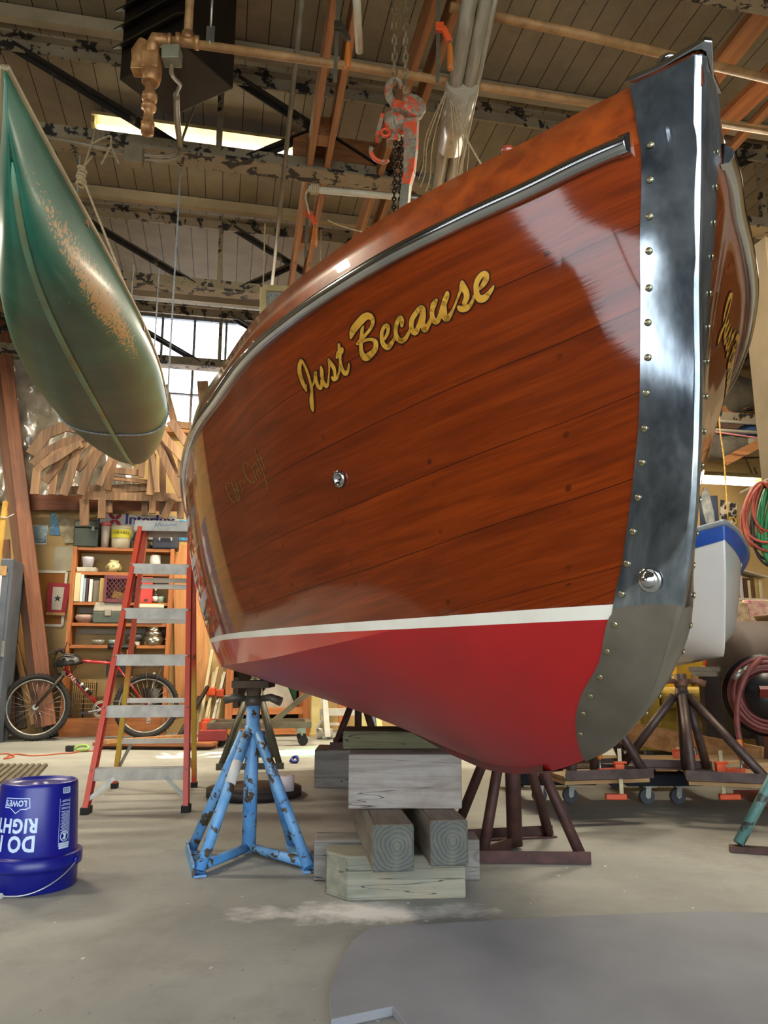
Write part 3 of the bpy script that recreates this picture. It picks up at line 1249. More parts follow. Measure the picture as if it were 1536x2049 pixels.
# ------------------------------------------------------------------ roof trusses
m_truss = peel('peeling_truss_paint', '#8a7d68', '#1d1712', .545, 9, .7, edge=.012, third='#75684f')
m_truss_dark = peel('bare_truss_steel', '#7d715d', '#211c17', .40, 7, .65, edge=.015)
m_nailer = plain('painted_nailer', '#a2937a', .7, c2='#8b7c62', scale=3)
TZ1, TZ0 = 5.27, 4.44


def truss(d, n):
    t = bpy.data.objects.new('trim_%d' % n, None)
    COL.objects.link(t)
    t.location = RM(0, d, 0)
    t.rotation_euler = (0, 0, AL)
    t['kind'] = 'structure'
    L = XR_ - XL
    cx = (XR_ + XL) / 2
    mb = MB()
    mb.box((cx, -.16, TZ1 + .03), (L, .07, .10))
    mb.build('nailer', m_nailer, t)
    mb = MB()
    mb.box((cx, 0, TZ1 - .03), (L, .15, .02))
    mb.box((cx, 0, TZ1 - .08), (L, .02, .10))
    mb.build('top_chord', m_truss, t)
    mb = MB()
    mb.box((cx, 0, TZ0 + .01), (L, .17, .02))
    mb.box((cx, -.02, TZ0 + .07), (L, .02, .12))
    mb.box((cx, .02, TZ0 + .07), (L, .02, .12))
    mb.build('bottom_chord', m_truss, t)
    T_, B_, M_ = TZ1 - .08, TZ0 + .08, (TZ1 + TZ0) / 2
    half = [(-3.24, T_, -1.99, B_), (-1.64, T_, -.39, B_), (-.04, T_, 1.16, B_), (.04, B_, .58, M_), (-3.1, B_, -2.6, M_)]
    for x0, z0, x1, z1 in half + [(2.79 - x0, z0, 2.79 - x1, z1) for x0, z0, x1, z1 in half]:
        mb = MB()
        mb.bar((x0, 0, z0), (x1, 0, z1), .012, .075, up=(0, 1, 0))
        mb.bar((x0, .03, z0), (x1, .03, z1), .075, .012, up=(0, 1, 0))
        mb.build('diagonal', m_truss_dark, t)
    for x in (-3.3, -1.75, -.165, 2.955, 4.5, 6.1):
        mb = MB()
        mb.bar((x, .05, TZ0 + .05), (x, .05, TZ1 - .05), .045, .045)
        mb.build('post', m_truss, t)
    return t


TD = (3.16, 5.24, 7.32, 9.40)
for i, d in enumerate(TD):
    truss(d, i + 1)
# dark steel column against the right-hand wall and the tan boxed column
mb = MB()
c = toR(atY(1512, 400, 8.2))
mb.box((c.x, c.y, ZC / 2), (.16, .16, ZC))
o = mb.build('trim_5', m_truss_dark, loc=(0, 0, 0), rz=AL)
struct(o)
pa = atY(1500, 500, 5.6)
mb = MB()
cr = toR(pa)
mb.box((cr.x + .2, cr.y, 2.03), (.36, .3, 4.06))
o = mb.build('trim_6', plain('tan_boxed_column', '#6f6046', .85, c2='#5e5039', scale=2), loc=(0, 0, 0), rz=AL)
struct(o)
# ================================================================== OVERHEAD
m_gas = plain('brass_coloured_gas_pipe', '#a98253', .6, .1, c2='#7d5c36', scale=12, detail=6, lo=.3, hi=.7)
m_copper = plain('old_brass', '#b88d5c', .45, .4, c2='#8a5f38', scale=14)
m_galv = plain('galvanised_steel', '#9c9a90', .4, .8, c2='#7e7c73', scale=9)
m_board = wood('fir_board', '#a36c40', '#7f5230', 'Y', .6, 1.0, knots=True)
m_board_x = wood('fir_board_across', '#9c683c', '#75492a', 'X', .6, 1.0, knots=True)
m_black = plain('dark_sheet_metal', '#2b231b', .55, .3, c2='#1f1913', scale=4)
m_white_pvc = plain('white_pipe', '#c9c3ae', .45, c2='#b3ac95', scale=6)
m_rope = plain('pale_rope', '#b9a888', .85, c2='#9a8968', scale=60)

# heater hung from the roof
hl, hf, hr = atZ(238, 160, 4.43), atZ(340, 237, 4.43), atZ(467, 178, 4.43)
hn = hl + hr - hf
t = thing('unit_heater', 'dark brown louvred heater box hanging under the roof', 'heater', ((hl + hr) / 2).to_tuple())
corners = [hn, hr, hf, hl]
mb = MB()
vs = [Vector((p.x, p.y, z)) for z in (4.43, 5.15) for p in corners]
mb.add(vs, [(3, 2, 1, 0), (4, 5, 6, 7), (0, 1, 5, 4), (1, 2, 6, 5), (2, 3, 7, 6), (3, 0, 4, 7)])
mb.build('casing', m_black, t, world=True, bevel=.01)
ux = (hn - hl).normalized()
nx = Vector((ux.y, -ux.x, 0))
if nx.dot(CAM - hl) < 0:
    nx = -nx
m_louv = plain('louvre_edge', '#3d3322', .6, .1, c2='#2c2418')
for k in range(4):
    z = 4.66 + .14 * k
    mb = MB()
    a, b = hl + nx * .0, hn + nx * .0
    a = Vector((a.x, a.y, z)); b = Vector((b.x, b.y, z))
    q = [a, b, b + nx * .07 + Vector((0, 0, -.06)), a + nx * .07 + Vector((0, 0, -.06))]
    mb.add(q + [p + Vector((0, 0, .012)) for p in q], [(3, 2, 1, 0), (4, 5, 6, 7), (0, 1, 5, 4), (1, 2, 6, 5), (2, 3, 7, 6), (3, 0, 4, 7)])
    mb.build('louvre', m_louv, t, world=True)
for p in (hl.lerp(hf, .3), hr.lerp(hn, .3)):
    mb = MB()
    mb.tube([(p.x, p.y, 5.15), (p.x, p.y, 5.32)], .012)
    mb.build('hanger_rod', m_galv, t, world=True)

# gas pipe and valve train
PD = 3.75
a, b = atD(330, 80, PD), atD(1600, 272, PD)
zp = (a.z + b.z) / 2
t = thing('gas_pipe', 'rusty tan gas pipe running across under the trusses to the heater', 'pipe', a.to_tuple())
mb = MB()
mb.tube([a, atD(700, 132, PD), atD(1100, 194, PD), b], .024, 12)
mb.build('run', m_gas, t, world=True)
j = atD(375, 83, PD)
mb = MB()
mb.tube([j, j + Vector((0, 0, .75))], .024, 12)
mb.build('riser', m_gas, t, world=True)
d = (b - a).normalized()
mb = MB()
for off in (-.05, .05):
    mb.tube([j + d * (off - .012), j + d * (off + .012)], .037, 14)
mb.tube([j - d * .05, j + d * .05], .031, 14)
mb.tube([j, j + Vector((0, 0, .05))], .034, 14)
mb.build('tee', m_copper, t, world=True)
q = atD(420, 88, PD)
mb = MB()
mb.bar(q - Vector((0, 0, .03)), q + Vector((0, 0, .11)), .045, .012, up=(0, 1, 0))
mb.torus(q, .028, .006, frame_to(d), 18, 6)
mb.build('clamp', m_galv, t, world=True)
mb = MB()
q2 = q + Vector((0, 0, .1))
mb.tube([q2, q2 + Vector((0, 0, .55))], .008, 8)
mb.build('hanger_rod', m_galv, t, world=True)
# elbow, valve body, drip leg
e = atD(318, 80, PD)
mb = MB()
mb.tube([e + d * .06, e + d * .02, e - d * .02, e + Vector((-.03, 0, -.03)), e + Vector((-.03, 0, -.10))], [.034, .036, .036, .036, .034], 14)
mb.tube([e + d * .045, e + d * .065], .041, 14)
mb.build('elbow', m_copper, t, world=True)
v0 = e + Vector((-.03, 0, -.10))
mb = MB()
mb.box(v0 + Vector((0, 0, -.05)), (.09, .09, .10))
mb.tube([v0 + Vector((-.05, 0, 0.09)), v0 + Vector((-.075, 0, .02)), v0 + Vector((-.07, 0, -.09))], [.03, .04, .034], 12)
mb.box(v0 + Vector((-.065, 0, -.08)), (.075, .07, .05))
mb.lathe([(.045, -.17), (.055, -.12), (.05, -.09)], 14, Matrix.Translation(v0))
mb.build('valve', m_copper, t, world=True, bevel=.006)
mb = MB()
mb.lathe([(.001, -.47), (.034, -.47), (.034, -.43), (.036, -.41), (.025, -.405), (.025, -.33), (.038, -.325), (.038, -.30), (.03, -.29), (.03, -.275), (.04, -.27), (.04, -.24), (.026, -.235), (.026, -.16)], 14, Matrix.Translation(v0))
mb.build('drip_leg', m_copper, t, world=True)
jb = atD(344, 112, PD)
t2 = thing('control_box', 'small grey electric control box under the end of the gas pipe', 'control box', jb.to_tuple())
mb = MB()
mb.box(jb, (.095, .08, .085))
mb.build('housing', plain('grey_green_box', '#7d7c68', .5, c2='#6a6957'), t, world=True, bevel=.006)
mb = MB()
flex = smooth_pts([jb + Vector((0, 0, -.05)), atD(343, 146, 3.8), atD(350, 158, 3.9), atD(360, 170, 4.05), atD(353, 190, 4.3), atD(354, 235, 4.7), atD(360, 292, 5.05)], 6)
mb.tube(flex[:25], .012, 8)
mb.tube(flex[24:], .021, 8)
mb.build('conduit', plain('flexible_conduit', '#8d8570', .5, .3), t2, world=True)

# second gas pipe, further right
a, b = atD(900, 14, 3.35), atD(1640, 182, 3.35)
one('gas_pipe', (lambda m: (m.tube([a, atD(1176, 72, 3.35), b], .026, 12), m)[1])(MB()), m_gas, 'tan pipe nearest the top right corner above the stem', 'pipe')

# conduit along the truss with junction box
a, b, c = atD(60, 268, 5.11), atD(250, 306, 5.11), atD(348, 300, 5.11)
t = thing('junction_box', 'square metal junction box with conduit fixed to the peeling truss chord', 'junction box', atD(268, 314, 5.1).to_tuple())
mb = MB()
mb.box(atD(268, 314, 5.09), (.125, .08, .125), rotz(AL))
mb.build('box', m_truss_col if False else plain('painted_box', '#8c7f68', .6, c2='#786b54'), t, world=True, bevel=.004)
mb = MB()
mb.tube([a, atD(160, 287, 5.11), b], .016, 8)
mb.tube(smooth_pts([atD(285, 310, 5.09), atD(330, 312, 5.09), atD(352, 306, 5.09), atD(360, 285, 5.09)], 5), .012, 8)
mb.tube(smooth_pts([atD(288, 319, 5.07), atD(335, 321, 5.07), atD(360, 308, 5.07), atD(366, 275, 5.09), atD(388, 215, 5.2)], 5), .010, 8)
mb.build('conduit', plain('painted_conduit', '#9a8f7a', .5, .2, c2='#7e735e'), t, world=True)

# strip lights
m_tube = emit('lit_tube', '#fff3d2', 9.0)
m_tube_w = emit('lit_tube_white', '#fff0dc', 12.0)
m_refl = plain('light_reflector', '#b8a878', .4, .2, c2='#9d8d60')


def striplight(px0, px1, d, label, r=.019, gap=.10, mt=None, group=None):
    A, B = atD(*px0, d), atD(*px1, d)
    zz = (A.z + B.z) / 2
    A.z = B.z = zz
    t = thing('strip_light', label, 'light', ((A + B) / 2).to_tuple(), 0, group)
    dd = (B - A).normalized()
    side = Vector((-dd.y, dd.x, 0))
    mb = MB()
    mb.bar(A - dd * .04 + Vector((0, 0, .07)), B + dd * .04 + Vector((0, 0, .07)), .26, .03)
    mb.bar(A - dd * .04 + Vector((0, 0, .105)), B + dd * .04 + Vector((0, 0, .105)), .12, .05)
    for k in (0, 1):
        q = A - dd * .03 if k == 0 else B + dd * .03
        mb.bar(q - side * .1 + Vector((0, 0, .03)), q + side * .1 + Vector((0, 0, .03)), .03, .06)
    mb.build('reflector', m_refl, t, world=True)
    for k in (-1, 1):
        mb = MB()
        mb.tube([A + side * k * gap / 2, B + side * k * gap / 2], r, 10)
        mb.build('tube', mt or m_tube, t, world=True)
    return t


striplight((196, 262), (590, 313), 6.05, 'twin-tube strip light hanging behind the peeling truss chord at left')
t = striplight((1360, 962), (1512, 967), 9.2, 'strip light glowing on the tan wall behind the white dinghy', .022, .08, m_tube_w)
for i, (x, y) in enumerate(((-2.6, 7.0), (2.6, 6.4), (3.2, 8.3), (-1.2, 1.2), (2.4, .6))):
    p = RM(x, y, 4.95 if i != 1 else 4.7)
    q = RM(x + 1.2, y, 4.95 if i != 1 else 4.7)
    # unused positions for added strip lights, nothing is built here

# ------------------------------------------------------------------ timber track on the truss chords, chain hoist


def joist_pair(pxa, ya, pxb, yb, z, label, ext0=.6, ext1=.8):
    A, B = atY(*pxa, ya), atY(*pxb, yb)
    A.z = B.z = z + .095
    dd = (B - A).normalized()
    A, B = A - dd * ext0, B + dd * ext1
    side = Vector((dd.y, -dd.x, 0))
    t = thing('timber_track', label, 'timber beam', A.to_tuple(), 0, 'timber tracks on the truss chords')
    rz = math.atan2(dd.y, dd.x) - PI / 2
    for k in (-1, 1):
        mb = MB()
        L = (B - A).length
        mb.box((0, L / 2, 0), (.045, L, .19))
        o = mb.build('plank', m_board, t, bevel=.003)
        o.location = side * k * .065
        o.rotation_euler = (0, 0, rz)
    for s in np.arange(.35, (B - A).length - .2, 1.45):
        mb = MB()
        p = A + dd * s
        mb.box((0, 0, 0), (.084, .12, .15))
        o = mb.build('spacer_block', m_board, t)
        o.location = p - A
        o.rotation_euler = (0, 0, rz)
    return t


joist_pair((697, 0), 3.62, (598, 575), 6.9, TZ0 + .02 + .0, 'pair of long fir planks with spacers lying over the trusses, left of the chain', .5, .5)
joist_pair((905, 0), 3.62, (742, 470), 6.0, TZ0 + .02, 'pair of long fir planks with spacers lying over the trusses, right of the chain', .5, 1.4)
# cross beam carrying the hoist
zc = TZ0 + .02 + .19 + .07
one('hoist_beam', (lambda m: (m.bar(Vector((-.55, 3.62, zc)), Vector((.75, 3.62, zc)), .09, .14), m)[1])(MB()), m_board_x, 'fir cross beam at the top edge that the hoist chain hangs from', 'timber beam')
A, B = atD(585, 307, 5.24), atD(790, 344, 5.24)
A.z = B.z = TZ0 + .25
one('loose_plank', (lambda m: (m.bar(A, B, .03, .2), m)[1])(MB()), m_board_x, 'reddish plank standing on the truss chord behind the hoist', 'plank')

# chain hoist
m_chain = plain('oily_chain', '#8f7c5c', .55, .3, c2='#5e4f38', scale=30)
m_chain_d = plain('dark_load_chain', '#3a2c1c', .5, .6, c2='#241a10', scale=30)
m_hoist = peel('worn_orange_hoist_paint', '#d2512a', '#8f8672', .47, 16, .5, .2, edge=.03, third='#b9431f')
m_grip = plain('hoist_handle_metal', '#9b978a', .4, .6, c2='#7f7b6e')
HY = 3.62
t = thing('lever_hoist', 'worn orange lever hoist on its chain above the boat', 'hoist', atY(800, 230, HY).to_tuple())


def chain(mb, pts, link=.034, r=.0055, w=.021):
    P = [Vector(p) for p in pts]
    total = sum((P[i + 1] - P[i]).length for i in range(len(P) - 1))
    n = int(total / (link * .78))
    cum = [0]
    for i in range(len(P) - 1):
        cum.append(cum[-1] + (P[i + 1] - P[i]).length)
    for k in range(n):
        s = total * (k + .5) / n
        i = max(j for j in range(len(P) - 1) if cum[j] <= s)
        p = P[i].lerp(P[i + 1], (s - cum[i]) / (cum[i + 1] - cum[i]))
        d = (P[i + 1] - P[i]).normalized()
        x = Vector((1, 0, 0)) if k % 2 else Vector((0, 1, 0))
        x = (x - d * x.dot(d)).normalized()
        if k % 3 == 1:
            x = (x + d.cross(x) * .3).normalized()
        ring = []
        h = link / 2 - w / 2
        for a in range(12):
            an = 2 * PI * a / 12
            ring.append(p + x * math.cos(an) * (w / 2 - r / 2) + d * (math.sin(an) * (w / 2 - r / 2) + (h if math.sin(an) > 0 else -h)))
        mb.tube(ring, r / 2 * 1.5, 6, closed=True)


top1, top2 = atY(776, -10, HY), atY(813, -10, HY)
hook = atY(790, 178, HY)
hk2 = atY(811, 186, HY)
mb = MB()
chain(mb, [atY(786, -30, HY), atY(788, 60, HY), hook + Vector((0, 0, .03))], .062, .010, .034)
mb.build('chain', m_chain, t, world=True)
mb = MB()
chain(mb, [atY(812, -30, HY), atY(811, 90, HY), hk2], .062, .010, .034)
mb.build('chain', m_chain, t, world=True)
# hook and swivel
mb = MB()
hp = [hook + Vector((.035, 0, .01)), hook + Vector((.02, 0, .05)), hook + Vector((-.01, 0, .05)), hook + Vector((-.035, 0, .01)), hook + Vector((-.03, 0, -.05)), hook + Vector((.0, 0, -.10)), hook + Vector((.01, 0, -.14))]
mb.tube(smooth_pts(hp, 5), [.012 + .010 * min(1, i / 14) for i in range(31)], 10)
mb.build('hook', m_hoist, t, world=True)
c = atY(803, 248, HY)
mb = MB()
Mx = T4(c + Vector((-.01, 0, 0)), frame_to((1, -.45, 0)))
mb.lathe([(.001, -.07), (.055, -.07), (.075, -.055), (.078, -.01), (.06, .0), (.058, .05), (.03, .055)], 22, Mx)
mb.box(c + Vector((-.05, .02, -.02)), (.06, .07, .17))
mb.box(c + Vector((-.025, 0, .09)), (.045, .05, .08))
mb.build('body', m_hoist, t, world=True, bevel=.006)
# lower guide plates
mb = MB()
mb.bar(c + Vector((-.10, 0, .04)), c + Vector((-.13, 0, -.09)), .02, .06, up=(0, 1, 0))
mb.torus(c + Vector((-.085, -.03, -.075)), .022, .009, frame_to((0, -1, 0)), 16, 6)
mb.torus(c + Vector((-.11, 0, -.17)), .055, .012, frame_to((0.3, -1, 0)), 22, 6, a0=PI * .9, a1=PI * 1.75)
mb.build('chain_guide', m_hoist, t, world=True)
# lever
fx = frame_to((.45, -.9, 0))
lev = [atY(822, 225, HY - .06), atY(822, 262, HY - .06), atY(822, 300, HY - .06), atY(819, 345, HY - .06), atY(813, 372, HY - .06), atY(810, 400, HY - .06), atY(806, 445, HY - .06)]
mb = MB()
for i in range(len(lev) - 1):
    w0 = [.085, .075, .068, .056, .046, .046, .05][i]
    w1 = [.085, .075, .068, .056, .046, .046, .05][i + 1]
    mb.bar(lev[i], lev[i + 1] - Vector((0, 0, .0)), .04, w0, up=(.9, -.3, 0), mat=0 if i < 4 else 1, w2=.04, h2=w1)
cw = lev[0] + Vector((.012, -.02, .015))
Mx = T4(cw, frame_to((.35, -.93, .05)))
mb.lathe([(.066, -.025), (.066, .018), (.058, .026), (.0001, .03)], 24, Mx)
for k in range(3):
    an = 2 * PI * k / 3 + .9
    mb.ball(Mx @ Vector((.045 * math.cos(an), .045 * math.sin(an), .026)), .007, 8)
mb.build('lever', [m_hoist, m_grip], t, world=True, bevel=.004)
mb = MB()
c1 = atY(792, 275, HY)
chain(mb, [c1, atY(787, 440, HY), Vector((atY(787, 440, HY).x, HY, 1.70))], .030, .008, .026)
chain(mb, [atY(803, 275, HY), atY(800, 440, HY), Vector((atY(800, 440, HY).x, HY, 1.70))], .030, .008, .026)
mb.build('load_chain', m_chain_d, t, world=True)

# aluminium mast bundle
t = thing('mast', 'long grey aluminium mast lying overhead to the right of the hoist', 'mast', atY(930, 40, 3.4).to_tuple())
m_alu = plain('dull_aluminium', '#a89f8c', .42, .55, c2='#8f8671', scale=5, stretch=(6, 1, 1))
A, B = atY(944, -30, 3.3), atY(868, 420, 5.0)
dd = (B - A).normalized()
A, B = A - dd * .4, B + dd * 2.2
sx = Vector((1, 0, 0))
for nm, off, r in (('spar', 0, .042), ('spar', .085, .036), ('track', .135, .016)):
    mb = MB()
    mb.tube([A + sx * off, B + sx * off * .8], r, 14)
    mb.build(nm, m_alu, t, world=True)
mb = MB()
w = atY(905, 150, 3.9)
mb.tube([A + dd * ((w - A).dot(dd)) + sx * .04, A + dd * ((w - A).dot(dd) + .5) + sx * .04], [.098, .092], 14)
m_wrap = plain('clear_wrap', '#a39a86', .25, c2='#8d8470', stretch=(2, 2, 20), scale=8)
mb.build('plastic_wrap', m_wrap, t, world=True)
# rigging wires hanging from the mast
t = thing('rigging_wires', 'loose rigging wires drooping from the mast towards the foredeck', 'wires', atY(905, 160, 3.9).to_tuple())
base = atY(898, 170, 3.9)
for i, tgt in enumerate(((846, 330), (850, 345), (860, 355), (915, 365), (925, 360), (935, 350), (905, 395))):
    mb = MB()
    e = atY(*tgt, 4.3)
    pts = [base, base.lerp(e, .5) + Vector(((tgt[0] - 890) * .0012, 0, -.05)), e, e + Vector((.06 if i > 2 else -.03, 0, -.10))]
    mb.tube(smooth_pts(pts, 6), .0032, 5)
    mb.build('wire', m_rope, t, world=True)
mb = MB()
mb.tube(sag(atY(907, 220, 3.9), atY(972, 344, 2.2), .02), .0035, 5)
mb.build('wire', m_rope, t, world=True)

# thin conduit running away from the camera
A, B = atY(604, 5, 3.52), atY(541, 600, 6.7)
dd = (B - A).normalized()
one('conduit', (lambda m: (m.tube([A - dd * .4, B + dd * .5], .016, 8), m)[1])(MB()), plain('grey_conduit', '#7e7462', .5, .4, c2='#685f4e'), 'thin grey conduit passing left of the timber tracks', 'conduit')
# short white pipe hanging at the top edge
A, B = atY(711, -40, 3.3), atY(719, 103, 3.75)
one('plastic_pipe', (lambda m: (m.tube([A, B], .022, 14), m)[1])(MB()), m_white_pvc, 'short white pipe sticking down between the timber tracks', 'pipe')
# white pole slung across below the truss
A, B = atD(617, 378, 4.95), atD(862, 400, 4.95)
t = thing('slung_pole', 'white pole slung level below the truss behind the hoist', 'pole', A.to_tuple())
mb = MB()
mb.tube([A, B], .024, 12)
mb.build('pole', m_white_pvc, t, world=True)
mb = MB()
mb.tube([B - (B - A).normalized() * .22, B + (B - A).normalized() * .02], .029, 12)
mb.build('end_sleeve', m_galv, t, world=True)
mb = MB()
for k in range(4):
    mb.torus(A + (B - A).normalized() * (.02 + .014 * k), .031, .008, frame_to(B - A), 14, 6)
mb.tube(smooth_pts([A, A + Vector((-.02, 0, -.06)), A + Vector((.0, 0, -.16)), A + Vector((.01, 0, -.2))], 5), .008, 6)
mb.build('lashing', m_rope, t, world=True)
one('cord', (lambda m: (m.tube(sag(atD(655, 440, 5.0), atD(765, 466, 5.0), .03), .005, 5), m)[1])(MB()), m_rope, 'thin pale cord stretched behind the boat below the white pole', 'cord')

# bar clamps hanging from the timbers
m_handle = wood('clamp_handle_wood', '#d07a2c', '#a5581b', 'Z', .45)
m_orange = plain('orange_clamp_paint', '#d9521f', .45, c2='#b84418', scale=12)
m_barsteel = plain('clamp_bar_steel', '#8e897a', .4, .8, c2='#6d685a')


def hang_clamp(px, y, dark, label, parent_cord=True, s=1.0):
    top = atY(px[0], px[1], y)
    t = thing('bar_clamp', label, 'clamp', top.to_tuple())
    mh = m_orange if not dark else plain('black_clamp_iron', '#3d3527', .5, .4)
    mb = MB()
    mb.bar(top + Vector((0, 0, .25 * s)), top + Vector((-.012, 0, -.33 * s)), .020 * s, .007 * s, up=(0, 1, 0))
    mb.build('bar', m_barsteel, t, world=True)
    mb = MB()
    mb.bar(top + Vector((-.02, -.01, 0)), top + Vector((.025, -.01, .0)), .025 * s, .05 * s)
    mb.bar(top + Vector((.02, -.01, -.0)), top + Vector((.055, -.01, -.085 * s)), .022 * s, .03 * s)
    mb.build('jaw', mh, t, world=True, bevel=.003)
    mb = MB()
    h = top + Vector((.055, -.01, -.10 * s))
    mb.tube([h + Vector((0, 0, .05)), h + Vector((0, 0, -.02))], .006, 8)
    mb.build('screw', m_barsteel, t, world=True)
    mb = MB()
    mb.lathe([(.010, -.16 * s), (.016, -.15 * s), (.017, -.08 * s), (.013, -.02 * s), (.008, 0)], 12, Matrix.Translation(h))
    mb.build('handle', m_handle, t, world=True)
    return t


hang_clamp((676, 55), 3.5, True, 'black bar clamp with orange wooden handle hanging from the left timber track')
hang_clamp((878, 58), 3.5, False, 'orange bar clamp with wooden handle hanging from the right timber track')
hang_clamp((616, 430), 5.0, False, 'orange bar clamp hanging below the lashed end of the white pole')

# boards overhead at right
m_board_r = wood('red_brown_board', '#a8683a', '#7d4722', 'Y', .55, 1, knots=True)
for i, (p0, p1, z, w, h, lab) in enumerate((((1536, 12), (1412, 168), TZ0 + .1, .14, .05, 'pale board overhead behind the top of the stem, uppermost of three'),
                                   ((1536, 160), (1430, 262), TZ0 + .1, .15, .05, 'reddish board overhead right of the stem head, middle of three'),
                                   ((1536, 215), (1440, 320), TZ0 + .12, .06, .05, 'narrow batten overhead right of the stem head, lowest of three'))):
    A, B = atZ(*p0, z), atZ(*p1, z)
    dd = (B - A).normalized()
    mb = MB()
    L = (B - A).length + 1.6
    mb.box((0, L / 2 - .8, 0), (w, L, h))
    o = mb.build('board', m_board if i != 1 else m_board_r, loc=A, rz=math.atan2(dd.y, dd.x) - PI / 2)
    tag(o, lab, 'board')

# ------------------------------------------------------------------ canoe hung at the left
def canoe_mat():
    mt, nt, b = base_mat('worn_green_canoe')
    uv = N(nt, 'ShaderNodeUVMap')
    sp = N(nt, 'ShaderNodeSeparateXYZ')
    nt.links.new(uv.outputs[0], sp.inputs[0])
    vec = coords(nt)
    f = noise_tex(nt, vec, 2.4, 6, .6, .5)
    c = ramp(nt, f, [(.3, '#0f463a'), (.52, '#1a5f4d'), (.72, '#32745f')])
    # scuffed brown bottom
    f2 = noise_tex(nt, coords(nt, (1, 1, 1)), 3.0, 6, .65, .4)
    scuff = math_(nt, 'ADD', math_(nt, 'MULTIPLY', math_(nt, 'SUBTRACT', 1.05, math_(nt, 'ABSOLUTE', sp.outputs[0])), math_(nt, 'ADD', .25, math_(nt, 'MULTIPLY', sp.outputs[1], .75))), math_(nt, 'MULTIPLY', math_(nt, 'SUBTRACT', f2, .5), .9))
    c = mixc(nt, ramp(nt, scuff, [(.22, (0, 0, 0, 1)), (.6, (.8, .8, .8, 1))]), c, ramp(nt, f, [(.3, '#26322a'), (.7, '#4a4c3a')]))
    # worn tan patches near the gunwale at the forward half
    f3 = noise_tex(nt, vec, 60, 4, .7)
    band = math_(nt, 'MULTIPLY', math_(nt, 'SUBTRACT', 1.0, math_(nt, 'MINIMUM', 1.0, math_(nt, 'ABSOLUTE', math_(nt, 'DIVIDE', math_(nt, 'SUBTRACT', sp.outputs[0], .62), .36)))),
                 math_(nt, 'SUBTRACT', 1.0, math_(nt, 'MINIMUM', 1.0, math_(nt, 'ABSOLUTE', math_(nt, 'DIVIDE', math_(nt, 'SUBTRACT', sp.outputs[1], .17), .22)))))
    m3 = math_(nt, 'GREATER_THAN', math_(nt, 'MULTIPLY', math_(nt, 'POWER', band, .5), f3), .36)
    side = math_(nt, 'GREATER_THAN', sp.outputs[2], .5)
    c = mixc(nt, math_(nt, 'MULTIPLY', m3, .9), c, '#b48a55')
    f4 = noise_tex(nt, vec, 35, 3, .6)
    c = mixc(nt, ramp(nt, f4, [(.73, (0, 0, 0, 1)), (.76, (.8, .8, .8, 1))]), c, '#a9aa9a')
    f5 = noise_tex(nt, coords(nt, (1, 1, 1), rot=(.4, .2, .9)), 9, 4, .6, 1)
    c = mixc(nt, ramp(nt, f5, [(.67, (0, 0, 0, 1)), (.74, (.6, .6, .6, 1))]), c, '#181c14')
    nt.links.new(c, b.inputs['Base Color'])
    b.inputs['Roughness'].default_value = .5
    b.inputs['Coat Weight'].default_value = .12
    b.inputs['Coat Roughness'].default_value = .2
    bump(nt, b, f2, .06, .01)
    return mt


CN, CF = Vector((-1.234, 2.227, 2.142)), Vector((-2.263, 6.877, 2.453))
cax = (CF - CN)
cax.z = 0
CL = cax.length
cax.normalize()
csd = Vector((cax.y, -cax.x, 0))          # to the right as seen from behind the camera
CROLL = -.04


def canoe_pt(t, a):
    """t 0 near .. 1 far; a -1..1 from left gunwale over the keel to the right gunwale"""
    e = 2 * t - 1
    wfull = max(.0, 1 - abs(e) ** 2.3)
    hb = .363 * wfull
    keel = .0 + .05 * abs(e) ** 3
    endk = abs(e) ** 9
    gun = .241 + .322 * abs(e) ** 3.2
    keelz = keel + endk * .28
    th = a * PI / 2
    ex = .62
    x = hb * math.copysign(abs(math.sin(th)) ** ex, th)
    z = keelz + (gun - keelz) * (1 - abs(math.cos(th)) ** .72)
    if abs(a) > .999:
        x *= .97
    sh = (1 - math.cos(th)) * 0
    # stems lean out a little at the top
    L = (t - .5) * CL + math.copysign(1, e) * (abs(e) ** 14) * (-.10 + .16 * (abs(a)))
    p = (CN + CF) / 2 + cax * L
    zz = z - .28
    xr = x * math.cos(CROLL) + zz * math.sin(CROLL) * 1
    zr = zz * math.cos(CROLL) - x * math.sin(CROLL)
    q = p + csd * xr
    return Vector((q.x, q.y, CN.z + (CF.z - CN.z) * t + zr + .28))


t = thing('canoe', 'worn green canoe slung bottom-down from the roof at the left', 'canoe', ((CN + CF) / 2).to_tuple())
NT, NA = 64, 30
mb = MB()
tt = [.5 - .5 * math.cos(PI * i / NT) for i in range(NT + 1)]
tt = [min(.9985, max(.0015, x)) for x in tt]
rows = [[canoe_pt(x, -1 + 2 * j / NA) for j in range(NA + 1)] for x in tt]
mb.grid(rows)
hull = mb.build('hull', canoe_mat(), t, world=True)
me = hull.data
uvk = {}
for i_, x in enumerate(tt):
    for j_ in range(NA + 1):
        q_ = wmat(t).inverted() @ rows[i_][j_]
        uvk[(round(q_.x, 3), round(q_.y, 3), round(q_.z, 3))] = (-1 + 2 * j_ / NA, x)
uvd = me.uv_layers.new(name='UVMap')
W = wmat(t)
for pl in me.polygons:
    for li in pl.loop_indices:
        co = W @ me.vertices[me.loops[li].vertex_index].co
        tv = (co - (CN + CF) / 2).dot(cax) / CL + .5
        lc = me.vertices[me.loops[li].vertex_index].co
        uvd.data[li].uv = uvk.get((round(lc.x, 3), round(lc.y, 3), round(lc.z, 3)), (0, tv))
sol = hull.modifiers.new('thickness', 'SOLIDIFY')
sol.thickness = .008
mb = MB()
mb.tube([canoe_pt(x, 0) - Vector((0, 0, .004)) for x in tt], [.012 + .005 * math.sin(PI * x) for x in tt], 8)
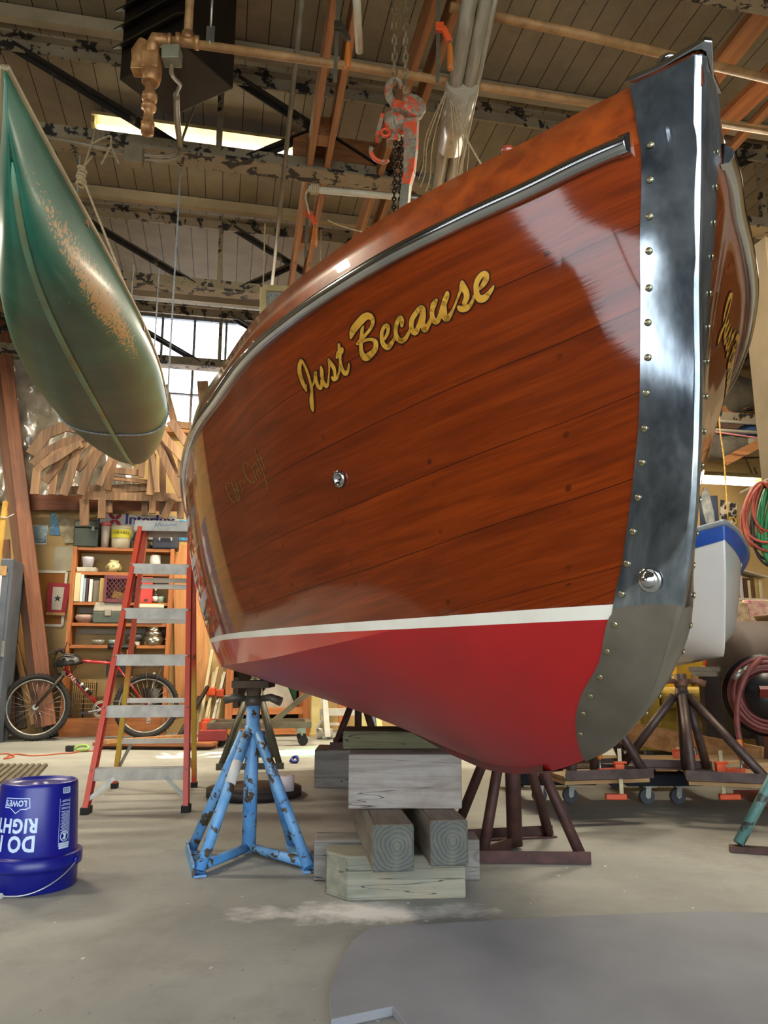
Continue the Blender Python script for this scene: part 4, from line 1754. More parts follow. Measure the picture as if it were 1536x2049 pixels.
mb.build('keel_strip', plain('keel_strip_green', '#5f8a70', .5, c2='#6b6a48', scale=4, lo=.45), t, world=True)
for sg in (-1, 1):
    mb = MB()
    mb.tube([canoe_pt(x, sg) for x in tt], .013, 8)
    mb.build('gunwale', plain('gunwale_tan', '#a39775', .5, c2='#86795a'), t, world=True)
mb = MB()
for k, end in ((.06, 0),):
    for sg in (-1, 1):
        pass
for x in (.12, .30, .5, .7, .88):
    mb.bar(canoe_pt(x, -.98), canoe_pt(x, .98), .04, .02)
mb.build('thwarts', m_board_x, t, world=True)
# straps
m_line = plain('blue_white_line', '#aeb6ba', .7, c2='#7d8a94', scale=80)
for x, lab in ((.60, 'pale line looped under the middle of the green canoe'), (.925, 'thin pale line looped under the far end of the green canoe')):
    pts = [canoe_pt(x + .012 * math.sin(3 * a), a) + (canoe_pt(x, a) - canoe_pt(x, 0) + Vector((0, 0, -.05))).normalized() * .010 for a in [-1 + .05 * i for i in range(41)]]
    up0 = Vector((pts[0].x, pts[0].y, 4.4))
    up1 = Vector((pts[-1].x, pts[-1].y, 4.4))
    mb = MB()
    mb.tube([up0] + pts + [up1], .0065, 6)
    one('sling_line', mb, m_line, lab, 'rope')
# tied rope to the truss
g = canoe_pt(.50, .97)
kk = atY(163, 350, g.y)
k0 = atD(183, 288, 5.1)
t = thing('knotted_rope', 'knotted pale rope tying the canoe gunwale to the truss', 'rope', kk.to_tuple())
mb = MB()
mb.tube([g, kk, k0, k0 + Vector((.02, 0, .12))], .008, 6)
mb.tube(smooth_pts([k0, k0 + Vector((.05, .02, .05)), k0 + Vector((.13, 0, .06)), k0 + Vector((.14, 0, -.02)), k0 + Vector((.20, 0, -.15))], 5), .008, 6)
mb.tube(smooth_pts([k0 + Vector((.14, 0, .0)), k0 + Vector((.12, 0, -.06)), k0 + Vector((.08, 0, -.16))], 5), .007, 6)
mb.build('line', m_rope, t, world=True)
mb = MB()
for k in range(6):
    mb.torus(kk + Vector((.006 * math.sin(k * 2), 0, -.07 + .024 * k)), .024 - .001 * k, .012, frame_to((.2, .1 * math.cos(k), 1)), 14, 6)
mb.tube([kk + Vector((0, 0, .05)), kk + Vector((.06, 0, .14))], .007, 6)
mb.build('knot', m_rope, t, world=True)
# ================================================================== TIMBER BLOCKS
def weathered(name, c1, c2, c3, axis, cracks=True):
    mt, nt, b = base_mat(name)
    st = {'X': (.7, 9, 9), 'Y': (9, .7, 9), 'Z': (9, 9, .7)}[axis]
    f = noise_tex(nt, coords(nt, st), 2.6, 7, .65, .7)
    f2 = noise_tex(nt, coords(nt), 3.4, 6, .65, .3)
    c = ramp(nt, f, [(.3, c2), (.6, c1)])
    c = mixc(nt, ramp(nt, f2, [(.48, (0, 0, 0, 1)), (.72, (.75, .75, .75, 1))]), c, c3)
    stc = {'X': (.35, 5, 11), 'Y': (11, .35, 5), 'Z': (5, 11, .35)}[axis]
    f3 = noise_tex(nt, coords(nt, stc), 1.7, 3, .5, .5)
    cr = math_(nt, 'LESS_THAN', math_(nt, 'ABSOLUTE', math_(nt, 'SUBTRACT', f3, .5)), .0035)
    c = mixc(nt, math_(nt, 'MULTIPLY', cr, .8), c, '#1f1b17')
    v = N(nt, 'ShaderNodeTexVoronoi')
    v.inputs['Scale'].default_value = 4.6
    nt.links.new(coords(nt, {'X': (.7, 1, 1.2), 'Y': (1, .7, 1), 'Z': (1, 1, .7)}[axis]), v.inputs['Vector'])
    kn = ramp(nt, v.outputs['Distance'], [(.09, (.7,) * 3 + (1,)), (.13, (0, 0, 0, 1)), (.16, (.45,) * 3 + (1,)), (.20, (0, 0, 0, 1))])
    c = mixc(nt, kn, c, '#4a3d34')
    # growth rings on the sawn ends
    geo = N(nt, 'ShaderNodeTexCoord')
    sn = N(nt, 'ShaderNodeSeparateXYZ')
    nt.links.new(geo.outputs['Normal'], sn.inputs[0])
    ax = 'XYZ'.index(axis)
    endm = math_(nt, 'GREATER_THAN', math_(nt, 'ABSOLUTE', sn.outputs[ax]), .8)
    wv = N(nt, 'ShaderNodeTexWave', wave_type='RINGS', rings_direction=axis)
    wv.inputs['Scale'].default_value = 24
    wv.inputs['Distortion'].default_value = 5
    wv.inputs['Detail'].default_value = 3
    ad = N(nt, 'ShaderNodeVectorMath', operation='ADD')
    ad.inputs[1].default_value = (0, .012, -.078)
    nt.links.new(coords(nt, (1, 1, 1)), ad.inputs[0])
    nt.links.new(ad.outputs[0], wv.inputs['Vector'])
    ec = ramp(nt, wv.outputs['Fac'], [(.2, '#4a4d48'), (.8, '#5a5c55')])
    ec = mixc(nt, ramp(nt, f2, [(.5, (0, 0, 0, 1)), (.8, (.8,) * 3 + (1,))]), ec, '#918a78')
    c = mixc(nt, endm, c, ec)
    nt.links.new(c, b.inputs['Base Color'])
    b.inputs['Roughness'].default_value = .82
    h = math_(nt, 'SUBTRACT', math_(nt, 'MULTIPLY', f, .5), cr)
    bump(nt, b, h, .35, .006)
    return mt


def timber(name, c, size, rz, mat, label, group=None, cuts=None, chip=.006):
    """sawn baulk; c is the centre of its underside; local x along its length"""
    x, y, z = (s / 2 for s in size)
    mb = MB()
    if cuts is None:
        mb.box((0, 0, z), size)
    else:
        mb.prism(cuts, size[2])
    o = mb.build(name, mat, loc=c, rz=rz, bevel=chip, seg=2)
    return tag(o, label, 'timber', group)


m_tb1 = weathered('weathered_grey_green_timber', '#8f8d7c', '#6f7264', '#a08f74', 'X')
m_tb2 = weathered('weathered_brown_timber', '#8a7f6d', '#5f594e', '#4c4a45', 'X')
m_tb3 = weathered('weathered_silver_timber', '#a09a92', '#6d655f', '#7d6a5a', 'X')
m_tb4 = weathered('treated_green_timber', '#747153', '#55543c', '#5f5a40', 'X')
m_tb5 = weathered('plain_grey_timber', '#8f8c84', '#716e67', '#7f7a70', 'X')
g = 'timber blocking under the keel'
# front bottom baulk (its left end is cut askew)
fa, fb = atZ(695, 1805), atZ(932, 1797)
rzf = math.atan2(fb.y - fa.y, fb.x - fa.x) - .03
L = (fb - fa).length
cen = (fa + fb) / 2 + Vector((-math.sin(rzf), math.cos(rzf), 0)) * .09
timber('timber_block', cen, (L, .18, .143), rzf, m_tb1, 'bottom front baulk with stained face and sloping left end, lowest of the pile', g,
       cuts=[(-L / 2, -.09), (L / 2, -.09), (L / 2, .09), (-L / 2 - .07, .09), (-L / 2 - .075, .0)])
# rear bottom baulk, longer
ra, rb = atZ(625, 1765), atZ(961, 1763)
cen = (ra + rb) / 2 + Vector((0, .085, 0))
timber('timber_block', cen, ((rb - ra).length, .15, .143), 0.02, m_tb5, 'longer bottom baulk behind, its ends showing on both sides of the pile', g)
# two baulks laid fore and aft on them
for (pl, pr), lab in ((((745, 1747), (829, 1745)), 'left of the two square baulks pointing forward, growth rings on its end'),
                      (((861, 1735), (938, 1733)), 'right of the two square baulks pointing forward, pale chipped edges on its end')):
    a, b = atZ(*pl, .146), atZ(*pr, .146)
    w = (b - a).length
    Lb = .72
    dirv = Vector((-.12, 1, 0)).normalized()
    cen = (a + b) / 2 + dirv * Lb / 2
    o = timber('timber_block', cen, (Lb, w, .142), math.atan2(dirv.y, dirv.x), m_tb2, lab, g, chip=.007)
# wide silver baulk across and the green one on top
a, b = atZ(697, 1618, .290), atZ(924, 1620, .290)
cen = (a + b) / 2 + Vector((0, .15, 0))
timber('timber_block', cen, ((b - a).length + .004, .30, .185), .0, m_tb3, 'wide silver-grey baulk with a long crack and knots, second from the top of the pile', g)
a = atZ(685, 1500, .477)
timber('timber_block', (a.x + .20, a.y + .135, .477), (.40, .24, .066), .0, m_tb4, 'greenish treated board directly under the keel, topmost of the pile', g)

# ================================================================== BOAT STANDS
def jack_stand(label, feet, post, hub_z, top_z, mat, screw_mat, wing_mat, rails=((0, 1), (2, 3)), vee=(0, 2), r=.022, pr=.030, base_z=0.0, wing=True, pad=True, bands=None, vee_pipe=True, wing_z=None, group='boat stands'):
    feet = [Vector(f) for f in feet]
    post = Vector(post)
    for f in feet:
        f.z = base_z
    post.z = base_z
    t = thing('boat_stand', label, 'boat stand', post.to_tuple(), 0, group)
    up = Vector((0, 0, 1))
    mb = MB()
    mb.tube([post + up * .012, post + up * (hub_z - base_z + .12)], pr, 14)
    mb.tube([post + up * (hub_z - base_z - .02), post + up * (hub_z - base_z + .0), post + up * (hub_z - base_z + .03)], [pr * 1.12, pr * 1.2, pr * 1.12], 14)
    mb.build('post', mat, t, world=True)
    for i, f in enumerate(feet):
        mb = MB()
        hubp = Vector((post.x, post.y, hub_z + .0))
        d = (f - post)
        d.z = 0
        top = hubp + d.normalized() * (pr + r * .4)
        mb.tube([f + up * .015, top], r, 12)
        mb.build('leg', mat, t, world=True)
    for i, j in rails:
        mb = MB()
        a, b = feet[i], feet[j]
        e = (b - a).normalized() * .03
        n = Vector((-e.y, e.x, 0)).normalized()
        mid = (feet[0] + feet[1] + feet[2] + feet[3]) / 4
        if n.dot(mid - a) < 0:
            n = -n
        mb.bar(a - e + up * .004, b + e + up * .004, .05, .007)
        mb.bar(a - e - n * .024 + up * .024, b + e - n * .024 + up * .024, .007, .046)
        mb.build('base_rail', mat if bands != 'railrust' else screw_mat, t, world=True)
    for i in vee:
        mb = MB()
        a = feet[i] + up * .03
        b = post + up * .03
        if vee_pipe:
            m_ = a.lerp(b, .5)
            mb.tube([a, m_, b], r * .85, 10)
        else:
            mb.bar(a, b, .012, .045)
        mb.build('brace', mat, t, world=True)
    mb = MB()
    zz = hub_z + .1
    k = max(2, int((top_z - zz) / .008))
    mb.lathe([(.019 if q % 2 else .0165, zz + (top_z - zz) * q / max(1, k)) for q in range(k + 1)], 14, Matrix.Translation((post.x, post.y, 0)))
    mb.build('screw', screw_mat, t, world=True)
    if wing:
        zw = wing_z or hub_z + .135
        mb = MB()
        p = Vector((post.x, post.y, zw))
        mb.lathe([(.036, -.02), (.038, .0), (.034, .02)], 16, Matrix.Translation(p))
        for sg in (-1, 1):
            mb.tube([p + Vector((sg * .03, 0, .008)), p + Vector((sg * .075, -.012, .014)), p + Vector((sg * .125, -.02, .004 if sg < 0 else -.004))], [.013, .017, .020], 10)
        mb.build('wing_nut', wing_mat, t, world=True)
    if pad:
        mb = MB()
        p = Vector((post.x, post.y, top_z))
        mb.box(p + up * .012, (.16, .20, .03))
        mb.lathe([(.03, -.05), (.035, 0)], 12, Matrix.Translation(p))
        mb.build('pad', plain('stand_pad', '#6c5a48', .8, c2='#43372c', scale=8), t, world=True)
    return t


m_blue = peel('chipped_blue_paint', '#4488c6', '#55462f', .565, 21, .45, edge=.014, third='#7fb0da')
m_rust = plain('rusty_brown_steel', '#5a3b33', .6, .35, c2='#3a2622', scale=14, detail=6, lo=.3, hi=.72, bmp=.08)
m_rust2 = plain('rusty_orange_steel', '#7a5640', .6, .3, c2='#4c3025', scale=9, detail=6, lo=.3, hi=.72)
m_screw_d = plain('greasy_screw', '#38302a', .5, .6, c2='#241e1a')
m_wing = plain('worn_grey_handle', '#6f675c', .5, .4, c2='#4d463d')
m_olive = plain('olive_stand_paint', '#4b4a38', .5, .3, c2='#34342a', scale=10)
m_wing_or = plain('orange_handle', '#a8501f', .5, .2, c2='#7d3a18')
t = jack_stand('chipped blue boat stand under the left chine', [atZ(398, 1752), atZ(384, 1704), atZ(617, 1744), atZ(583, 1694)], atZ(497, 1710), .50, .695, m_blue, m_screw_d, m_wing, vee=(0, 2), wing_z=.635)
# white tape on one leg
a, b = atZ(398, 1752) + Vector((0, 0, .015)), Vector((atZ(497, 1710).x, atZ(497, 1710).y, .5))
b += Vector((a.x - b.x, a.y - b.y, 0)).normalized() * .0388
mb = MB()
mb.tube([a.lerp(b, .60), a.lerp(b, .77)], .0228, 14)
mb.build('tape_band', plain('white_tape', '#d8d6cf', .6), t, world=True)['label'] = 'white tape round one leg'
jack_stand('rusty brown boat stand behind the timber pile, feet framed by angle iron', [atZ(965, 1724), atZ(1165, 1726), atZ(905, 1685), atZ(1098, 1675)], atZ(1030, 1698), .56, .655, m_rust, m_screw_d, m_wing, vee=(0,), r=.023, pr=.034, wing=False, vee_pipe=False)
jack_stand('olive boat stand farther back, seen between the legs of the blue one', [atZ(440, 1540), atZ(560, 1538), atZ(455, 1515), atZ(545, 1515)], atZ(505, 1524), .66, .80, m_olive, m_screw_d, m_wing, vee=(), r=.024, pr=.03, wing=False, pad=False)
# block with a dark stand behind the pile
a = atZ(628, 1577)
one('timber_block', (lambda m: (m.box((0, 0, .12), (.42, .34, .24)), m)[1])(MB()), m_tb5, 'grey block on the floor behind the timber pile, carrying a dark stand', 'timber', g, loc=(a.x + .21, a.y + .17, 0), bevel=.006)
bx = Vector((a.x + .26, a.y + .17, .24))
jack_stand('dark boat stand with orange wing handle standing on a grey block', [bx + Vector((-.13, -.14, 0)), bx + Vector((.15, -.14, 0)), bx + Vector((-.13, .14, 0)), bx + Vector((.15, .14, 0))], bx + Vector((.02, 0, 0)), .58, .93, m_rust, m_screw_d, m_wing_or, vee=(), base_z=.241, r=.022, pr=.025, wing_z=.72, pad=True)

# ================================================================== STEPLADDER
m_fib = plain('orange_fibreglass', '#d2492a', .42, c2='#b93d24', scale=3, stretch=(1, 1, .3))
mt, nt, b = base_mat('fibreglass_fading_orange_to_yellow')
sp = N(nt, 'ShaderNodeSeparateXYZ')
nt.links.new(coords(nt), sp.inputs[0])
zf = math_(nt, 'ADD', sp.outputs[2], math_(nt, 'MULTIPLY', noise_tex(nt, coords(nt), 14, 4), .12))
nt.links.new(ramp(nt, math_(nt, 'DIVIDE', zf, 1.7), [(.07, '#c4432a'), (.14, '#c09a2e'), (.42, '#c39c32'), (.50, '#b8472c')]), b.inputs['Base Color'])
b.inputs['Roughness'].default_value = .45
m_fib2 = mt
m_tread = plain('ladder_aluminium', '#b9b4a8', .5, .2, c2='#a09b90', scale=12, stretch=(1, 6, 1))
m_rubber = plain('black_rubber', '#1c1b1a', .8)
FL, FR = atZ(172, 1628), atZ(372, 1624)
TL, TR = atD(283, 1052, 5.0), atD(381, 1052, 5.0)
RL, RR_ = atZ(229, 1577), atZ(388, 1575)
t = thing('stepladder', 'orange fibreglass stepladder with grey steps in front of the shelves', 'ladder', ((FL + FR + RL + RR_) / 4).to_tuple())
xd = (FR - FL).normalized()
fw = Vector((-xd.y, xd.x, 0))
T2L, T2R = TL + fw * .14, TR + fw * .14
for a, b in ((FL, TL), (FR, TR)):
    mb = MB()
    d = (b - a).normalized()
    a2 = a + Vector((0, 0, .03))
    mb.bar(a2, b, .075, .006, up=xd)
    for k in (-1, 1):
        mb.bar(a2 + fw * .036 * k, b + fw * .036 * k, .006, .028, up=xd)
    mb.build('front_rail', m_fib, t, world=True)
    mb = MB()
    mb.box(a + Vector((0, 0, .018)), (.045, .085, .036), rotz(math.atan2(xd.y, xd.x)))
    mb.build('foot', m_rubber, t, world=True)
for a, b in ((RL, T2L), (RR_, T2R)):
    mb = MB()
    a2 = a + Vector((0, 0, .03))
    mb.bar(a2, b, .045, .028, up=xd)
    mb.build('rear_rail', m_fib2, t, world=True)
    mb = MB()
    mb.box(a + Vector((0, 0, .016)), (.04, .055, .032), rotz(math.atan2(xd.y, xd.x)))
    mb.build('foot', m_rubber, t, world=True)


def on_rail(a, b, z):
    return a.lerp(b, (z - a.z) / (b.z - a.z))


for y in (1130, 1220, 1312, 1410, 1524):
    zz = {1130: 1.395, 1220: 1.118, 1312: .843, 1410: .555, 1524: .224}[y]
    p, q = on_rail(FL, TL, zz), on_rail(FR, TR, zz)
    mb = MB()
    mb.bar(p + fw * .0, q + fw * .0, .085, .006)
    for k, hh in ((-.041, .062), (.041, .03)):
        mb.bar(p + fw * k - Vector((0, 0, hh / 2 - .003)), q + fw * k - Vector((0, 0, hh / 2 - .003)), .005, hh)
    for k in range(5):
        mb.bar(p + fw * (-.03 + .015 * k) + Vector((0, 0, .004)), q + fw * (-.03 + .015 * k) + Vector((0, 0, .004)), .004, .004)
    mb.build('step', m_tread, t, world=True)
    mb = MB()
    for e, sg in ((p, -1), (q, 1)):
        for k in (-.018, .018):
            mb.ball(e - fw * .04 + Vector((0, 0, -.02)) + xd * (sg * .004) + fw * (-.003) + Vector((0, 0, k)), .007, 8)
    mb.build('rivets', m_galv, t, world=True)
for zz in (1.33, 1.29, 1.07, .80, .56, .30):
    p, q = on_rail(RL, T2L, zz), on_rail(RR_, T2R, zz)
    mb = MB()
    mb.bar(p, q, .022, .030)
    mb.build('rear_bar', plain('pale_ladder_bar', '#c2bcae', .45, .4, c2='#a8a294'), t, world=True)
mb = MB()
cc = (TL + TR + T2L + T2R) / 4
w = (TR - TL).length + .07
mb.box(cc + Vector((0, 0, .01)), (w, .25, .026), rotz(math.atan2(xd.y, xd.x)))
mb.box(cc - fw * .122 + Vector((0, 0, -.012)), (w, .008, .065), rotz(math.atan2(xd.y, xd.x)))
mb.box(cc + fw * .122 + Vector((0, 0, -.012)), (w, .008, .065), rotz(math.atan2(xd.y, xd.x)))
mb.build('top_cap', m_tread, t, world=True, bevel=.003)
# scrawl on the cap
mb = MB()
o0 = cc - fw * .1275
xs = [-.06, -.05, -.045, -.03, -.02, -.01, 0, .012, .02, .04, .055, .075]
zs = [-.02, .008, -.018, .01, -.015, .0, -.012, .002, -.012, .0, -.006, .002]
mb.tube([o0 + xd * a + Vector((0, 0, b)) for a, b in zip(xs, zs)], .0022, 5)
mb.build('marker_scrawl', plain('blue_marker', '#3c7f9d', .6), t, world=True)
for sg, a, b in ((-1, FL, TL), (1, FR, TR)):
    mb = MB()
    p = on_rail(FL, TL, .205).lerp(on_rail(FR, TR, .205), .30 if sg < 0 else .74) - fw * .03
    q = on_rail(a, b, .07) - fw * .03
    mb.bar(p, q, .020, .006, up=fw)
    mb.build('knee_brace', m_galv, t, world=True)
    mb = MB()
    p = on_rail(a, b, .86) + fw * .04
    q = on_rail(RL if sg < 0 else RR_, T2L if sg < 0 else T2R, .84)
    m_ = p.lerp(q, .5) - Vector((0, 0, .015))
    mb.bar(p, m_, .006, .028)
    mb.bar(m_, q, .006, .028)
    mb.build('spreader', m_galv, t, world=True)
    mb = MB()
    p = on_rail(RL, T2L, .29).lerp(on_rail(RR_, T2R, .29), .16 if sg < 0 else .86)
    q = on_rail(RL if sg < 0 else RR_, T2L if sg < 0 else T2R, .10)
    mb.bar(p, q, .02, .006, up=fw)
    mb.build('rear_brace', m_galv, t, world=True)

# ================================================================== UPTURNED BUCKET
m_bucket = plain('blue_plastic', '#131c8a', .33, c2='#101672', scale=2.5)
m_print = plain('pale_print', '#c8dcf2', .5)
BC = Vector((-1.286, 3.02, 0))
t = thing('bucket', 'blue plastic bucket with white print standing upside down on the floor', 'bucket', BC.to_tuple())
prof = [(.150, .0), (.153, .004), (.152, .062), (.154, .064), (.154, .074), (.165, .076), (.1665, .084), (.165, .116), (.158, .120), (.149, .118), (.1485, .126), (.146, .128), (.134, .350), (.131, .362), (.127, .366), (.121, .3655), (.119, .357), (.03, .355), (.025, .360), (.0001, .360)]
mb = MB()
mb.lathe(prof, 64)
mb.build('shell', m_bucket, t)
tc = math.atan2(-BC.y, -BC.x)


def wrap(u, z):
    r = .1465 - (z - .128) * (.0125 / .222) + .0006
    return Vector((r * math.cos(tc + u / .142), r * math.sin(tc + u / .142), z))


def wrap_poly(mb, vs, fs, u0, z0, flip=True, sub=.012):
    """letters wrapped on the upturned pail (upside down)"""
    nb = bmesh.new()
    bv = [nb.verts.new((x, y, 0)) for x, y in vs]
    for f in fs:
        try:
            nb.faces.new([bv[i] for i in f])
        except ValueError:
            pass
    lo, hi = min(v[0] for v in vs), max(v[0] for v in vs)
    x = lo + sub
    while x < hi:
        bmesh.ops.bisect_plane(nb, geom=list(nb.verts) + list(nb.edges) + list(nb.faces), plane_co=(x, 0, 0), plane_no=(1, 0, 0))
        x += sub
    nb.verts.index_update()
    q = [wrap(u0 - v.co.x, z0 - v.co.y) if flip else wrap(u0 + v.co.x, z0 + v.co.y) for v in nb.verts]
    mb.add(q, [[v.index for v in f.verts] for f in nb.faces])
    nb.free()


mb = MB()
for s, z, sz in (('DO IT', .150, .073), ('RIGHT', .212, .065)):
    vs, fs, w = text_shape(s, sz, 1.10, .80, .0024)
    wrap_poly(mb, [(x, y) for x, y in vs], fs, -.000 if s[0] == 'D' else .004, z + sz * .62)
vs, fs, w = text_shape("LOWE'S", .028, 1.02, .86, .0008)
wrap_poly(mb, vs, fs, -.040, .315)


def stroke_band(mb, pts, w):
    for i in range(len(pts) - 1):
        a, b = np.array(pts[i]), np.array(pts[i + 1])
        d = (b - a) / np.linalg.norm(b - a)
        n = np.array((-d[1], d[0])) * w / 2
        k = max(1, int(np.linalg.norm(b - a) / .012))
        for j in range(k):
            p, q = a + (b - a) * j / k, a + (b - a) * (j + 1) / k
            mb.add([wrap(*(p + n)), wrap(*(p - n)), wrap(*(q - n)), wrap(*(q + n))], [(0, 1, 2, 3)])


u0, u1 = -.125, -.032
stroke_band(mb, [(u0, .322), (u1, .322), (u1 + .004, .290), (u1 - .006, .290), (u1 - .006, .286), (u1 - .028, .286), ((u0 + u1) / 2, .272), (u0 + .022, .290), (u0 - .002, .290), (u0, .322)], .0026)
mb.build('print', m_print, t)
mb = MB()
ua, ub = .078, .122
for z in np.arange(.305, .19, -.0042):
    w = .9 + .1 * math.sin(z * 900)
    if int(z * 700) % 9 == 0:
        continue
    stroke_band(mb, [(ub, z), (ub - (ub - ua) * w * .9, z)], .0016)
stroke_band(mb, [(ua, .312), (ua, .150), (ub + .002, .150), (ub + .002, .312)], .0012)
for z0, z1 in ((.327, .348),):
    for k in range(2):
        stroke_band(mb, [(ua + .012, z0 + .003), (ua + .012, z1), (ub, z1), (ub, z0 + .003), (ua + .012, z0 + .003)], .003)
    for k in range(9):
        stroke_band(mb, [(ua + .016 + k * .0032, z0 + .005), (ua + .016 + k * .0032, z1 - .003)], .0016)
# warning symbol: figure in a ring
cu, cz, R = (ua + ub) / 2 + .002, .212 - .03, .017
stroke_band(mb, [(cu + R * math.cos(a * PI / 12), cz + R * math.sin(a * PI / 12)) for a in range(25)], .003)
stroke_band(mb, [(cu - R * .7, cz - R * .7), (cu + R * .7, cz + R * .7)], .003)
stroke_band(mb, [(cu, cz - R * .7), (cu + .002, cz + R * .3)], .009)
stroke_band(mb, [(cu - .006, cz + R * .45), (cu + .004, cz + R * .45)], .008)
for z in (.158, .151, .144):
    stroke_band(mb, [(ua + .002, z), (ub, z)], .0062)
mb.build('warning_label', m_print, t)['label'] = 'white printed warning panel'
# wire bail lying round the front
mb = MB()
ws = []
for k in range(25):
    a = tc + 1.05 - 1.95 * k / 24
    r = .171
    zz = .10 - .092 * math.sin(min(1, k / 17) * PI / 2)
    ws.append((r * math.cos(a), r * math.sin(a), zz))
mb.tube(ws, .0026, 6)
mb.build('bail_wire', plain('bail_wire', '#c9ced8', .3, .7), t)
mb = MB()
p, q = Vector(ws[20]), Vector(ws[24])
mb.tube([p, p.lerp(q, .5) + Vector((p.x + q.x, p.y + q.y, 0)).normalized() * .004, q], .0105, 10)
mb.build('bail_grip', plain('white_grip', '#dfe3e6', .5), t)
for sg in (1.02,):
    mb = MB()
    p = Vector((.166 * math.cos(tc + sg), .166 * math.sin(tc + sg), .095))
    mb.lathe([(.016, 0), (.014, .008), (.0001, .009)], 14, T4(p, frame_to((p.x, p.y, 0))))
    mb.build('bail_boss', m_bucket, t)

# ================================================================== FLOOR SHEET AND MATS
m_foam = plain('grey_foam_sheet', '#85878b', .85, c2='#75777b', scale=3, detail=8, lo=.3, hi=.7, bmp=.05)
outl = [(662, 2040), (658, 2010), (661, 1978), (670, 1945), (684, 1912), (705, 1880), (730, 1862), (760, 1853), (860, 1848), (1000, 1840), (1140, 1832), (1300, 1826), (1420, 1822), (1536, 1826), (1700, 1838)]
P = [atZ(*q, .022) for q in outl]
P += [atZ(1900, 1960, .022), atZ(1700, 2200, .022), atZ(1000, 2230, .022), atZ(880, 2140, .022), atZ(785, 2014, .022)]
P = P[::-1]
A_ = sum(P[i].x * P[(i + 1) % len(P)].y - P[(i + 1) % len(P)].x * P[i].y for i in range(len(P)))
if A_ < 0:
    P = P[::-1]
mb = MB()
mb.prism([(p.x, p.y) for p in P], .021, z0=.001)
o = mb.build('foam_sheet', m_foam, bevel=.003)
tag(o, 'grey foam sheet with rounded corner and a cut-out lying on the floor in front', 'floor mat')
# ribbed mat at the left
a, b, c = atZ(-140, 1533), atZ(96, 1532), atZ(60, 1572)
d1 = Vector((1, .02, 0)).normalized()
t = thing('ribbed_mat', 'ribbed dark rubber mat on the floor behind the blue bucket', 'mat', b.to_tuple())
m_mat = plain('worn_black_rubber', '#4a453a', .8, c2='#35312a', scale=8)
ln = (c - b)
ln = ln.normalized()
n1 = Vector((-1, 0, 0))
mb = MB()
dep = 1.25
pl = [b, b + n1 * 1.2, b + n1 * 1.2 + ln * dep, b + ln * dep]
mb.prism([(p.x - b.x, p.y - b.y) for p in pl][::1], .008, z0=.001)
mb.build('base', m_mat, t)
mb = MB()
for k in range(24):
    s = n1 * (.02 + .05 * k)
    q0, q1 = s, s + ln * dep
    mb.bar((q0.x, q0.y, .013), (q1.x, q1.y, .013), .024, .012)
mb.build('ribs', plain('rubber_ribs', '#6a6250', .75, c2='#544d3f'), t)
# ================================================================== SHELVES AGAINST THE BACK WALL
SD = 9.42                                   # room depth of the shelf front
m_shelf = wood('shelf_pine', '#a9672f', '#844a1f', 'X', .6)
m_shelf_v = wood('shelf_pine_upright', '#a9672f', '#844a1f', 'Z', .6)


def rp(px, py, d):
    return toR(atD(px, py, d))


def room_thing(name, label, cat, p, group=None):
    """Empty in room axes at room point p"""
    return thing(name, label, cat, RM(*p).to_tuple(), AL, group)


tl, tr = rp(150, 1096, SD), rp(345, 1102, SD)
bl = rp(140, 1420, SD)
X0, X1 = tl.x, tr.x
zt = (tl.z + tr.z) / 2
SDEP = .30
sh = room_thing('shelf_unit', 'open pine shelf unit against the back wall behind the stepladder', 'shelf', ((X0 + X1) / 2, SD, 0))
hw = (X1 - X0) / 2
zs = [zt] + [rp(250, y, SD).z for y in (1148, 1208, 1250, 1294, 1357)]
for x in (-hw, hw):
    mb = MB()
    mb.box((x, SDEP / 2, (zt + .02) / 2), (.045, SDEP, zt + .02))
    mb.build('side', m_shelf_v, sh)
for z in zs[:5]:
    mb = MB()
    mb.box((0, SDEP / 2 + .01, z), (2 * hw - .045, SDEP - .02, .035))
    mb.build('shelf_board', m_shelf, sh)
mb = MB()
mb.box((.12, SDEP / 2, zs[4] / 2), (.04, SDEP - .02, zs[4] - .04))
mb.build('divider', m_shelf_v, sh)
mb = MB()
mb.box((.12 + (hw - .12) / 2, SDEP / 2, zs[5]), (hw - .12 - .06, SDEP - .02, .035))
mb.build('shelf_board', m_shelf, sh)
mb = MB()
mb.box((0, SDEP / 2, .10), (2 * hw - .05, SDEP - .02, .2))
mb.build('plinth', m_shelf, sh)
for z in (zs[1] - .10, zs[2] - .10, zs[3] - .10):
    mb = MB()
    mb.box((0, SDEP - .012, z + .03), (2 * hw - .1, .02, .06))
    mb.build('back_rail', plain('grey_batten', '#8d8674', .7), sh)


def sx(px, py, d=SD + .12):
    return rp(px, py, d).x


def put(name, label, cat, px0, px1, shelf_z, dep=SD + .12, group=None):
    """Empty on a shelf, centred between two picture columns; returns thing, width"""
    y = 1330 - (shelf_z - CH) * 160
    a, b = rp(px0, y, dep), rp(px1, y, dep)
    t = room_thing(name, label, cat, ((a.x + b.x) / 2, dep, shelf_z + .0185), group)
    return t, b.x - a.x


def pz(py, px=250, d=SD + .12):
    return rp(px, py, d).z


top = zs[0]
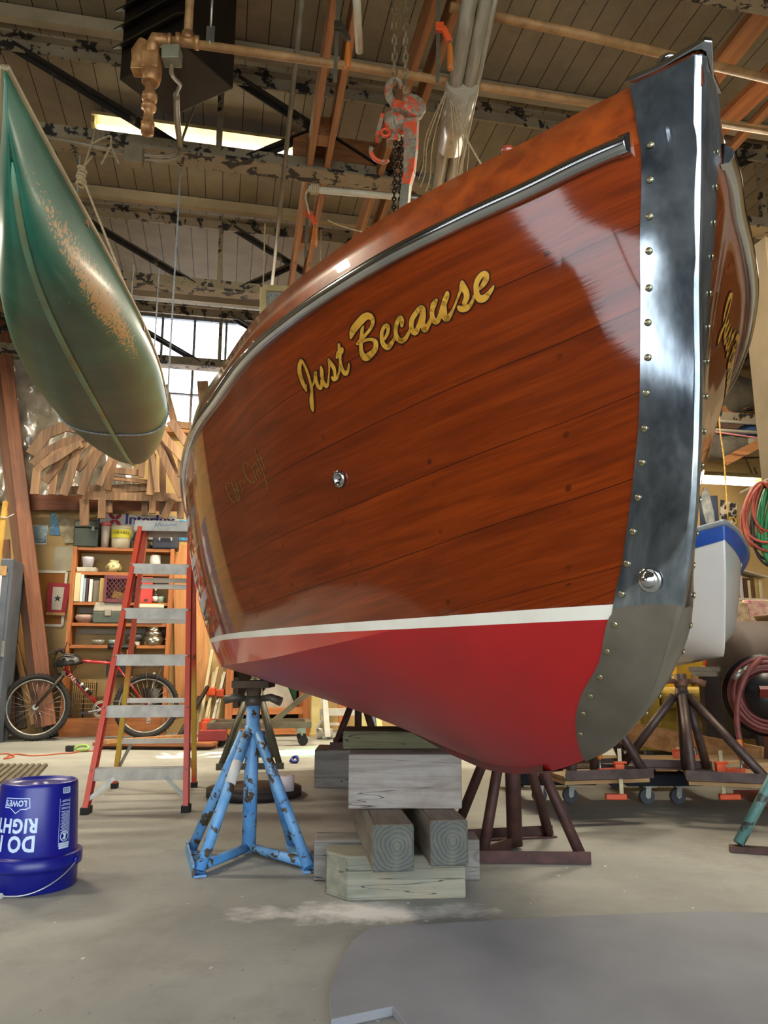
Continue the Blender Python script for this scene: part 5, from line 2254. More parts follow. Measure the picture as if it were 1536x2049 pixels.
# --- on top
m_green_box = plain('dark_green_plastic', '#2f3a2c', .5, c2='#252e23')
t, w = put('tool_box', 'dark green lidded tool box on the left end of the shelf top', 'tool box', 148, 195, top)
mb = MB(); mb.box((0, 0, .11), (w, .24, .22), taper=1.04); mb.build('body', m_green_box, t, bevel=.012)
mb = MB(); mb.box((0, 0, .27), (w * 1.06, .26, .09), taper=.93); mb.build('lid', m_green_box, t, bevel=.012)
mb = MB(); mb.box((w * .3, -.13, .215), (.03, .012, .05)); mb.build('latch', m_galv, t)
t, w = put('drinking_cup', 'tall clear tumbler with pink lid next to the green tool box', 'cup', 197, 218, top)
mb = MB(); mb.lathe([(.042, 0), (.058, .27), (.055, .27)], 20); mb.build('cup', plain('cloudy_plastic', '#b9ada0', .3, c2='#a59a8d'), t)
mb = MB(); mb.lathe([(.061, .265), (.063, .30), (.055, .315), (.0001, .318)], 20); mb.build('lid', plain('pink_lid', '#b4565a', .4), t)
t, w = put('plaster_pail', 'white pail with yellow label on the shelf top', 'pail', 219, 262, top)
mb = MB(); mb.lathe([(w * .44, 0), (w * .5, .25), (w * .47, .25)], 28); mb.build('pail', plain('white_pail', '#d8d0b6', .45, c2='#c6bd9f'), t)
mb = MB(); mb.lathe([(w * .51, .235), (w * .53, .24), (w * .53, .262), (w * .50, .268), (.0001, .268)], 28); mb.build('lid', plain('pail_lid', '#d9cda4', .45), t)
mb = MB()
lab_ = [[((w * .502 - .0) * math.cos(-PI / 2 + a), (w * .502) * math.sin(-PI / 2 + a), z) for a in np.linspace(-1.1, 1.1, 13)] for z in (.12, .22)]
mb.grid([[tuple(np.array(p) * (1 if i else .985)) if False else p for p in r] for i, r in enumerate(lab_)])
mb.build('label', plain('yellow_label', '#d3c934', .5), t)
mb = MB()
vs, fs, wt = text_shape('DURABILL', .045, 1.0)
k_ = .9 * w / wt
mb.add([((w * .508) * math.cos(-PI / 2 + (x * k_ - w * .45) / (w * .5)), (w * .508) * math.sin(-PI / 2 + (x * k_ - w * .45) / (w * .5)), .165 + y) for x, y in vs], fs)
mb.build('lettering', plain('label_black', '#1c1c16', .6), t)
t, w = put('canvas_bag', 'slumped olive canvas bag on the shelf top behind the ladder rail', 'bag', 258, 300, top)
mb = MB()
rows = []
for i in range(9):
    z = .2 * i / 8
    rr = (1 - (i / 8) ** 2.2) ** .5 if i < 8 else .02
    rows.append([(w * .5 * rr * math.cos(a) * (1 + .12 * math.sin(3 * a + i)), .11 * rr * math.sin(a) * (1 + .1 * math.cos(4 * a)), z * (1 + .15 * math.sin(2 * a))) for a in np.linspace(0, 2 * PI, 20, endpoint=False)])
mb.grid(rows, closed=True)
mb.build('cloth', plain('olive_canvas', '#4f4533', .9, c2='#3b3326', scale=12), t)
mb = MB(); mb.tube(smooth_pts([(-w * .35, -.09, .1), (-w * .2, -.1, .19), (.0, -.1, .21), (w * .1, -.1, .16)], 5), .01, 6); mb.build('strap', plain('dark_strap', '#2d261c', .8), t)
t, w = put('cooler_case', 'navy soft case with white handle at the right end of the shelf top', 'case', 305, 356, top)
mb = MB(); mb.box((0, 0, .08), (w, .24, .16)); mb.build('body', plain('navy_plastic', '#262a3c', .6, c2='#1c1f2d'), t, bevel=.02)
mb = MB(); mb.box((0, 0, .19), (w * .97, .23, .05), taper=.94); mb.build('lid', plain('navy_lid', '#30344a', .5), t, bevel=.015)
mb = MB(); mb.tube(smooth_pts([(-w * .22, -.13, .10), (-w * .2, -.15, .135), (w * .2, -.15, .135), (w * .22, -.13, .10)], 4), .010, 8); mb.build('handle', plain('pale_handle', '#c9c6bb', .5), t)
# --- first shelf
z1 = zs[1]
t, w = put('plastic_tray', 'white flat tray holding a pale cup on the upper shelf', 'tray', 155, 192, z1)
mb = MB(); mb.box((0, 0, .025), (w, .2, .05), taper=1.06); mb.build('tray', plain('white_tray', '#c9c2b2', .5, c2='#a89f8d'), t, bevel=.006)
t2 = room_thing('cup', 'pale lilac cup standing on the white tray', 'cup', (toR(t.location).x - .0, SD + .12, z1 + .0185 + .05))
mb = MB(); mb.lathe([(.05, 0), (.068, .10), (.072, .13), (.066, .13), (.05, .02), (.0001, .015)], 20); mb.build('bowl', plain('lilac_cup', '#b2acb6', .4), t2)
t, w = put('ginger_jar', 'small round painted vase on the upper shelf', 'vase', 211, 240, z1)
mb = MB(); mb.lathe([(.05, 0), (.088, .035), (.092, .07), (.07, .11), (.05, .125), (.056, .135), (.055, .15), (.045, .15)], 24); mb.build('body', plain('flowered_pottery', '#c2b285', .35, c2='#5d6b35', scale=22, lo=.5, hi=.62), t)
t, w = put('paper_cup', 'white cup upside down high on the shelf, right of the ladder rail', 'cup', 299, 320, z1 + .10)
t.location.z = z1 + .0185
mb = MB(); mb.lathe([(.06, .0), (.066, .13), (.066, .22), (.055, .225), (.0001, .225)], 20); mb.build('bowl', plain('white_cup', '#d3cec2', .5), t)
for i, (x0, x1, c1, c2, lab) in enumerate(((288, 302, '#c2bcae', '#2f3b6b', 'small patterned jar left of the white cup'), (318, 338, '#c8bda6', '#8a4235', 'small floral tin right of the white cup'))):
    t, w = put('storage_tin', lab, 'tin', x0, x1, z1)
    mb = MB(); mb.lathe([(w * .45, 0), (w * .5, .02), (w * .5, .075), (w * .45, .085), (.0001, .088)], 20); mb.build('body', plain('tin_%d' % i, c1, .4, c2=c2, scale=26, lo=.52, hi=.6), t)
# --- second shelf: books, crate, red case, bottle
z2 = zs[2]
g = 'books and folders on the second shelf'
for i, (x0, x1, h, c, dd, lab) in enumerate(((149, 160, .33, '#cdb98f', .22, 'thick cream binder at the left end of the book row'), (160.5, 166, .325, '#dcdad2', .2, 'tall white folder next to the cream binder'),
                                  (166.5, 170.5, .27, '#8fa9be', .18, 'thin pale blue folder third from the left in the book row'), (171.5, 176, .27, '#4a1f1b', .18, 'dark maroon book between blue and white folders'), (178, 184, .26, '#d3d3cf', .2, 'white folder right of the maroon book'), (185, 198, .25, '#72695a', .12, 'low dull grey folder near the middle of the book row'),
                                  (199, 207, .275, '#c2a35e', .2, 'tan book at the right end of the book row, by the crate'))):
    t, w = put('book', lab, 'book', x0, x1, z2, group=g)
    mb = MB(); mb.box((0, 0, h / 2), (w, dd, h)); mb.build('cover', plain('book_%d' % i, c, .6, scale=4), t, bevel=.003)
    mb = MB(); mb.box((0, .004, h / 2 + .001), (w * .7, dd - .004, h + .0)); mb.build('pages', plain('book_pages', '#cfc6b0', .8), t)
m_crate = plain('maroon_crate', '#6a2b33', .5, c2='#552228')
t, w = put('milk_crate', 'maroon plastic lattice crate in the middle of the shelf', 'crate', 211, 262, z2)
H_ = .31
mb = MB()
for z in (.015, H_ - .02):
    for y in (-.13, .13):
        mb.box((0, y, z), (w, .014, .04))
    for x in (-w / 2, w / 2):
        mb.box((x, 0, z), (.014, .26, .04))
for x in (-w / 2, w / 2):
    for y in (-.13, .13):
        mb.box((x, y, H_ / 2), (.03, .03, H_))
mb.build('frame', m_crate, t)
mb = MB()
n = 6
for y in (-.13, .13):
    mb = MB()
    for k in range(-6, n + 1):
        for sg in (1, -1):
            x0 = -w / 2 + k * w / n
            pts = []
            for s in (0, 1):
                x = x0 + s * (H_ - .05) * .75
                pts.append([x, s])
            xa, xb = pts[0][0], pts[1][0]
            lo, hi = max(0, (-w / 2 - xa) / (xb - xa)), min(1, (w / 2 - xa) / (xb - xa))
            if hi <= lo:
                continue
            q = [(sg * (xa + (xb - xa) * s), y, .03 + (H_ - .06) * s) for s in (lo, hi)]
            mb.bar(q[0], q[1], .006, .008, up=(0, 1, 0))
    mb.build('lattice', m_crate, t)
t2, w2 = put('paper_bag', 'yellow packet inside the maroon crate', 'packet', 224, 246, z2 + .01)
mb = MB(); mb.box((0, 0, .07), (w2, .12, .09), Matrix.Rotation(.3, 3, 'Y')); mb.build('packet', plain('yellow_packet', '#b3933a', .5, c2='#8b6d26', scale=18), t2, bevel=.01)
t, w = put('red_case', 'upright red case right of the ladder rail on the second shelf', 'case', 280, 304, z2)
mb = MB(); mb.box((0, 0, .15), (w, .2, .30)); mb.build('shell', plain('red_plastic', '#c2321f', .4, c2='#ab2a1b'), t, bevel=.006)
mb = MB(); mb.box((0, -.103, .03), (w * .3, .01, .02)); mb.build('clasp', plain('dark_clasp', '#3a1c18', .5), t)
t, w = put('bottle', 'small clear bottle with label beside the red case', 'bottle', 304, 314, z2)
mb = MB(); mb.lathe([(.03, 0), (.031, .10), (.012, .13), (.011, .16), (.0001, .16)], 16); mb.build('glass', plain('grey_glass', '#3b4038', .1, c2='#2b2f2a'), t)
mb = MB(); mb.lathe([(.0318, .02), (.0318, .08)], 16); mb.build('label', plain('bottle_label', '#d8d6cf', .6), t)
mb = MB(); mb.lathe([(.013, .15), (.013, .172), (.0001, .173)], 12); mb.build('cap', plain('bottle_cap', '#e0ddd4', .5), t)
t, w = put('jar', 'pale green jar at the right end of the second shelf', 'jar', 315, 327, z2)
mb = MB(); mb.lathe([(.036, 0), (.037, .07), (.034, .08), (.0001, .082)], 16); mb.build('jar', plain('mint_jar', '#8fb09c', .4), t)
# --- third shelf
z3 = zs[3]
t, w = put('dish', 'shallow pinkish dish at the left of the third shelf', 'dish', 155, 184, z3)
mb = MB(); mb.lathe([(.07, 0), (.11, .05), (.115, .075), (.10, .095), (.0001, .10)], 24); mb.build('dish', plain('pinkish_ware', '#a88f84', .5, c2='#96796e'), t)
t, w = put('tackle_box', 'green tackle box with grey lid on the third shelf', 'tackle box', 187, 246, z3)
mb = MB(); mb.box((0, 0, .065), (w, .22, .13), taper=1.03); mb.build('body', plain('grey_green_plastic', '#4d5648', .5, c2='#3e463b'), t, bevel=.01)
mb = MB(); mb.box((0, 0, .185), (w * 1.03, .235, .11), taper=.9); mb.build('lid', plain('grey_lid', '#a39b8a', .5, c2='#8c8475'), t, bevel=.015)
mb = MB(); mb.box((0, -.12, .12), (.07, .015, .075)); mb.build('latch', plain('grey_latch', '#8f8878', .5), t, bevel=.004)
t, w = put('cool_box', 'red cool box with oval white sticker on the third shelf', 'cool box', 268, 326, z3)
mb = MB(); mb.box((0, 0, .09), (w, .24, .18)); mb.build('body', plain('red_cool_box', '#c8341d', .4, c2='#b02b18'), t, bevel=.01)
mb = MB(); mb.box((0, 0, .20), (w * 1.03, .25, .045)); mb.build('lid', plain('white_cool_lid', '#c9bfa8', .5), t, bevel=.01)
mb = MB()
Mx = T4((-w * .13, -.1215, .105), frame_to((0, -1, 0)))
mb.lathe([(.075, 0), (.075, .002)], 24, Mx @ Matrix.Diagonal((1, .6, 1, 1)))
mb.build('sticker', plain('oval_sticker', '#d5d6cf', .5), t)
mb = MB()
vs, fs, wt = text_shape('SWB', .055)
mb.add([(-w * .13 - wt / 2 + x, -.1245, .087 + y) for x, y in vs], fs)
mb.build('lettering', plain('sticker_dark', '#2c3a3c', .6), t)
# --- fourth shelf
z4 = zs[4]
for x0, x1, lab, c in ((183, 207, 'small glass dish on the lowest open shelf, left', '#7f8174'), (219, 240, 'small pale blue dish beside the glass one', '#87a09c')):
    t, w = put('glass_dish', lab, 'dish', x0, x1, z4)
    mb = MB(); mb.lathe([(.05, 0), (.07, .03), (.075, .06), (.066, .06), (.05, .012), (.0001, .01)], 20); mb.build('bowl', plain('dish_' + c, c, .15), t)
m_ss = plain('stainless_pan', '#b5ad99', .22, .9, c2='#8f8876')
t, w = put('cooking_pot', 'large steel pot at the bottom of the stack of pans', 'pot', 284, 328, z4)
mb = MB(); mb.lathe([(w * .42, 0), (w * .46, .01), (w * .47, .10), (w * .45, .10)], 28); mb.build('body', m_ss, t)
mb = MB(); mb.tube([(w * .46, 0, .07), (w * .58, 0, .075), (w * .6, 0, .06)], .012, 8); mb.tube([(-w * .46, 0, .07), (-w * .58, 0, .075)], .012, 8); mb.build('handle', m_ss, t)
t2 = thing('cooking_pot', 'smaller lidded steel pot on top of the large one', 'pot', t.location + Vector((0, 0, .1005)), AL)
mb = MB(); mb.lathe([(w * .43, 0), (w * .42, .055), (w * .34, .058), (w * .34, .125), (w * .36, .128), (w * .36, .14), (w * .1, .155), (.0001, .158)], 28); mb.build('body', m_ss, t2)
t, w = put('pump', 'dark grey power tool lying on the lowest open shelf behind the ladder', 'power tool', 250, 283, z4)
mb = MB(); mb.tube([(-w * .5, 0, .06), (-w * .2, 0, .07), (w * .2, -.02, .09), (w * .5, -.02, .10)], [.045, .055, .05, .035], 12); mb.box((0, 0, .03), (w * .5, .08, .06)); mb.build('housing', plain('dark_grey_tool', '#2f2d2d', .5), t)
mb = MB(); mb.box((w * .2, -.06, .02), (.07, .05, .04)); mb.build('battery', plain('pale_battery', '#b9b3a6', .5), t)
# --- wire baskets below
t, w = put('wire_basket', 'wire basket of papers standing under the shelves behind the bicycle', 'basket', 146, 190, .2)
t.location.z = .2
mb = MB()
Hb = .42
for k in range(9):
    z = Hb * k / 8
    mb.tube([(-w / 2, -.1, z), (w / 2, -.1, z)], .004, 5)
for k in range(12):
    x = -w / 2 + w * k / 11
    mb.tube([(x, -.1, 0), (x, -.1, Hb)], .003, 5)
mb.build('wires', plain('rusty_wire', '#8f7448', .5, .5), t)
for k in range(2):
    mb = MB(); mb.box((-w * .25 + k * w * .5, 0, Hb * .46), (w * .44, .16, Hb * .92)); mb.build('bundle', plain('brown_papers', '#6b5232', .8, c2='#4a3820', scale=14, stretch=(6, 1, 1)), t)
t, w = put('dark_crate', 'black box in the lower right bay of the shelves', 'box', 214, 262, zs[5])
mb = MB(); mb.box((0, 0, .1), (w, .22, .2)); mb.build('box', plain('black_box', '#1d1a17', .7), t, bevel=.01)
t, w = put('bin', 'dark bin under the lower right bay', 'bin', 282, 326, .2)
t.location.z = .2
mb = MB(); mb.lathe([(w * .4, 0), (w * .46, .32), (w * .42, .32)], 20); mb.build('tub', plain('dark_bin', '#26211c', .6), t)
mb = MB(); mb.bar((w * .0, -.02, .1), (w * .02, -.04, .5), .03, .02); mb.build('stick', m_white_pvc, t)

# ================================================================== THINGS ON THE BACK WALL
WD = 9.745


def wall_panel(name, label, cat, q, mats, d=WD, th=.012, group=None, draw=None, frame=None, frame_mat=None):
    """flat sheet on the wall from its picture corners (TL, TR, BR, BL)"""
    P = [rp(x, y, d) for x, y in q]
    c = (P[0] + P[1] + P[2] + P[3]) / 4
    t = room_thing(name, label, cat, (c.x, d, c.z), group)
    poly = [(p.x - c.x, p.z - c.z) for p in P]
    M_ = Matrix(((1, 0, 0, 0), (0, 0, -1, 0), (0, 1, 0, 0), (0, 0, 0, 1)))
    mb = MB()
    mb.prism(poly[::-1], th, M_ @ Matrix.Translation((0, 0, 0)))
    mb.build('sheet', mats, t)
    if frame:
        mb = MB()
        for i in range(4):
            a, b = poly[i], poly[(i + 1) % 4]
            mb.bar((a[0], -th, a[1]), (b[0], -th, b[1]), frame, frame * .8, up=(0, 1, 0))
        mb.build('frame', frame_mat, t)
    return t, poly, th


def sea(name, sky, water, foam):
    mt, nt, b = base_mat(name)
    vec = coords(nt, (1, 1, 1))
    sp = N(nt, 'ShaderNodeSeparateXYZ')
    nt.links.new(vec, sp.inputs[0])
    f = noise_tex(nt, coords(nt, (6, 6, 14)), 2.2, 5, .6, .6)
    c = ramp(nt, math_(nt, 'ADD', sp.outputs[2], math_(nt, 'MULTIPLY', f, .08)), [(0.0, water), (.06, sky)])
    c = mixc(nt, ramp(nt, f, [(.55, (0, 0, 0, 1)), (.64, (.8,) * 3 + (1,))]), c, foam)
    nt.links.new(c, b.inputs['Base Color'])
    b.inputs['Roughness'].default_value = .4
    return mt


t, poly, th = wall_panel('poster', 'white-bordered print of a yacht under sail on the wall left of the shelves', 'poster', [(44, 1050), (97, 1051), (93, 1090), (46, 1089)], plain('print_white', '#d2d0c8', .5))
w, h = abs(poly[1][0] - poly[0][0]), abs(poly[0][1] - poly[3][1])
mb = MB(); mb.box((0, -th - .001, 0), (w * .88, .002, h * .82)); mb.build('picture', sea('print_sea', '#8fb0bd', '#3f6e83', '#cdd6d6'), t)
mb = MB()
for pts in ([(-.12, -.05), (-.02, .09), (-.01, -.05)], [(.0, -.05), (.06, .1), (.13, -.05)], [(-.13, -.06), (.12, -.06), (.09, -.085), (-.1, -.085)]):
    mb.prism(pts, .001, T4((0, -th - .002, 0), Matrix(((1, 0, 0), (0, 0, -1), (0, 1, 0)))))
mb.build('yacht', plain('print_sails', '#c7d0d0', .5, c2='#6f8c96', scale=5), t)
wall_panel('poster', 'blue sea poster with torn edge on the wall between yacht print and tool box', 'poster', [(103, 1026), (112, 1026), (121, 1072), (99, 1070)], sea('sea_blue', '#5f9cb9', '#2f6f96', '#b8d2dc'))
wall_panel('paper_sheet', 'torn cream sheet hanging crooked beside the blue sea poster', 'paper', [(110, 1026), (150, 1050), (148, 1086), (129, 1088)], plain('cream_sheet', '#bdb08f', .8, c2='#8f8262', scale=10), d=WD - .013)
wall_panel('paper_sheet', 'blank pale sheet pinned left of the shelf unit', 'paper', [(111, 1094), (149, 1094), (143, 1143), (106, 1141)], plain('pale_sheet', '#aca68f', .8, c2='#9a937b', scale=4))
wall_panel('cork_board', 'brown pin board with white frame on the wall left of the shelves', 'pin board', [(48, 1143), (134, 1145), (125, 1252), (56, 1250)], plain('cork_brown', '#9a6327', .85, c2='#87531d', scale=2), frame=.03, frame_mat=plain('white_frame', '#d6d0bf', .6))
t, poly, th = wall_panel('service_banner', 'small red and white banner with one dark star hanging over the pin board', 'banner', [(97, 1166), (141, 1168), (131, 1229), (93, 1228)], plain('red_cloth', '#a2323c', .8, c2='#8f2a33', scale=8), d=WD - .03)
mb = MB()
w, h = poly[1][0] - poly[0][0], poly[0][1] - poly[3][1]
q = [(p[0] * .52, p[1] * .74) for p in poly]
mb.prism(q[::-1], .002, T4((0, -th - .000, 0), Matrix(((1, 0, 0), (0, 0, -1), (0, 1, 0)))))
mb.build('white_field', plain('white_cloth', '#c9bfae', .8), t)
mb = MB()
st_ = [((.045 if k % 2 == 0 else .018) * math.sin(PI * k / 5), (.045 if k % 2 == 0 else .018) * math.cos(PI * k / 5)) for k in range(10)]
mb.prism(st_[::-1], .002, T4((0, -th - .002, 0), Matrix(((1, 0, 0), (0, 0, -1), (0, 1, 0)))))
mb.build('star', plain('dark_star', '#1b2a38', .7), t)
mb = MB(); mb.bar((poly[3][0], -.02, poly[3][1]), (poly[2][0], -.02, poly[2][1]), .02, .035); mb.build('rod', plain('gold_fringe', '#b48a4a', .6), t)
t, poly, th = wall_panel('shop_sign', 'white paint-maker sign with red propeller emblem above the shelves', 'sign', [(195, 1028), (358, 1033), (357, 1082), (196, 1076)], plain('sign_white', '#cfcbc2', .45, c2='#bfb9ad', scale=2), d=WD - .02)
w, h = poly[1][0] - poly[0][0], poly[0][1] - poly[3][1]
MS = T4((0, -th - .001, 0), Matrix(((1, 0, 0), (0, 0, -1), (0, 1, 0))))
mb = MB()
for k in range(4):
    a = PI / 4 + k * PI / 2
    pts = []
    for u in np.linspace(0, 2 * PI, 16, endpoint=False):
        p, q = .052 + .046 * math.cos(u), .023 * math.sin(u)
        pts.append((-w / 2 + .20 + p * math.cos(a) - q * math.sin(a), .080 + p * math.sin(a) + q * math.cos(a)))
    mb.prism(pts, .002, MS)
mb.build('emblem', plain('sign_red', '#b5232b', .5), t)
mb = MB()
vs, fs, wt = text_shape('Interlux', .19, .98)
for dx in (0, .006, .012):
    mb.add([MS @ Vector((-w / 2 + .31 + x + dx, .03 + y, .0005 + dx * .05)) for x, y in vs], fs)
mb.build('lettering', plain('sign_purple', '#33207c', .5), t)
mb = MB()
vs, fs, wt = text_shape('yachtpaint.com', .085, 1.1)
mb.add([MS @ Vector((-w / 2 + .42 + x, -.10 + y, .0005)) for x, y in vs], fs)
mb.build('small_lettering', plain('sign_grey_text', '#57545a', .5), t)
mb = MB()
mb.bar(MS @ Vector((-w / 2 + .015, -h / 2, .001)), MS @ Vector((-w / 2 + .015, h / 2, .001)), .02, .002, up=(0, 1, 0))
mb.bar(MS @ Vector((.3, -h / 2 + .05, .001)), MS @ Vector((w / 2, -h / 2 + .06, .001)), .014, .002, up=(0, 1, 0))
mb.build('border', plain('sign_blue_line', '#2c2b86', .5), t)
wall_panel('poster', 'bright blue poster at the right end above the shelves, behind the ladder top', 'poster', [(358, 1040), (378, 1040), (392, 1083), (356, 1081)], sea('sea_cyan', '#3f93bf', '#2576a3', '#a9cbd8'))
# pale plywood sheets with pencilled notes right of the shelves
wall_panel('plywood_sheet', 'pinkish plywood sheet with pencil notes standing right of the shelves', 'plywood', [(345, 1090), (398, 1092), (425, 1400), (352, 1420)], wood('pink_ply', '#b98552', '#a8743f', 'Z', .7), d=WD - .03, th=.02)
# hanging plastic sheet above the left part of the wall
mb = MB()
rows = []
for i in range(30):
    r = []
    for j in range(40):
        px = -60 + 330 * j / 39
        py = 690 + 320 * i / 29
        d = 9.62 + .10 * noise.noise(Vector((px * .03, py * .012, 0))) + .05 * noise.noise(Vector((px * .09, py * .05, 3)))
        r.append(atD(px, py, d))
    rows.append(r)
mb.grid(rows)
m_poly = plain('dusty_plastic_film', '#8d8474', .22, c2='#6f6759', scale=5, coat=.5)
o = mb.build('plastic_sheet', m_poly)
o.modifiers.new('thickness', 'SOLIDIFY').thickness = .002
tag(o, 'crumpled clear plastic sheet covering the wall behind the canoe', 'plastic sheet')

# ================================================================== WOOD RACK WITH SAWN BOAT FRAMES
m_frames = [wood('frame_oak_a', '#7d5f41', '#59402a', 'Z', .65), wood('frame_oak_b', '#715233', '#4f3621', 'Z', .65), wood('frame_oak_c', '#8d6b48', '#684a2f', 'Z', .65)]
RK = 9.2
rk = room_thing('timber_rack', 'rough wall rack of posts and bearers carrying sawn boat frames', 'rack', tuple(rp(250, 990, RK + .1)))


def zq(x, y):
    return (x * .2734, 640 + y * .2734)


def board_px(mb, pts, wpx, d, th):
    """bent board in a plane of constant room depth, from picture points"""
    P = [rp(*q, d) for q in pts]
    wm = wpx * d / F * .5
    L_, R_ = [], []
    for i in range(len(P)):
        a, b = P[max(i - 1, 0)], P[min(i + 1, len(P) - 1)]
        dx, dz = b.x - a.x, b.z - a.z
        l = math.hypot(dx, dz)
        L_.append((P[i].x - dz / l * wm, P[i].z + dx / l * wm))
        R_.append((P[i].x + dz / l * wm, P[i].z - dx / l * wm))
    poly = L_ + R_[::-1]
    n = len(L_)
    vs = [RM(x, d, z) for x, z in poly] + [RM(x, d + th, z) for x, z in poly]
    m = len(poly)
    fs = []
    for i in range(n - 1):
        a, b, c, e = i, i + 1, m - 2 - i, m - 1 - i
        fs += [(a, b, c, e), (e + m, c + m, b + m, a + m)]
    fs += [(i, (i + 1) % m, m + (i + 1) % m, m + i) for i in range(m)]
    mb.add(vs, fs)


for pts, w, d in (([(490, 1245), (1085, 1225)], 55, RK), ([(600, 1285), (1340, 1300)], 60, RK - .05)):
    mb = MB(); board_px(mb, [zq(*p) for p in pts], w * .2734, d, .05); mb.build('bearer', m_frames[0], rk, world=True)
for pts, w, d in (([(615, 1310), (615, 1505)], 60, RK - .06), ([(745, 1310), (742, 1450)], 50, RK - .06), ([(795, 1200), (795, 1410)], 48, RK), ([(1117, 1270), (1113, 1415)], 46, RK - .06), ([(1190, 1000), (1188, 1420)], 44, RK + .06), ([(1325, 990), (1318, 1450)], 48, RK + .06), ([(1060, 1290), (1055, 1430)], 40, RK + .02)):
    mb = MB(); board_px(mb, [zq(*p) for p in pts], w * .2734, d, .05); mb.build('post', m_frames[1], rk, world=True)
mb = MB(); board_px(mb, [zq(110, 1335), zq(1360, 1345)], 110 * .2734, RK + .28, .03); mb.build('back_board', wood('dark_red_board', '#6b3a1c', '#4c2710', 'X', .7), rk, world=True)
one('angled_batten', (lambda m: (board_px(m, [zq(1195, 1450), zq(1260, 1310)], 14, RK - .10, .04), m)[1])(MB()), wood('dark_batten', '#5f4223', '#432d16', 'Z', .7), 'dark batten slanting down in front of the paint-maker sign', 'batten')
frames = [
    ([(225, 985), (335, 835), (480, 775), (620, 800)], 80, 'broad frame at the upper left of the wood pile, reaching behind the canoe'),
    ([(235, 1060), (330, 965), (480, 890), (640, 870)], 58, 'long bowed frame second from the top of the wood pile'),
    ([(250, 1275), (268, 1100), (400, 985), (600, 905)], 58, 'sharply bent frame at the left end of the wood pile'),
    ([(300, 1070), (420, 1005), (570, 905)], 52, 'straight frame slanting through the left part of the wood pile'),
    ([(325, 1185), (430, 1050), (520, 960)], 55, 'short frame slanting behind two upright ones, left in the wood pile'),
    ([(378, 1278), (395, 1120), (480, 990)], 52, 'second upright bent frame from the left in the wood pile'),
    ([(460, 1282), (520, 1105), (560, 970), (640, 890)], 60, 'third upright bent frame from the left in the wood pile'),
    ([(590, 1282), (640, 1120), (700, 995), (765, 930)], 58, 'fourth upright bent frame from the left, left of the canoe tip'),
    ([(560, 1100), (640, 1010), (700, 930)], 50, 'short frame behind the third and fourth upright ones'),
    ([(722, 1212), (775, 1090), (825, 995)], 42, 'narrow pale frame just left of the canoe tip'),
    ([(780, 1245), (812, 1100), (838, 1010)], 50, 'straight upright board directly below the canoe tip'),
    ([(1095, 1282), (1112, 1110), (1115, 980)], 52, 'upright board right of the canoe tip'),
    ([(1152, 1262), (1125, 1060), (1112, 960)], 36, 'thin upright strip beside the board right of the canoe tip'),
    ([(1332, 1292), (1235, 1090), (1150, 890)], 55, 'sunlit frame slanting down to the right end of the rack'),
    ([(1365, 1035), (1235, 900), (1180, 820)], 62, 'upper sunlit frame at the right end of the wood pile'),
    ([(1385, 930), (1290, 800), (1240, 740)], 60, 'topmost sunlit frame by the window at the right of the pile'),
    ([(1290, 1150), (1225, 960), (1185, 880)], 50, 'middle sunlit frame at the right end of the pile'),
    ([(820, 1155), (1085, 1185)], 30, 'thin level strip below the canoe tip'),
    ([(830, 1100), (1055, 1120)], 46, 'level dark board below the canoe tip, above the thin strip'),
    ([(1030, 1150), (1048, 960)], 40, 'short upright board behind the canoe tip, right side'),
]
gname = 'sawn boat frames on the wood rack'
for i, (pts, w, lab) in enumerate(frames):
    mb = MB()
    d = RK - .12 - .035 * (i % 5) + (.12 if 'behind' in lab or 'level' in lab else 0)
    board_px(mb, [zq(*p) for p in pts], w * .2734, d, .032)
    o = mb.build('sawn_timber', m_frames[i % 3], bevel=.003)
    tag(o, lab, 'timber', gname)
# window-side framing (diagonals and studs seen against the light)
for i, (a, b, w, lab) in enumerate((((328, 770), (350, 850), 14, 'slanting stud below the window left of the bright gap'), ((405, 762), (412, 850), 22, 'upright stud below the window beside the boat'))):
    mb = MB(); board_px(mb, [a, b], w, 9.6, .05)
    tag(mb.build('wall_stud', m_frames[2]), lab, 'stud')
mb = MB(); board_px(mb, [(345, 848), (440, 858)], 14, 9.55, .06); tag(mb.build('wall_stud', m_frames[2]), 'level sunlit rail below the bright gap under the window', 'stud')

# framed glazed panel seen over the boat's rail
t = room_thing('framed_pane', 'cream framed glazed panel showing above the boat rail left of the timber track', 'window sash', tuple(rp(570, 660, 5.9)))
P = [rp(x, y, 5.9) for x, y in ((526, 578), (640, 584), (640, 760), (526, 760))]
mb = MB()
o_ = t.location
for i in range(4):
    a, b = RM(*P[i]), RM(*P[(i + 1) % 4])
    mb.bar(a, b, .05, .06, up=(-SA, CA, 0))
mb.build('frame', plain('cream_paint', '#b8a87c', .5, c2='#a3925f'), t, world=True, bevel=.004)
mb = MB()
mb.add([RM(p.x, p.y + e, p.z) for e in (-.004, .004) for p in P], [(0, 1, 2, 3), (7, 6, 5, 4), (0, 4, 5, 1), (1, 5, 6, 2), (2, 6, 7, 3), (3, 7, 4, 0)])
mb.build('pane', plain('rain_glass', '#8f958f', .25, c2='#6f7468', scale=60), t, world=True)
mb = MB()
for p in (P[0], P[1]):
    q = RM(*p)
    mb.tube([q, Vector((q.x, q.y, 4.4))], .006, 6)
mb.build('hanging_wire', m_rope, t, world=True)
# ================================================================== LEFT EDGE: LEANING PLANKS, CABINET
m_pl = [wood('plank_redbrown', '#7d4b2c', '#5a321c', 'Z', .6), wood('plank_tan', '#a5793f', '#7f5829', 'Z', .65), wood('plank_dark', '#4f3a24', '#352516', 'Z', .7), wood('plank_brown', '#6e4526', '#4f2f19', 'Z', .65)]


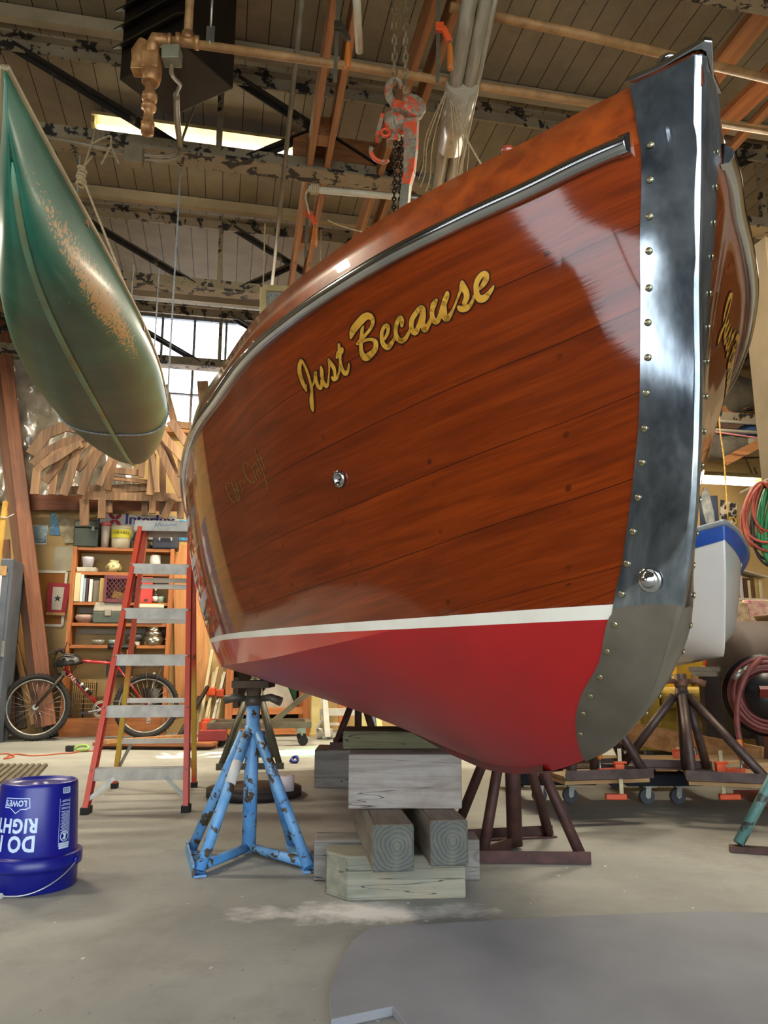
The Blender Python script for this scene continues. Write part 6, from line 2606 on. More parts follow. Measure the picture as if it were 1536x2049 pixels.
def lean(label, p_top, d_top, p_bot, d_bot, w, th, mat, name='plank', cat='plank', group='planks leaning at the left wall'):
    a, b = atD(*p_top, d_top), atD(*p_bot, d_bot)
    if b.z < .02:
        b.z = .02
    d = (a - b)
    L = d.length
    mb = MB()
    mb.box((0, 0, L / 2), (w, th, L))
    o = mb.build(name, mat, loc=b, bevel=.004)
    z = d.normalized()
    x = Vector((CA, SA, 0))
    x = (x - z * x.dot(z)).normalized()
    y = z.cross(x)
    o.rotation_euler = Matrix((x, y, z)).transposed().to_euler()
    return tag(o, label, cat, group)


lean('widest red-brown plank leaning from the floor up past the pin board', (2, 640), 9.5, (98, 1452), 9.0, .145, .05, m_pl[0])
lean('second red-brown plank just left of and behind the widest one', (-12, 700), 9.55, (82, 1455), 9.08, .12, .04, m_pl[3])
lean('pale narrow plank leaning behind the front bicycle wheel, right of two', (24, 1150), 9.5, (88, 1456), 9.12, .05, .04, m_pl[1])
lean('pale narrow plank leaning behind the front bicycle wheel, left of two', (18, 1235), 9.4, (68, 1450), 9.14, .055, .035, m_pl[1])
lean('broad tan plank leaning low between the two pale narrow ones', (34, 1220), 9.55, (78, 1450), 9.18, .10, .03, wood('plank_ochre', '#8a632c', '#694a1e', 'Z', .65))
lean('dark plank leaning at the very left behind the grey cabinet', (14, 1260), 9.55, (40, 1460), 9.2, .14, .04, m_pl[2])
lean('dark grey-brown plank leaning upright behind the cabinet corner', (30, 1130), 9.6, (28, 1290), 9.5, .12, .03, m_pl[2])
lean('thin dark brown plank rising beside the grey cabinet', (12, 1080), 9.3, (24, 1460), 9.2, .08, .03, m_pl[3])
# black cloth bag leaning by the planks
a, b = atD(72, 1262, 9.45), atD(104, 1466, 9.2)
b.z = .03
mb = MB()
mb.tube(smooth_pts([a, a.lerp(b, .12), a.lerp(b, .4), a.lerp(b, .75), b], 5), [.035 + .075 * min(1, i / 9) for i in range(21)], 12, flat=.6)
one('sail_bag', mb, plain('black_cloth', '#23221f', .75, c2='#161513', scale=9), 'long black cloth bag leaning between the planks and the bicycle', 'bag')
# grey metal cabinet with papers, cut by the left edge
ca_, cb_ = rp(20, 1478, 8.7), rp(27, 1118, 8.7)
t = room_thing('metal_cabinet', 'blue-grey metal cabinet with papers stuck on it at the left edge', 'cabinet', (cb_.x - .4, 8.95, 0))
hz = cb_.z
m_cab = plain('blue_grey_metal', '#5d6570', .5, .2, c2='#4b525c', scale=3)
mb = MB(); mb.box((0, 0, hz / 2), (.8, .5, hz)); mb.build('body', m_cab, t, bevel=.01)
mb = MB(); mb.box((.17, -.258, hz / 2 - .05), (.4, .018, hz - .2)); mb.build('door', m_cab, t, bevel=.004)
mb = MB(); mb.box((.30, -.272, hz * .93), (.10, .006, .10)); mb.build('sticker', plain('amber_sticker', '#b98a3f', .5, c2='#8d7a66', scale=14), t)
mb = MB(); mb.box((.20, -.272, hz - .42), (.22, .006, .5)); mb.build('paper', plain('white_violet_paper', '#c9c4d1', .6, c2='#7c6a96', scale=5, lo=.55, hi=.62), t)
mb = MB(); mb.box((.19, -.272, hz - .98), (.2, .006, .48)); mb.build('paper', plain('white_green_paper', '#c3cdbf', .6, c2='#3f7d5a', scale=5, lo=.52, hi=.6), t)
mb = MB(); mb.box((.385, -.268, .95), (.03, .012, .16)); mb.build('latch', m_galv, t)
# yellow stick with white tie
a, b = atD(11, 1003, 8.3), atD(-24, 1290, 8.3)
t = thing('yellow_stick', 'yellow wooden stick with a white tie at the left edge', 'stick', b.to_tuple())
mb = MB(); mb.bar(a, b + (b - a) * .6, .042, .03); mb.build('stick', plain('yellow_wood', '#c49a44', .6, c2='#a67f30'), t, world=True)
mb = MB(); mb.torus(a.lerp(b, .12), .032, .005, frame_to(a - b), 14, 5); mb.tube([a.lerp(b, .12) + Vector((.03, 0, 0)), a.lerp(b, .1) + Vector((.10, 0, .01))], .005, 5); mb.build('tie', plain('white_tie', '#c9c4b6', .6), t, world=True)

# ================================================================== BICYCLE
BW1, BW2 = atD(72, 1412, 8.98), atD(293, 1409, 9.06)
RWH = .348
BW1.z = BW2.z = RWH
bx_ = (BW2 - BW1)
WB = bx_.length
ang = math.atan2(bx_.y, bx_.x)
bike = thing('bicycle', 'red mountain bicycle standing in front of the shelves', 'bicycle', (BW1.x, BW1.y, 0), ang)
m_tyre = plain('black_tyre', '#262320', .85, c2='#1b1917', scale=30)
m_rim = plain('silver_rim', '#a39e92', .35, .8, c2='#8a867b')
m_spoke = plain('steel_spoke', '#b5afa2', .3, .9)
m_red = plain('red_frame_paint', '#a81c1f', .25, c2='#8f171a', coat=.7)
m_blk = plain('black_parts', '#1a1816', .5, c2='#121110')
RX = Matrix.Rotation(PI / 2, 3, 'X')
for nm, x in (('front_wheel', 0.0), ('rear_wheel', WB)):
    mb = MB()
    mb.torus((x, 0, RWH), RWH - .028, .027, RX, 56, 10)
    for k in range(56):
        a = 2 * PI * k / 56
        for sg in (-1, 1):
            p = Vector((x + (RWH - .002) * math.cos(a), .013 * sg, RWH + (RWH - .002) * math.sin(a)))
            mb.box(p, (.012, .014, .012), Matrix.Rotation(-a, 3, 'Y'))
    w_ = mb.build(nm, m_tyre, bike)
    mb = MB()
    mb.torus((x, 0, RWH), RWH - .062, .012, RX, 48, 8)
    mb.build('rim', m_rim, w_)
    mb = MB()
    for k in range(28):
        a = 2 * PI * k / 28
        o_ = .35 * (1 if k % 2 else -1)
        mb.tube([(x + .02 * math.cos(a + o_ * 3), .03 * (1 if k % 4 < 2 else -1), RWH + .02 * math.sin(a + o_ * 3)), (x + (RWH - .066) * math.cos(a), 0, RWH + (RWH - .066) * math.sin(a))], .0016, 4)
    mb.build('spokes', m_spoke, w_)
    mb = MB()
    mb.tube([(x, -.055, RWH), (x, .055, RWH)], .018, 12)
    mb.tube([(x, -.035, RWH), (x, -.028, RWH)], .03, 12)
    mb.build('hub', m_rim, w_)
HT, HB = Vector((.30, 0, .86)), Vector((.265, 0, .73))
ST_, BB = Vector((.80, 0, .86)), Vector((.66, 0, .32))
mb = MB()
mb.tube([HT, HB], .022, 12)
mb.tube([HT + Vector((.005, 0, -.02)), ST_ - Vector((.02, 0, .06))], .018, 12)
mb.tube([HB, BB], .022, 12)
mb.tube([ST_, BB], .017, 12)
for sg in (-1, 1):
    mb.tube([ST_ - Vector((.02, -.015 * sg, .07)), Vector((WB, .06 * sg, RWH))], .009, 8)
    mb.tube([BB + Vector((0, .02 * sg, 0)), Vector((WB, .06 * sg, RWH))], .010, 8)
mb.tube([BB + Vector((0, -.035, 0)), BB + Vector((0, .035, 0))], .026, 12)
mb.build('frame', m_red, bike)
mb = MB()
for sg in (-1, 1):
    mb.tube([HB + Vector((-.01, .05 * sg, -.03)), Vector((.16, .055 * sg, .56)), Vector((0, .055 * sg, RWH))], [.019, .018, .012], 10)
mb.bar(HB + Vector((-.01, -.07, -.03)), HB + Vector((-.01, .07, -.03)), .04, .05)
mb.build('fork', plain('fork_grey', '#4a4337', .4, .4, c2='#2b2722'), bike)
mb = MB()
st0 = HT + Vector((-.01, 0, .03))
mb.tube([HT, st0, st0 + Vector((-.09, 0, .05))], .016, 10)
mb.tube([st0 + Vector((-.09, -.29, .06)), st0 + Vector((-.09, -.1, .05)), st0 + Vector((-.09, .1, .05)), st0 + Vector((-.09, .29, .06))], .012, 8)
mb.build('handlebar', m_blk, bike)
for sg in (-1, 1):
    mb = MB()
    p = st0 + Vector((-.09, .29 * sg, .06))
    mb.tube([p, p - Vector((0, .12 * sg, .0))], .019, 10)
    mb.build('grip', plain('red_black_grip', '#43201d', .7), bike)
    mb = MB()
    mb.tube([p - Vector((0, .13 * sg, 0)), p + Vector((-.06, -.11 * sg, -.02)), p + Vector((-.09, -.02 * sg, -.05))], .008, 6)
    mb.build('brake_lever', m_blk, bike)
mb = MB()
for sg, dx in ((-1, -.08), (1, -.03), (-.4, -.1)):
    mb.tube(smooth_pts([st0 + Vector((-.10, .16 * sg, .05)), st0 + Vector((dx - .05, .1 * sg, -.08)), st0 + Vector((dx, .03 * sg, -.2)), HB + Vector((-.0, .02 * sg, .0))], 6), .004, 5)
mb.build('cables', m_blk, bike)
mb = MB()
mb.tube([ST_, ST_ + Vector((.025, 0, .10))], .013, 10)
mb.build('seat_post', m_rim, bike)
mb = MB()
s0 = ST_ + Vector((.03, 0, .12))
mb.grid([[s0 + Vector((x, w * c, h - abs(c) ** 2 * .035)) for c in np.linspace(-1, 1, 7)] for x, w, h in ((-.15, .018, .012), (-.08, .024, .012), (.0, .045, .01), (.06, .075, .012), (.11, .07, .02), (.125, .03, .018))])
o = mb.build('saddle', m_blk, bike)
o.modifiers.new('thickness', 'SOLIDIFY').thickness = -.03
mb = MB()
for r in (.085, .068):
    mb.torus(BB + Vector((0, -.055, 0)), r, .008, RX, 36, 6)
for k in range(5):
    a = 2 * PI * k / 5
    mb.bar(BB + Vector((0, -.056, 0)), BB + Vector((.08 * math.cos(a), -.056, .08 * math.sin(a))), .006, .016, up=(0, 1, 0))
mb.build('chain_ring', m_rim, bike)
for sg in (1, -1):
    mb = MB()
    e = BB + Vector((-.165 * sg, -.085 * sg, -.03 * sg))
    mb.bar(BB + Vector((0, -.085 * sg, 0)), e, .012, .03, up=(0, 1, 0))
    mb.build('crank', m_rim, bike)
    mb = MB()
    mb.box(e + Vector((0, -.05 * sg, 0)), (.08, .08, .022))
    mb.build('pedal', m_blk, bike)
mb = MB()
mb.tube([BB + Vector((0, -.05, .085)), Vector((WB, -.045, RWH + .05))], .005, 5)
mb.tube([BB + Vector((0, -.05, -.085)), Vector((WB - .01, -.045, RWH - .12)), Vector((WB + .04, -.045, RWH - .1)), Vector((WB, -.045, RWH - .05))], .005, 5)
mb.build('chain', m_galv, bike)
mb = MB()
for k in range(4):
    mb.torus((WB, -.03 - .006 * k, RWH), .058 - .01 * k, .004, RX, 24, 5)
mb.bar((WB, -.05, RWH - .03), (WB + .03, -.05, RWH - .16), .012, .025)
mb.torus((WB + .03, -.05, RWH - .16), .024, .007, RX, 16, 6)
mb.build('rear_gears', m_rim, bike)
mb = MB()
for sg in (-1, 1):
    mb.tube([Vector((WB - .2, .05 * sg, .755)), Vector((WB + .15, .055 * sg, .765))], .006, 6)
    mb.tube([Vector((WB, .065 * sg, RWH)), Vector((WB - .02, .055 * sg, .76))], .005, 6)
    mb.tube([Vector((WB, .065 * sg, RWH)), Vector((WB + .14, .055 * sg, .765))], .005, 6)
for x in (-.19, -.05, .06, .15):
    mb.tube([Vector((WB + x, -.055, .76)), Vector((WB + x, .055, .76))], .005, 6)
mb.build('rear_rack', m_blk, bike)
mb = MB()
mb.tube([HB.lerp(BB, .30) + Vector((0, -.035, .035)), HB.lerp(BB, .72) + Vector((0, -.035, .035))], [.016, .019], 10)
mb.build('frame_pump', m_blk, bike)
mb = MB()
mb.tube([HB.lerp(BB, .43) + Vector((0, -.036, .035)), HB.lerp(BB, .47) + Vector((0, -.036, .035))], .0195, 10)
mb.tube([HB.lerp(BB, .56) + Vector((0, -.036, .035)), HB.lerp(BB, .60) + Vector((0, -.036, .035))], .0205, 10)
mb.build('pump_bands', plain('white_band', '#cfcac0', .5), bike)
mb = MB()
vs, fs, wt = text_shape('TREK', .055, 1.05)
dt = (BB - HB).normalized()
nt_ = Vector((dt.z, 0, -dt.x))
nt_ = -nt_ if nt_.z < 0 else nt_
mb.add([HB + dt * (.05 + x) + nt_ * (y - .02) + Vector((0, -.0235, 0)) for x, y in vs], fs)
mb.build('frame_lettering', plain('white_decal', '#cfc7bd', .5), bike)
for x in (.05, WB - .0):
    mb = MB()
    p = Vector((.215 if x < .2 else WB - .20, 0, .655 if x < .2 else .64))
    for sg in (-1, 1):
        mb.bar(p + Vector((0, .04 * sg, -.05)), p + Vector((-.02, .035 * sg, .03)), .014, .02)
    mb.build('brake', m_blk, bike)
# helmet hung on the bars
hc = atD(137, 1322, 9.0)
t = thing('helmet', 'black bicycle helmet with grey stripes hanging from the handlebar', 'helmet', hc.to_tuple(), .15)
mb = MB()
rows = []
for i in range(10):
    th_ = PI / 2 * i / 9
    rows.append([(.15 * math.cos(a) * math.cos(th_), .11 * math.sin(a) * math.cos(th_), .125 * math.sin(th_) - .05 + .02 * math.cos(a) * math.cos(th_)) for a in np.linspace(0, 2 * PI, 24, endpoint=False)])
mb.grid(rows, closed=True)
mb.grid([[(.15 * k * math.cos(a), .11 * k * math.sin(a), -.05 + .02 * math.cos(a) * k - (1 - k) * .02) for a in np.linspace(0, 2 * PI, 24, endpoint=False)] for k in (1, .85)], closed=True)
mb.build('shell', plain('matt_black_shell', '#1d1b1a', .4, c2='#151413'), t)
mb = MB()
for dx, dz in ((-.03, .0), (.05, -.02)):
    P = [(dx - .035, dz + .01), (dx - .01, dz + .035), (dx + .025, dz + .03), (dx + .045, dz - .005)]
    q = []
    for x, z in P:
        yy = -.112 * math.sqrt(max(.05, 1 - (x / .15) ** 2 - ((z + .03) / .125) ** 2)) - .004
        q.append((x, yy, z))
    mb.tube(q, .004, 5)
for dz in (.045, .062):
    mb.tube([(-.07, -.07, dz), (.0, -.085, dz + .012), (.07, -.07, dz)], .003, 5)
mb.build('stripes', plain('grey_stripe', '#8f8c86', .4), t)
mb = MB()
mb.tube([(-.06, -.04, -.05), (-.02, -.05, .2), (.02, -.05, .16)], .005, 5)
mb.tube([(.08, .02, -.06), (.04, .0, -.14), (-.02, 0, -.08)], .005, 5)
mb.build('chin_strap', m_blk, t)

# ================================================================== FLOOR CLUTTER AT THE BACK LEFT
a, b = atZ(186, 1500), atZ(424, 1502)
one('floor_board', (lambda m: (m.bar(a + Vector((0, .12, .05)), b + Vector((0, .12, .05)), .24, .03), m.bar(a + Vector((0, .2, .018)), b + Vector((0, .2, .018)), .04, .034), m)[2])(MB()), wood('red_floor_board', '#a2663a', '#7c4726', 'X', .6), 'long reddish board lying flat on the floor behind the stepladder', 'board')
a, b = atZ(200, 1506), atZ(410, 1488)
one('floor_batten', (lambda m: (m.bar(Vector((a.x, a.y + .12, .085)), Vector((b.x, b.y, .085)), .05, .035), m)[1])(MB()), wood('pale_batten', '#b98c58', '#94693c', 'X', .6), 'thin batten lying askew on the reddish floor board', 'batten')
c = atD(408, 1488, 7.6)
one('red_box', (lambda m: (m.box((0, 0, .05), (.26, .18, .10)), m)[1])(MB()), plain('red_tin', '#8e2620', .45, c2='#7a1f1b'), 'flat red box on the end of the floor board', 'box', loc=(c.x, atZ(408, 1500).y + .2, .067), rz=.1, bevel=.006)
# extension cord and light green strap
m_cord = plain('orange_cord', '#b2552c', .6)
P = [atZ(x, y, .006) for x, y in ((-30, 1512), (12, 1508), (28, 1514), (8, 1518), (30, 1509), (60, 1512), (90, 1511), (120, 1508), (140, 1507), (165, 1503), (186, 1502), (210, 1497))]
one('extension_cord', (lambda m: (m.tube(smooth_pts(P, 6), .006, 6), m)[1])(MB()), m_cord, 'orange cord snaking on the floor at the left, past the bicycle', 'cord')
c = atZ(150, 1504)
t = thing('strap', 'small coiled strap in black and light green on the floor by the orange cord', 'strap', c.to_tuple())
mb = MB(); mb.tube(smooth_pts([(-.02, 0, .02), (.03, .02, .05), (.09, .03, .05), (.12, 0, .03), (.10, -.03, .02), (.02, -.03, .015)], 6), .014, 8); mb.build('webbing', plain('light_green_webbing', '#8fae5a', .7), t)
mb = MB(); mb.box((-.045, -.01, .03), (.07, .05, .05)); mb.build('buckle', m_blk, t, bevel=.006)
# metal tripod leg stand beside the ladder foot (music-stand base)
t = thing('roller_stand', 'black folding stand lying against the wall right of the bicycle', 'stand', atZ(345, 1478).to_tuple())
mb = MB()
a, b = atZ(330, 1476, .03), atZ(372, 1482, .03)
mb.tube([a, b], .022, 8)
mb.tube([a.lerp(b, .6), atD(415, 1375, 9.3)], .025, 8)
mb.tube([a.lerp(b, .5) + Vector((0, .2, 0)), atD(398, 1395, 9.4)], .02, 8)
mb.build('frame', m_blk, t, world=True)
# paper roll and disc
c = atZ(508, 1592)
t = thing('turntable_disc', 'black round board lying on the floor behind the blue stand', 'disc', c.to_tuple())
mb = MB(); mb.lathe([(.29, .006), (.29, .05), (.0001, .052)], 40); mb.build('board', plain('black_board', '#201e1f', .6, c2='#2d2526', scale=3), t)
mb = MB(); mb.lathe([(.275, .0525), (.0001, .0535)], 40); mb.build('top', plain('brown_face', '#4a3a36', .7, c2='#3a2f2f'), t)
c2_ = atZ(574, 1582, .053)
one('paper_roll', (lambda m: (m.lathe([(.016, 0), (.042, 0), (.042, .085), (.016, .085), (.016, 0)], 24), m)[1])(MB()), plain('white_roll', '#d3cdd4', .8), 'white paper roll standing on the black round board', 'paper roll', loc=c2_)
c = atZ(588, 1527)
mb = MB(); mb.tube(smooth_pts([(-.03, 0, .01), (-.01, .02, .04), (.02, 0, .05), (.03, -.02, .02), (0, -.03, .012), (-.02, .0, .03)], 4), .013, 6)
one('tape_scrap', mb, plain('blue_tape', '#2b3c8f', .6), 'crumpled blue tape on the floor behind the blue stand', 'tape', loc=c)

# ================================================================== BACK MIDDLE: CLAMPS, BENCH, CART, TRESTLE
g = 'bar clamps standing against the wall'
m_pale = plain('pale_bar', '#c0b48f', .5, .2, c2='#a79a74')
for i, (x0, y0, x1, y1, o_, lab) in enumerate(((436, 1335, 405, 1480, 1, 'leftmost pale bar clamp leaning by the ladder foot'), (428, 1345, 412, 1480, 1, 'orange-headed bar clamp second from the left against the wall'), (450, 1345, 420, 1478, 0, 'grey bar clamp in the middle of the clamp row'),
                                             (447, 1350, 430, 1478, 1, 'pale bar clamp right of the grey one in the row'), (425, 1300, 398, 1450, 0, 'thin pale rod reaching highest behind the ladder'))):
    a, b = atD(x0, y0, 9.6), atZ(x1, y1 - 8, .02)
    b = atD(x1, y1 - 12, 9.3); b.z = .02
    t = thing('bar_clamp', lab, 'clamp', b.to_tuple(), 0, g)
    mb = MB(); mb.bar(a, b, .035, .02); mb.build('bar', m_pale if i != 2 else m_galv, t, world=True)
    if o_:
        for f in (.12, .62):
            mb = MB(); p = b.lerp(a, f + .06 * (i % 2)); mb.box(p + Vector((0, -.03, 0)), (.10, .07, .09)); mb.build('jaw', m_orange, t, world=True, bevel=.01)
# open bench of orange-brown timber
m_bench = wood('orange_brown_bench', '#b5713c', '#94552a', 'Z', .55)
m_bench_x = wood('orange_brown_bench_across', '#b5713c', '#94552a', 'X', .55)
bl_, br_ = rp(455, 1478, 9.0), rp(612, 1472, 9.0)
bl_.z = br_.z = 0
t = room_thing('work_bench', 'orange-brown open timber bench with dark bays against the back wall', 'bench', ((bl_.x + br_.x) / 2, 9.0, 0))
hw_ = (br_.x - bl_.x) / 2
hb = rp(530, 1325, 9.0).z + .12
for x in (-hw_, hw_):
    for y in (0, .55):
        mb = MB(); mb.box((x, y, hb / 2), (.08, .08, hb)); mb.build('leg', m_bench, t, bevel=.003)
for z, h in ((rp(530, 1423, 9.0).z, .07), (.06, .07), (hb - .03, .06)):
    mb = MB(); mb.box((0, .0, z), (2 * hw_, .06, h)); mb.build('rail', m_bench_x, t)
mb = MB(); mb.box((0, .28, rp(530, 1423, 9.0).z + .01), (2 * hw_, .5, .03)); mb.build('lower_shelf', m_bench_x, t)
mb = MB(); mb.box((0, .3, hb + .02), (2 * hw_ + .1, .7, .04)); mb.build('top', m_bench_x, t)
mb = MB(); mb.box((0, .6, hb / 2), (2 * hw_, .02, hb - .05)); mb.build('back', plain('dark_bay', '#2f241a', .8, c2='#231a12'), t)
zsh = rp(530, 1423, 9.0).z + .026
tx = t.location
for x0, x1, h, c1, lab, nm in ((462, 476, .34, '#26241f', 'dark tall can on the bench shelf, left', 'can'), (575, 592, .36, '#2c5a38', 'green book box at the right of the bench shelf', 'box'), (556, 575, .37, '#b7a53f', 'yellow-green carton beside the green box on the bench shelf', 'carton')):
    a, b = rp(x0, 1400, 9.2), rp(x1, 1400, 9.2)
    mb = MB(); mb.box((0, 0, h / 2), (b.x - a.x, .2, h))
    one('shelf_' + nm, mb, plain('bench_' + nm, c1, .6, c2=tuple(x * .7 for x in lin(c1)), scale=4), lab, nm, loc=RM((a.x + b.x) / 2, 9.25, zsh), rz=AL, bevel=.006)
a, b = rp(520, 1425, 9.1), rp(572, 1425, 9.1)
mb = MB(); mb.prism([(-.22, 0), (.26, 0), (.24, .05), (.08, .42), (.0, .44), (-.1, .2), (-.2, .08)], .12, T4((0, .06, 0), Matrix(((1, 0, 0), (0, 0, -1), (0, 1, 0)))))
one('white_jug', mb, plain('pale_grey_plastic', '#aaa69a', .5, c2='#8c887d'), 'pale grey tilted container on the bench shelf behind the blue stand', 'container', loc=RM((a.x + b.x) / 2, 9.15, zsh), rz=AL, bevel=.01)
# flat steel cart
m_cart = plain('brown_grey_steel', '#6d6152', .55, .3, c2='#554a3d', scale=6)
ca2, cb2 = atZ(412, 1495), atZ(622, 1492)
t = thing('flat_cart', 'low steel cart on castors behind the blue stand', 'cart', ((ca2 + cb2) / 2).to_tuple(), math.atan2(cb2.y - ca2.y, cb2.x - ca2.x))
hwc = (cb2 - ca2).length / 2
mb = MB()
for y in (0, .5):
    mb.box((0, y, .20), (2 * hwc, .05, .06))
for x in (-hwc + .03, 0, hwc - .03):
    mb.box((x, .25, .20), (.05, .5, .05))
mb.build('frame', m_cart, t)
mb = MB(); mb.bar((hwc * .25, .0, .23), (hwc + .02, .1, .55), .04, .05); mb.build('handle', m_cart, t)
for x in (-hwc + .12, hwc - .1):
    for y in (0.02, .48):
        mb = MB(); mb.box((x, y, .145), (.09, .07, .05)); mb.bar((x, y, .14), (x + .02, y, .06), .04, .02); k = mb.build('castor', m_galv, t)
        mb = MB(); mb.tube([(x + .02, y - .022, .05), (x + .02, y + .022, .05)], .05, 18); mb.build('wheel', m_rubber, k)
# cream trestle legs and white folding trestle
m_cream = plain('cream_wood', '#c3b57e', .6, c2='#a8995f', scale=5)
m_white_t = plain('white_trestle_paint', '#bdbab0', .5, c2='#a09d94')
for x, w, lab, yy in ((630, .10, 'cream post with foot right of the steel cart', 1474), (728, .09, 'cream post half hidden by the timber pile top', 1468)):
    p = atZ(x, yy)
    mb = MB(); mb.box((0, 0, .32), (w, .09, .64)); mb.box((0, 0, .02), (w * 1.15, .16, .04))
    one('trestle_leg', mb, m_cream, lab, 'trestle leg', loc=p, rz=AL, bevel=.004)
pa_, pb_ = atD(640, 1425, 8.6), atD(725, 1424, 8.6)
t = thing('white_trestle', 'white folding trestle between the cream posts far back', 'trestle', atZ(655, 1480).to_tuple())
mb = MB(); mb.bar(pa_, pb_, .05, .075); mb.build('beam', m_white_t, t, world=True)
l0 = atZ(655, 1481)
mb = MB(); mb.bar(atD(648, 1385, 8.6), l0 + Vector((0, 0, .03)), .06, .03); mb.build('leg', m_white_t, t, world=True)
mb = MB(); mb.bar(atD(652, 1430, 8.55), atD(632, 1460, 8.6), .04, .02); mb.build('strut', m_white_t, t, world=True)
l1 = Vector((pb_.x - .05, pb_.y, .0))
mb = MB(); mb.bar(Vector((pb_.x - .05, pb_.y, pb_.z)), l1 + Vector((0, 0, .02)), .05, .03); mb.build('leg', m_white_t, t, world=True)
mb = MB(); mb.bar(atD(655, 1449, 8.55), atD(678, 1449, 8.55), .04, .025); mb.build('shelf', m_white_t, t, world=True)
c = atZ(648, 1478)
mb = MB()
for x in (-.05, .06):
    mb.tube([(x - .03, 0, .055), (x + .03, 0, .055)], .055, 16)
mb.tube([(-.08, 0, .055), (.09, 0, .055)], .014, 8)
one('white_castors', mb, plain('white_wheel', '#c9c4bb', .5), 'pair of white wheels on the floor by the white trestle', 'wheels', loc=c, rz=.2)
p0, p1 = atD(640, 1372, 9.2), atD(646, 1440, 9.2)
mb = MB(); mb.tube([p0, p1, Vector((p1.x + .02, p1.y, .02))], .055, 12)
one('white_tube', mb, plain('cream_tube', '#c5b894', .6), 'thick cream tube standing behind the white trestle', 'tube')
p0 = atD(724, 1400, 9.3)
lean('narrow blue-grey board among pale ones behind the timber pile', (742, 1405), 9.6, (748, 1475), 9.4, .06, .03, plain('blue_grey_paint', '#39525f', .6), 'board', 'board', 'boards leaning behind the timber pile')
lean('cream board leaning beside the blue-grey one behind the pile', (752, 1405), 9.6, (760, 1475), 9.4, .07, .03, m_cream, 'board', 'board', 'boards leaning behind the timber pile')
lean('orange-brown upright board behind the dark stand screw', (682, 1385), 9.6, (684, 1475), 9.5, .09, .03, m_bench, 'board', 'board', 'boards leaning behind the timber pile')

# ================================================================== RIGHT SIDE
# --- white dinghy on a plank
SD_ = Vector((1.965, 4.42, 0))
dang = math.radians(3)
t = thing('dinghy', 'white dinghy with a blue gunwale band behind the stem of the motorboat', 'boat', SD_.to_tuple(), dang)
dcx = .0


def din(u, a):
    """u 0 bow..1 stern, a 0 keel..1 gunwale (one side); -> (x, y, z)"""
    hb = .60 * (1 - (1 - min(1, u * 1.7)) ** 2.3) * (1 - .12 * u)
    gz = 1.585 - .32 * min(1, u * 1.5) ** .85 + .05 * u
    kz = .835 - .07 * min(1, u * 3) + .02 * u
    hbx = hb * (a ** .55 if a < 1 else 1)
    hbx *= 1.0
    fl_ = .80 + .20 * a
    x = hb * fl_ * min(1, (a / .30)) ** .8 if a < .30 else hb * (fl_)
    z = kz + (gz - kz) * (a if a > .30 else .30 * (a / .30) ** 1.6 * 1.0)
    y = u * 2.5 - .04 * a * (1 - u) + (.10 * (1 - a) ** 2) * (1 - u)
    return x, y, z


uu = [(i / 40) ** 1.5 for i in range(41)]
m_gel = plain('white_gelcoat', '#d5d8d6', .28, c2='#cdd0ce', scale=2, coat=.5)
mb = MB()
for sg in (-1, 1):
    mb.grid([[Vector((sg * max(.0, din(u, j / 24)[0]), *din(u, j / 24)[1:])) for j in range(25)] for u in uu])
ring = [Vector((din(1, j / 24)[0], *din(1, j / 24)[1:])) for j in range(25)]
poly = ring + [Vector((-p.x, p.y, p.z)) for p in ring[::-1]]
mb.add(poly, [tuple(range(len(poly)))])
mb.build('hull', m_gel, t)
mb = MB()
for sg in (-1, 1):
    rows = []
    for u in uu:
        p1, p0 = din(u, 1), din(u, .885)
        w = .022 + .02 * min(1, u * 4)
        rows.append([Vector((sg * (p0[0] + .004 * min(1, u * 30)), p0[1] - .006, p0[2])), Vector((sg * (p1[0] + w * min(1, u * 30)), p1[1] - .010, p1[2] - .012)), Vector((sg * (p1[0] + w * min(1, u * 30)), p1[1] - .010, p1[2] + .006))])
    mb.grid(rows)
mb.build('gunwale_band', plain('blue_gunwale', '#1f55b3', .4, c2='#1a4796', scale=5), t)
mb = MB()
for sg in (-1, 1):
    mb.tube([Vector((sg * (din(u, 1)[0] + (.018 + .02 * min(1, u * 4)) * min(1, u * 30)), din(u, 1)[1] - .01, din(u, 1)[2] + .015)) for u in uu], .017, 8)
mb.build('rub_rail', plain('grey_rubber_rail', '#8a9299', .6, c2='#767e85'), t)
mb = MB()
mb.grid([[Vector((k * max(.004, din(u, 1)[0]), din(u, 1)[1], din(u, 1)[2] - .02)) for k in np.linspace(-1, 1, 5)] for u in uu])
mb.build('deck', m_gel, t)
a, b = atD(1310, 1362, 4.35), atD(1460, 1310, 4.35)
pl_z = .80
mb = MB()
mb.box((SD_.x - .03, SD_.y + .30, .765), (.62, .16, .026), rotz(1.15))
mb.box((SD_.x - .03, SD_.y + .30, .738), (.62, .13, .026), rotz(1.15))
one('support_plank', mb, wood('grey_plank', '#75674f', '#574b38', 'X', .7), 'doubled grey plank under the white dinghy, on top of the brown stand', 'plank')

# --- wheeled boards with stands clamped on
m_ply = wood('pale_plywood_edge', '#bd9a6b', '#a5814f', 'X', .6)
m_carpet = plain('dark_blue_carpet', '#20242c', .95, c2='#171a20', scale=60)


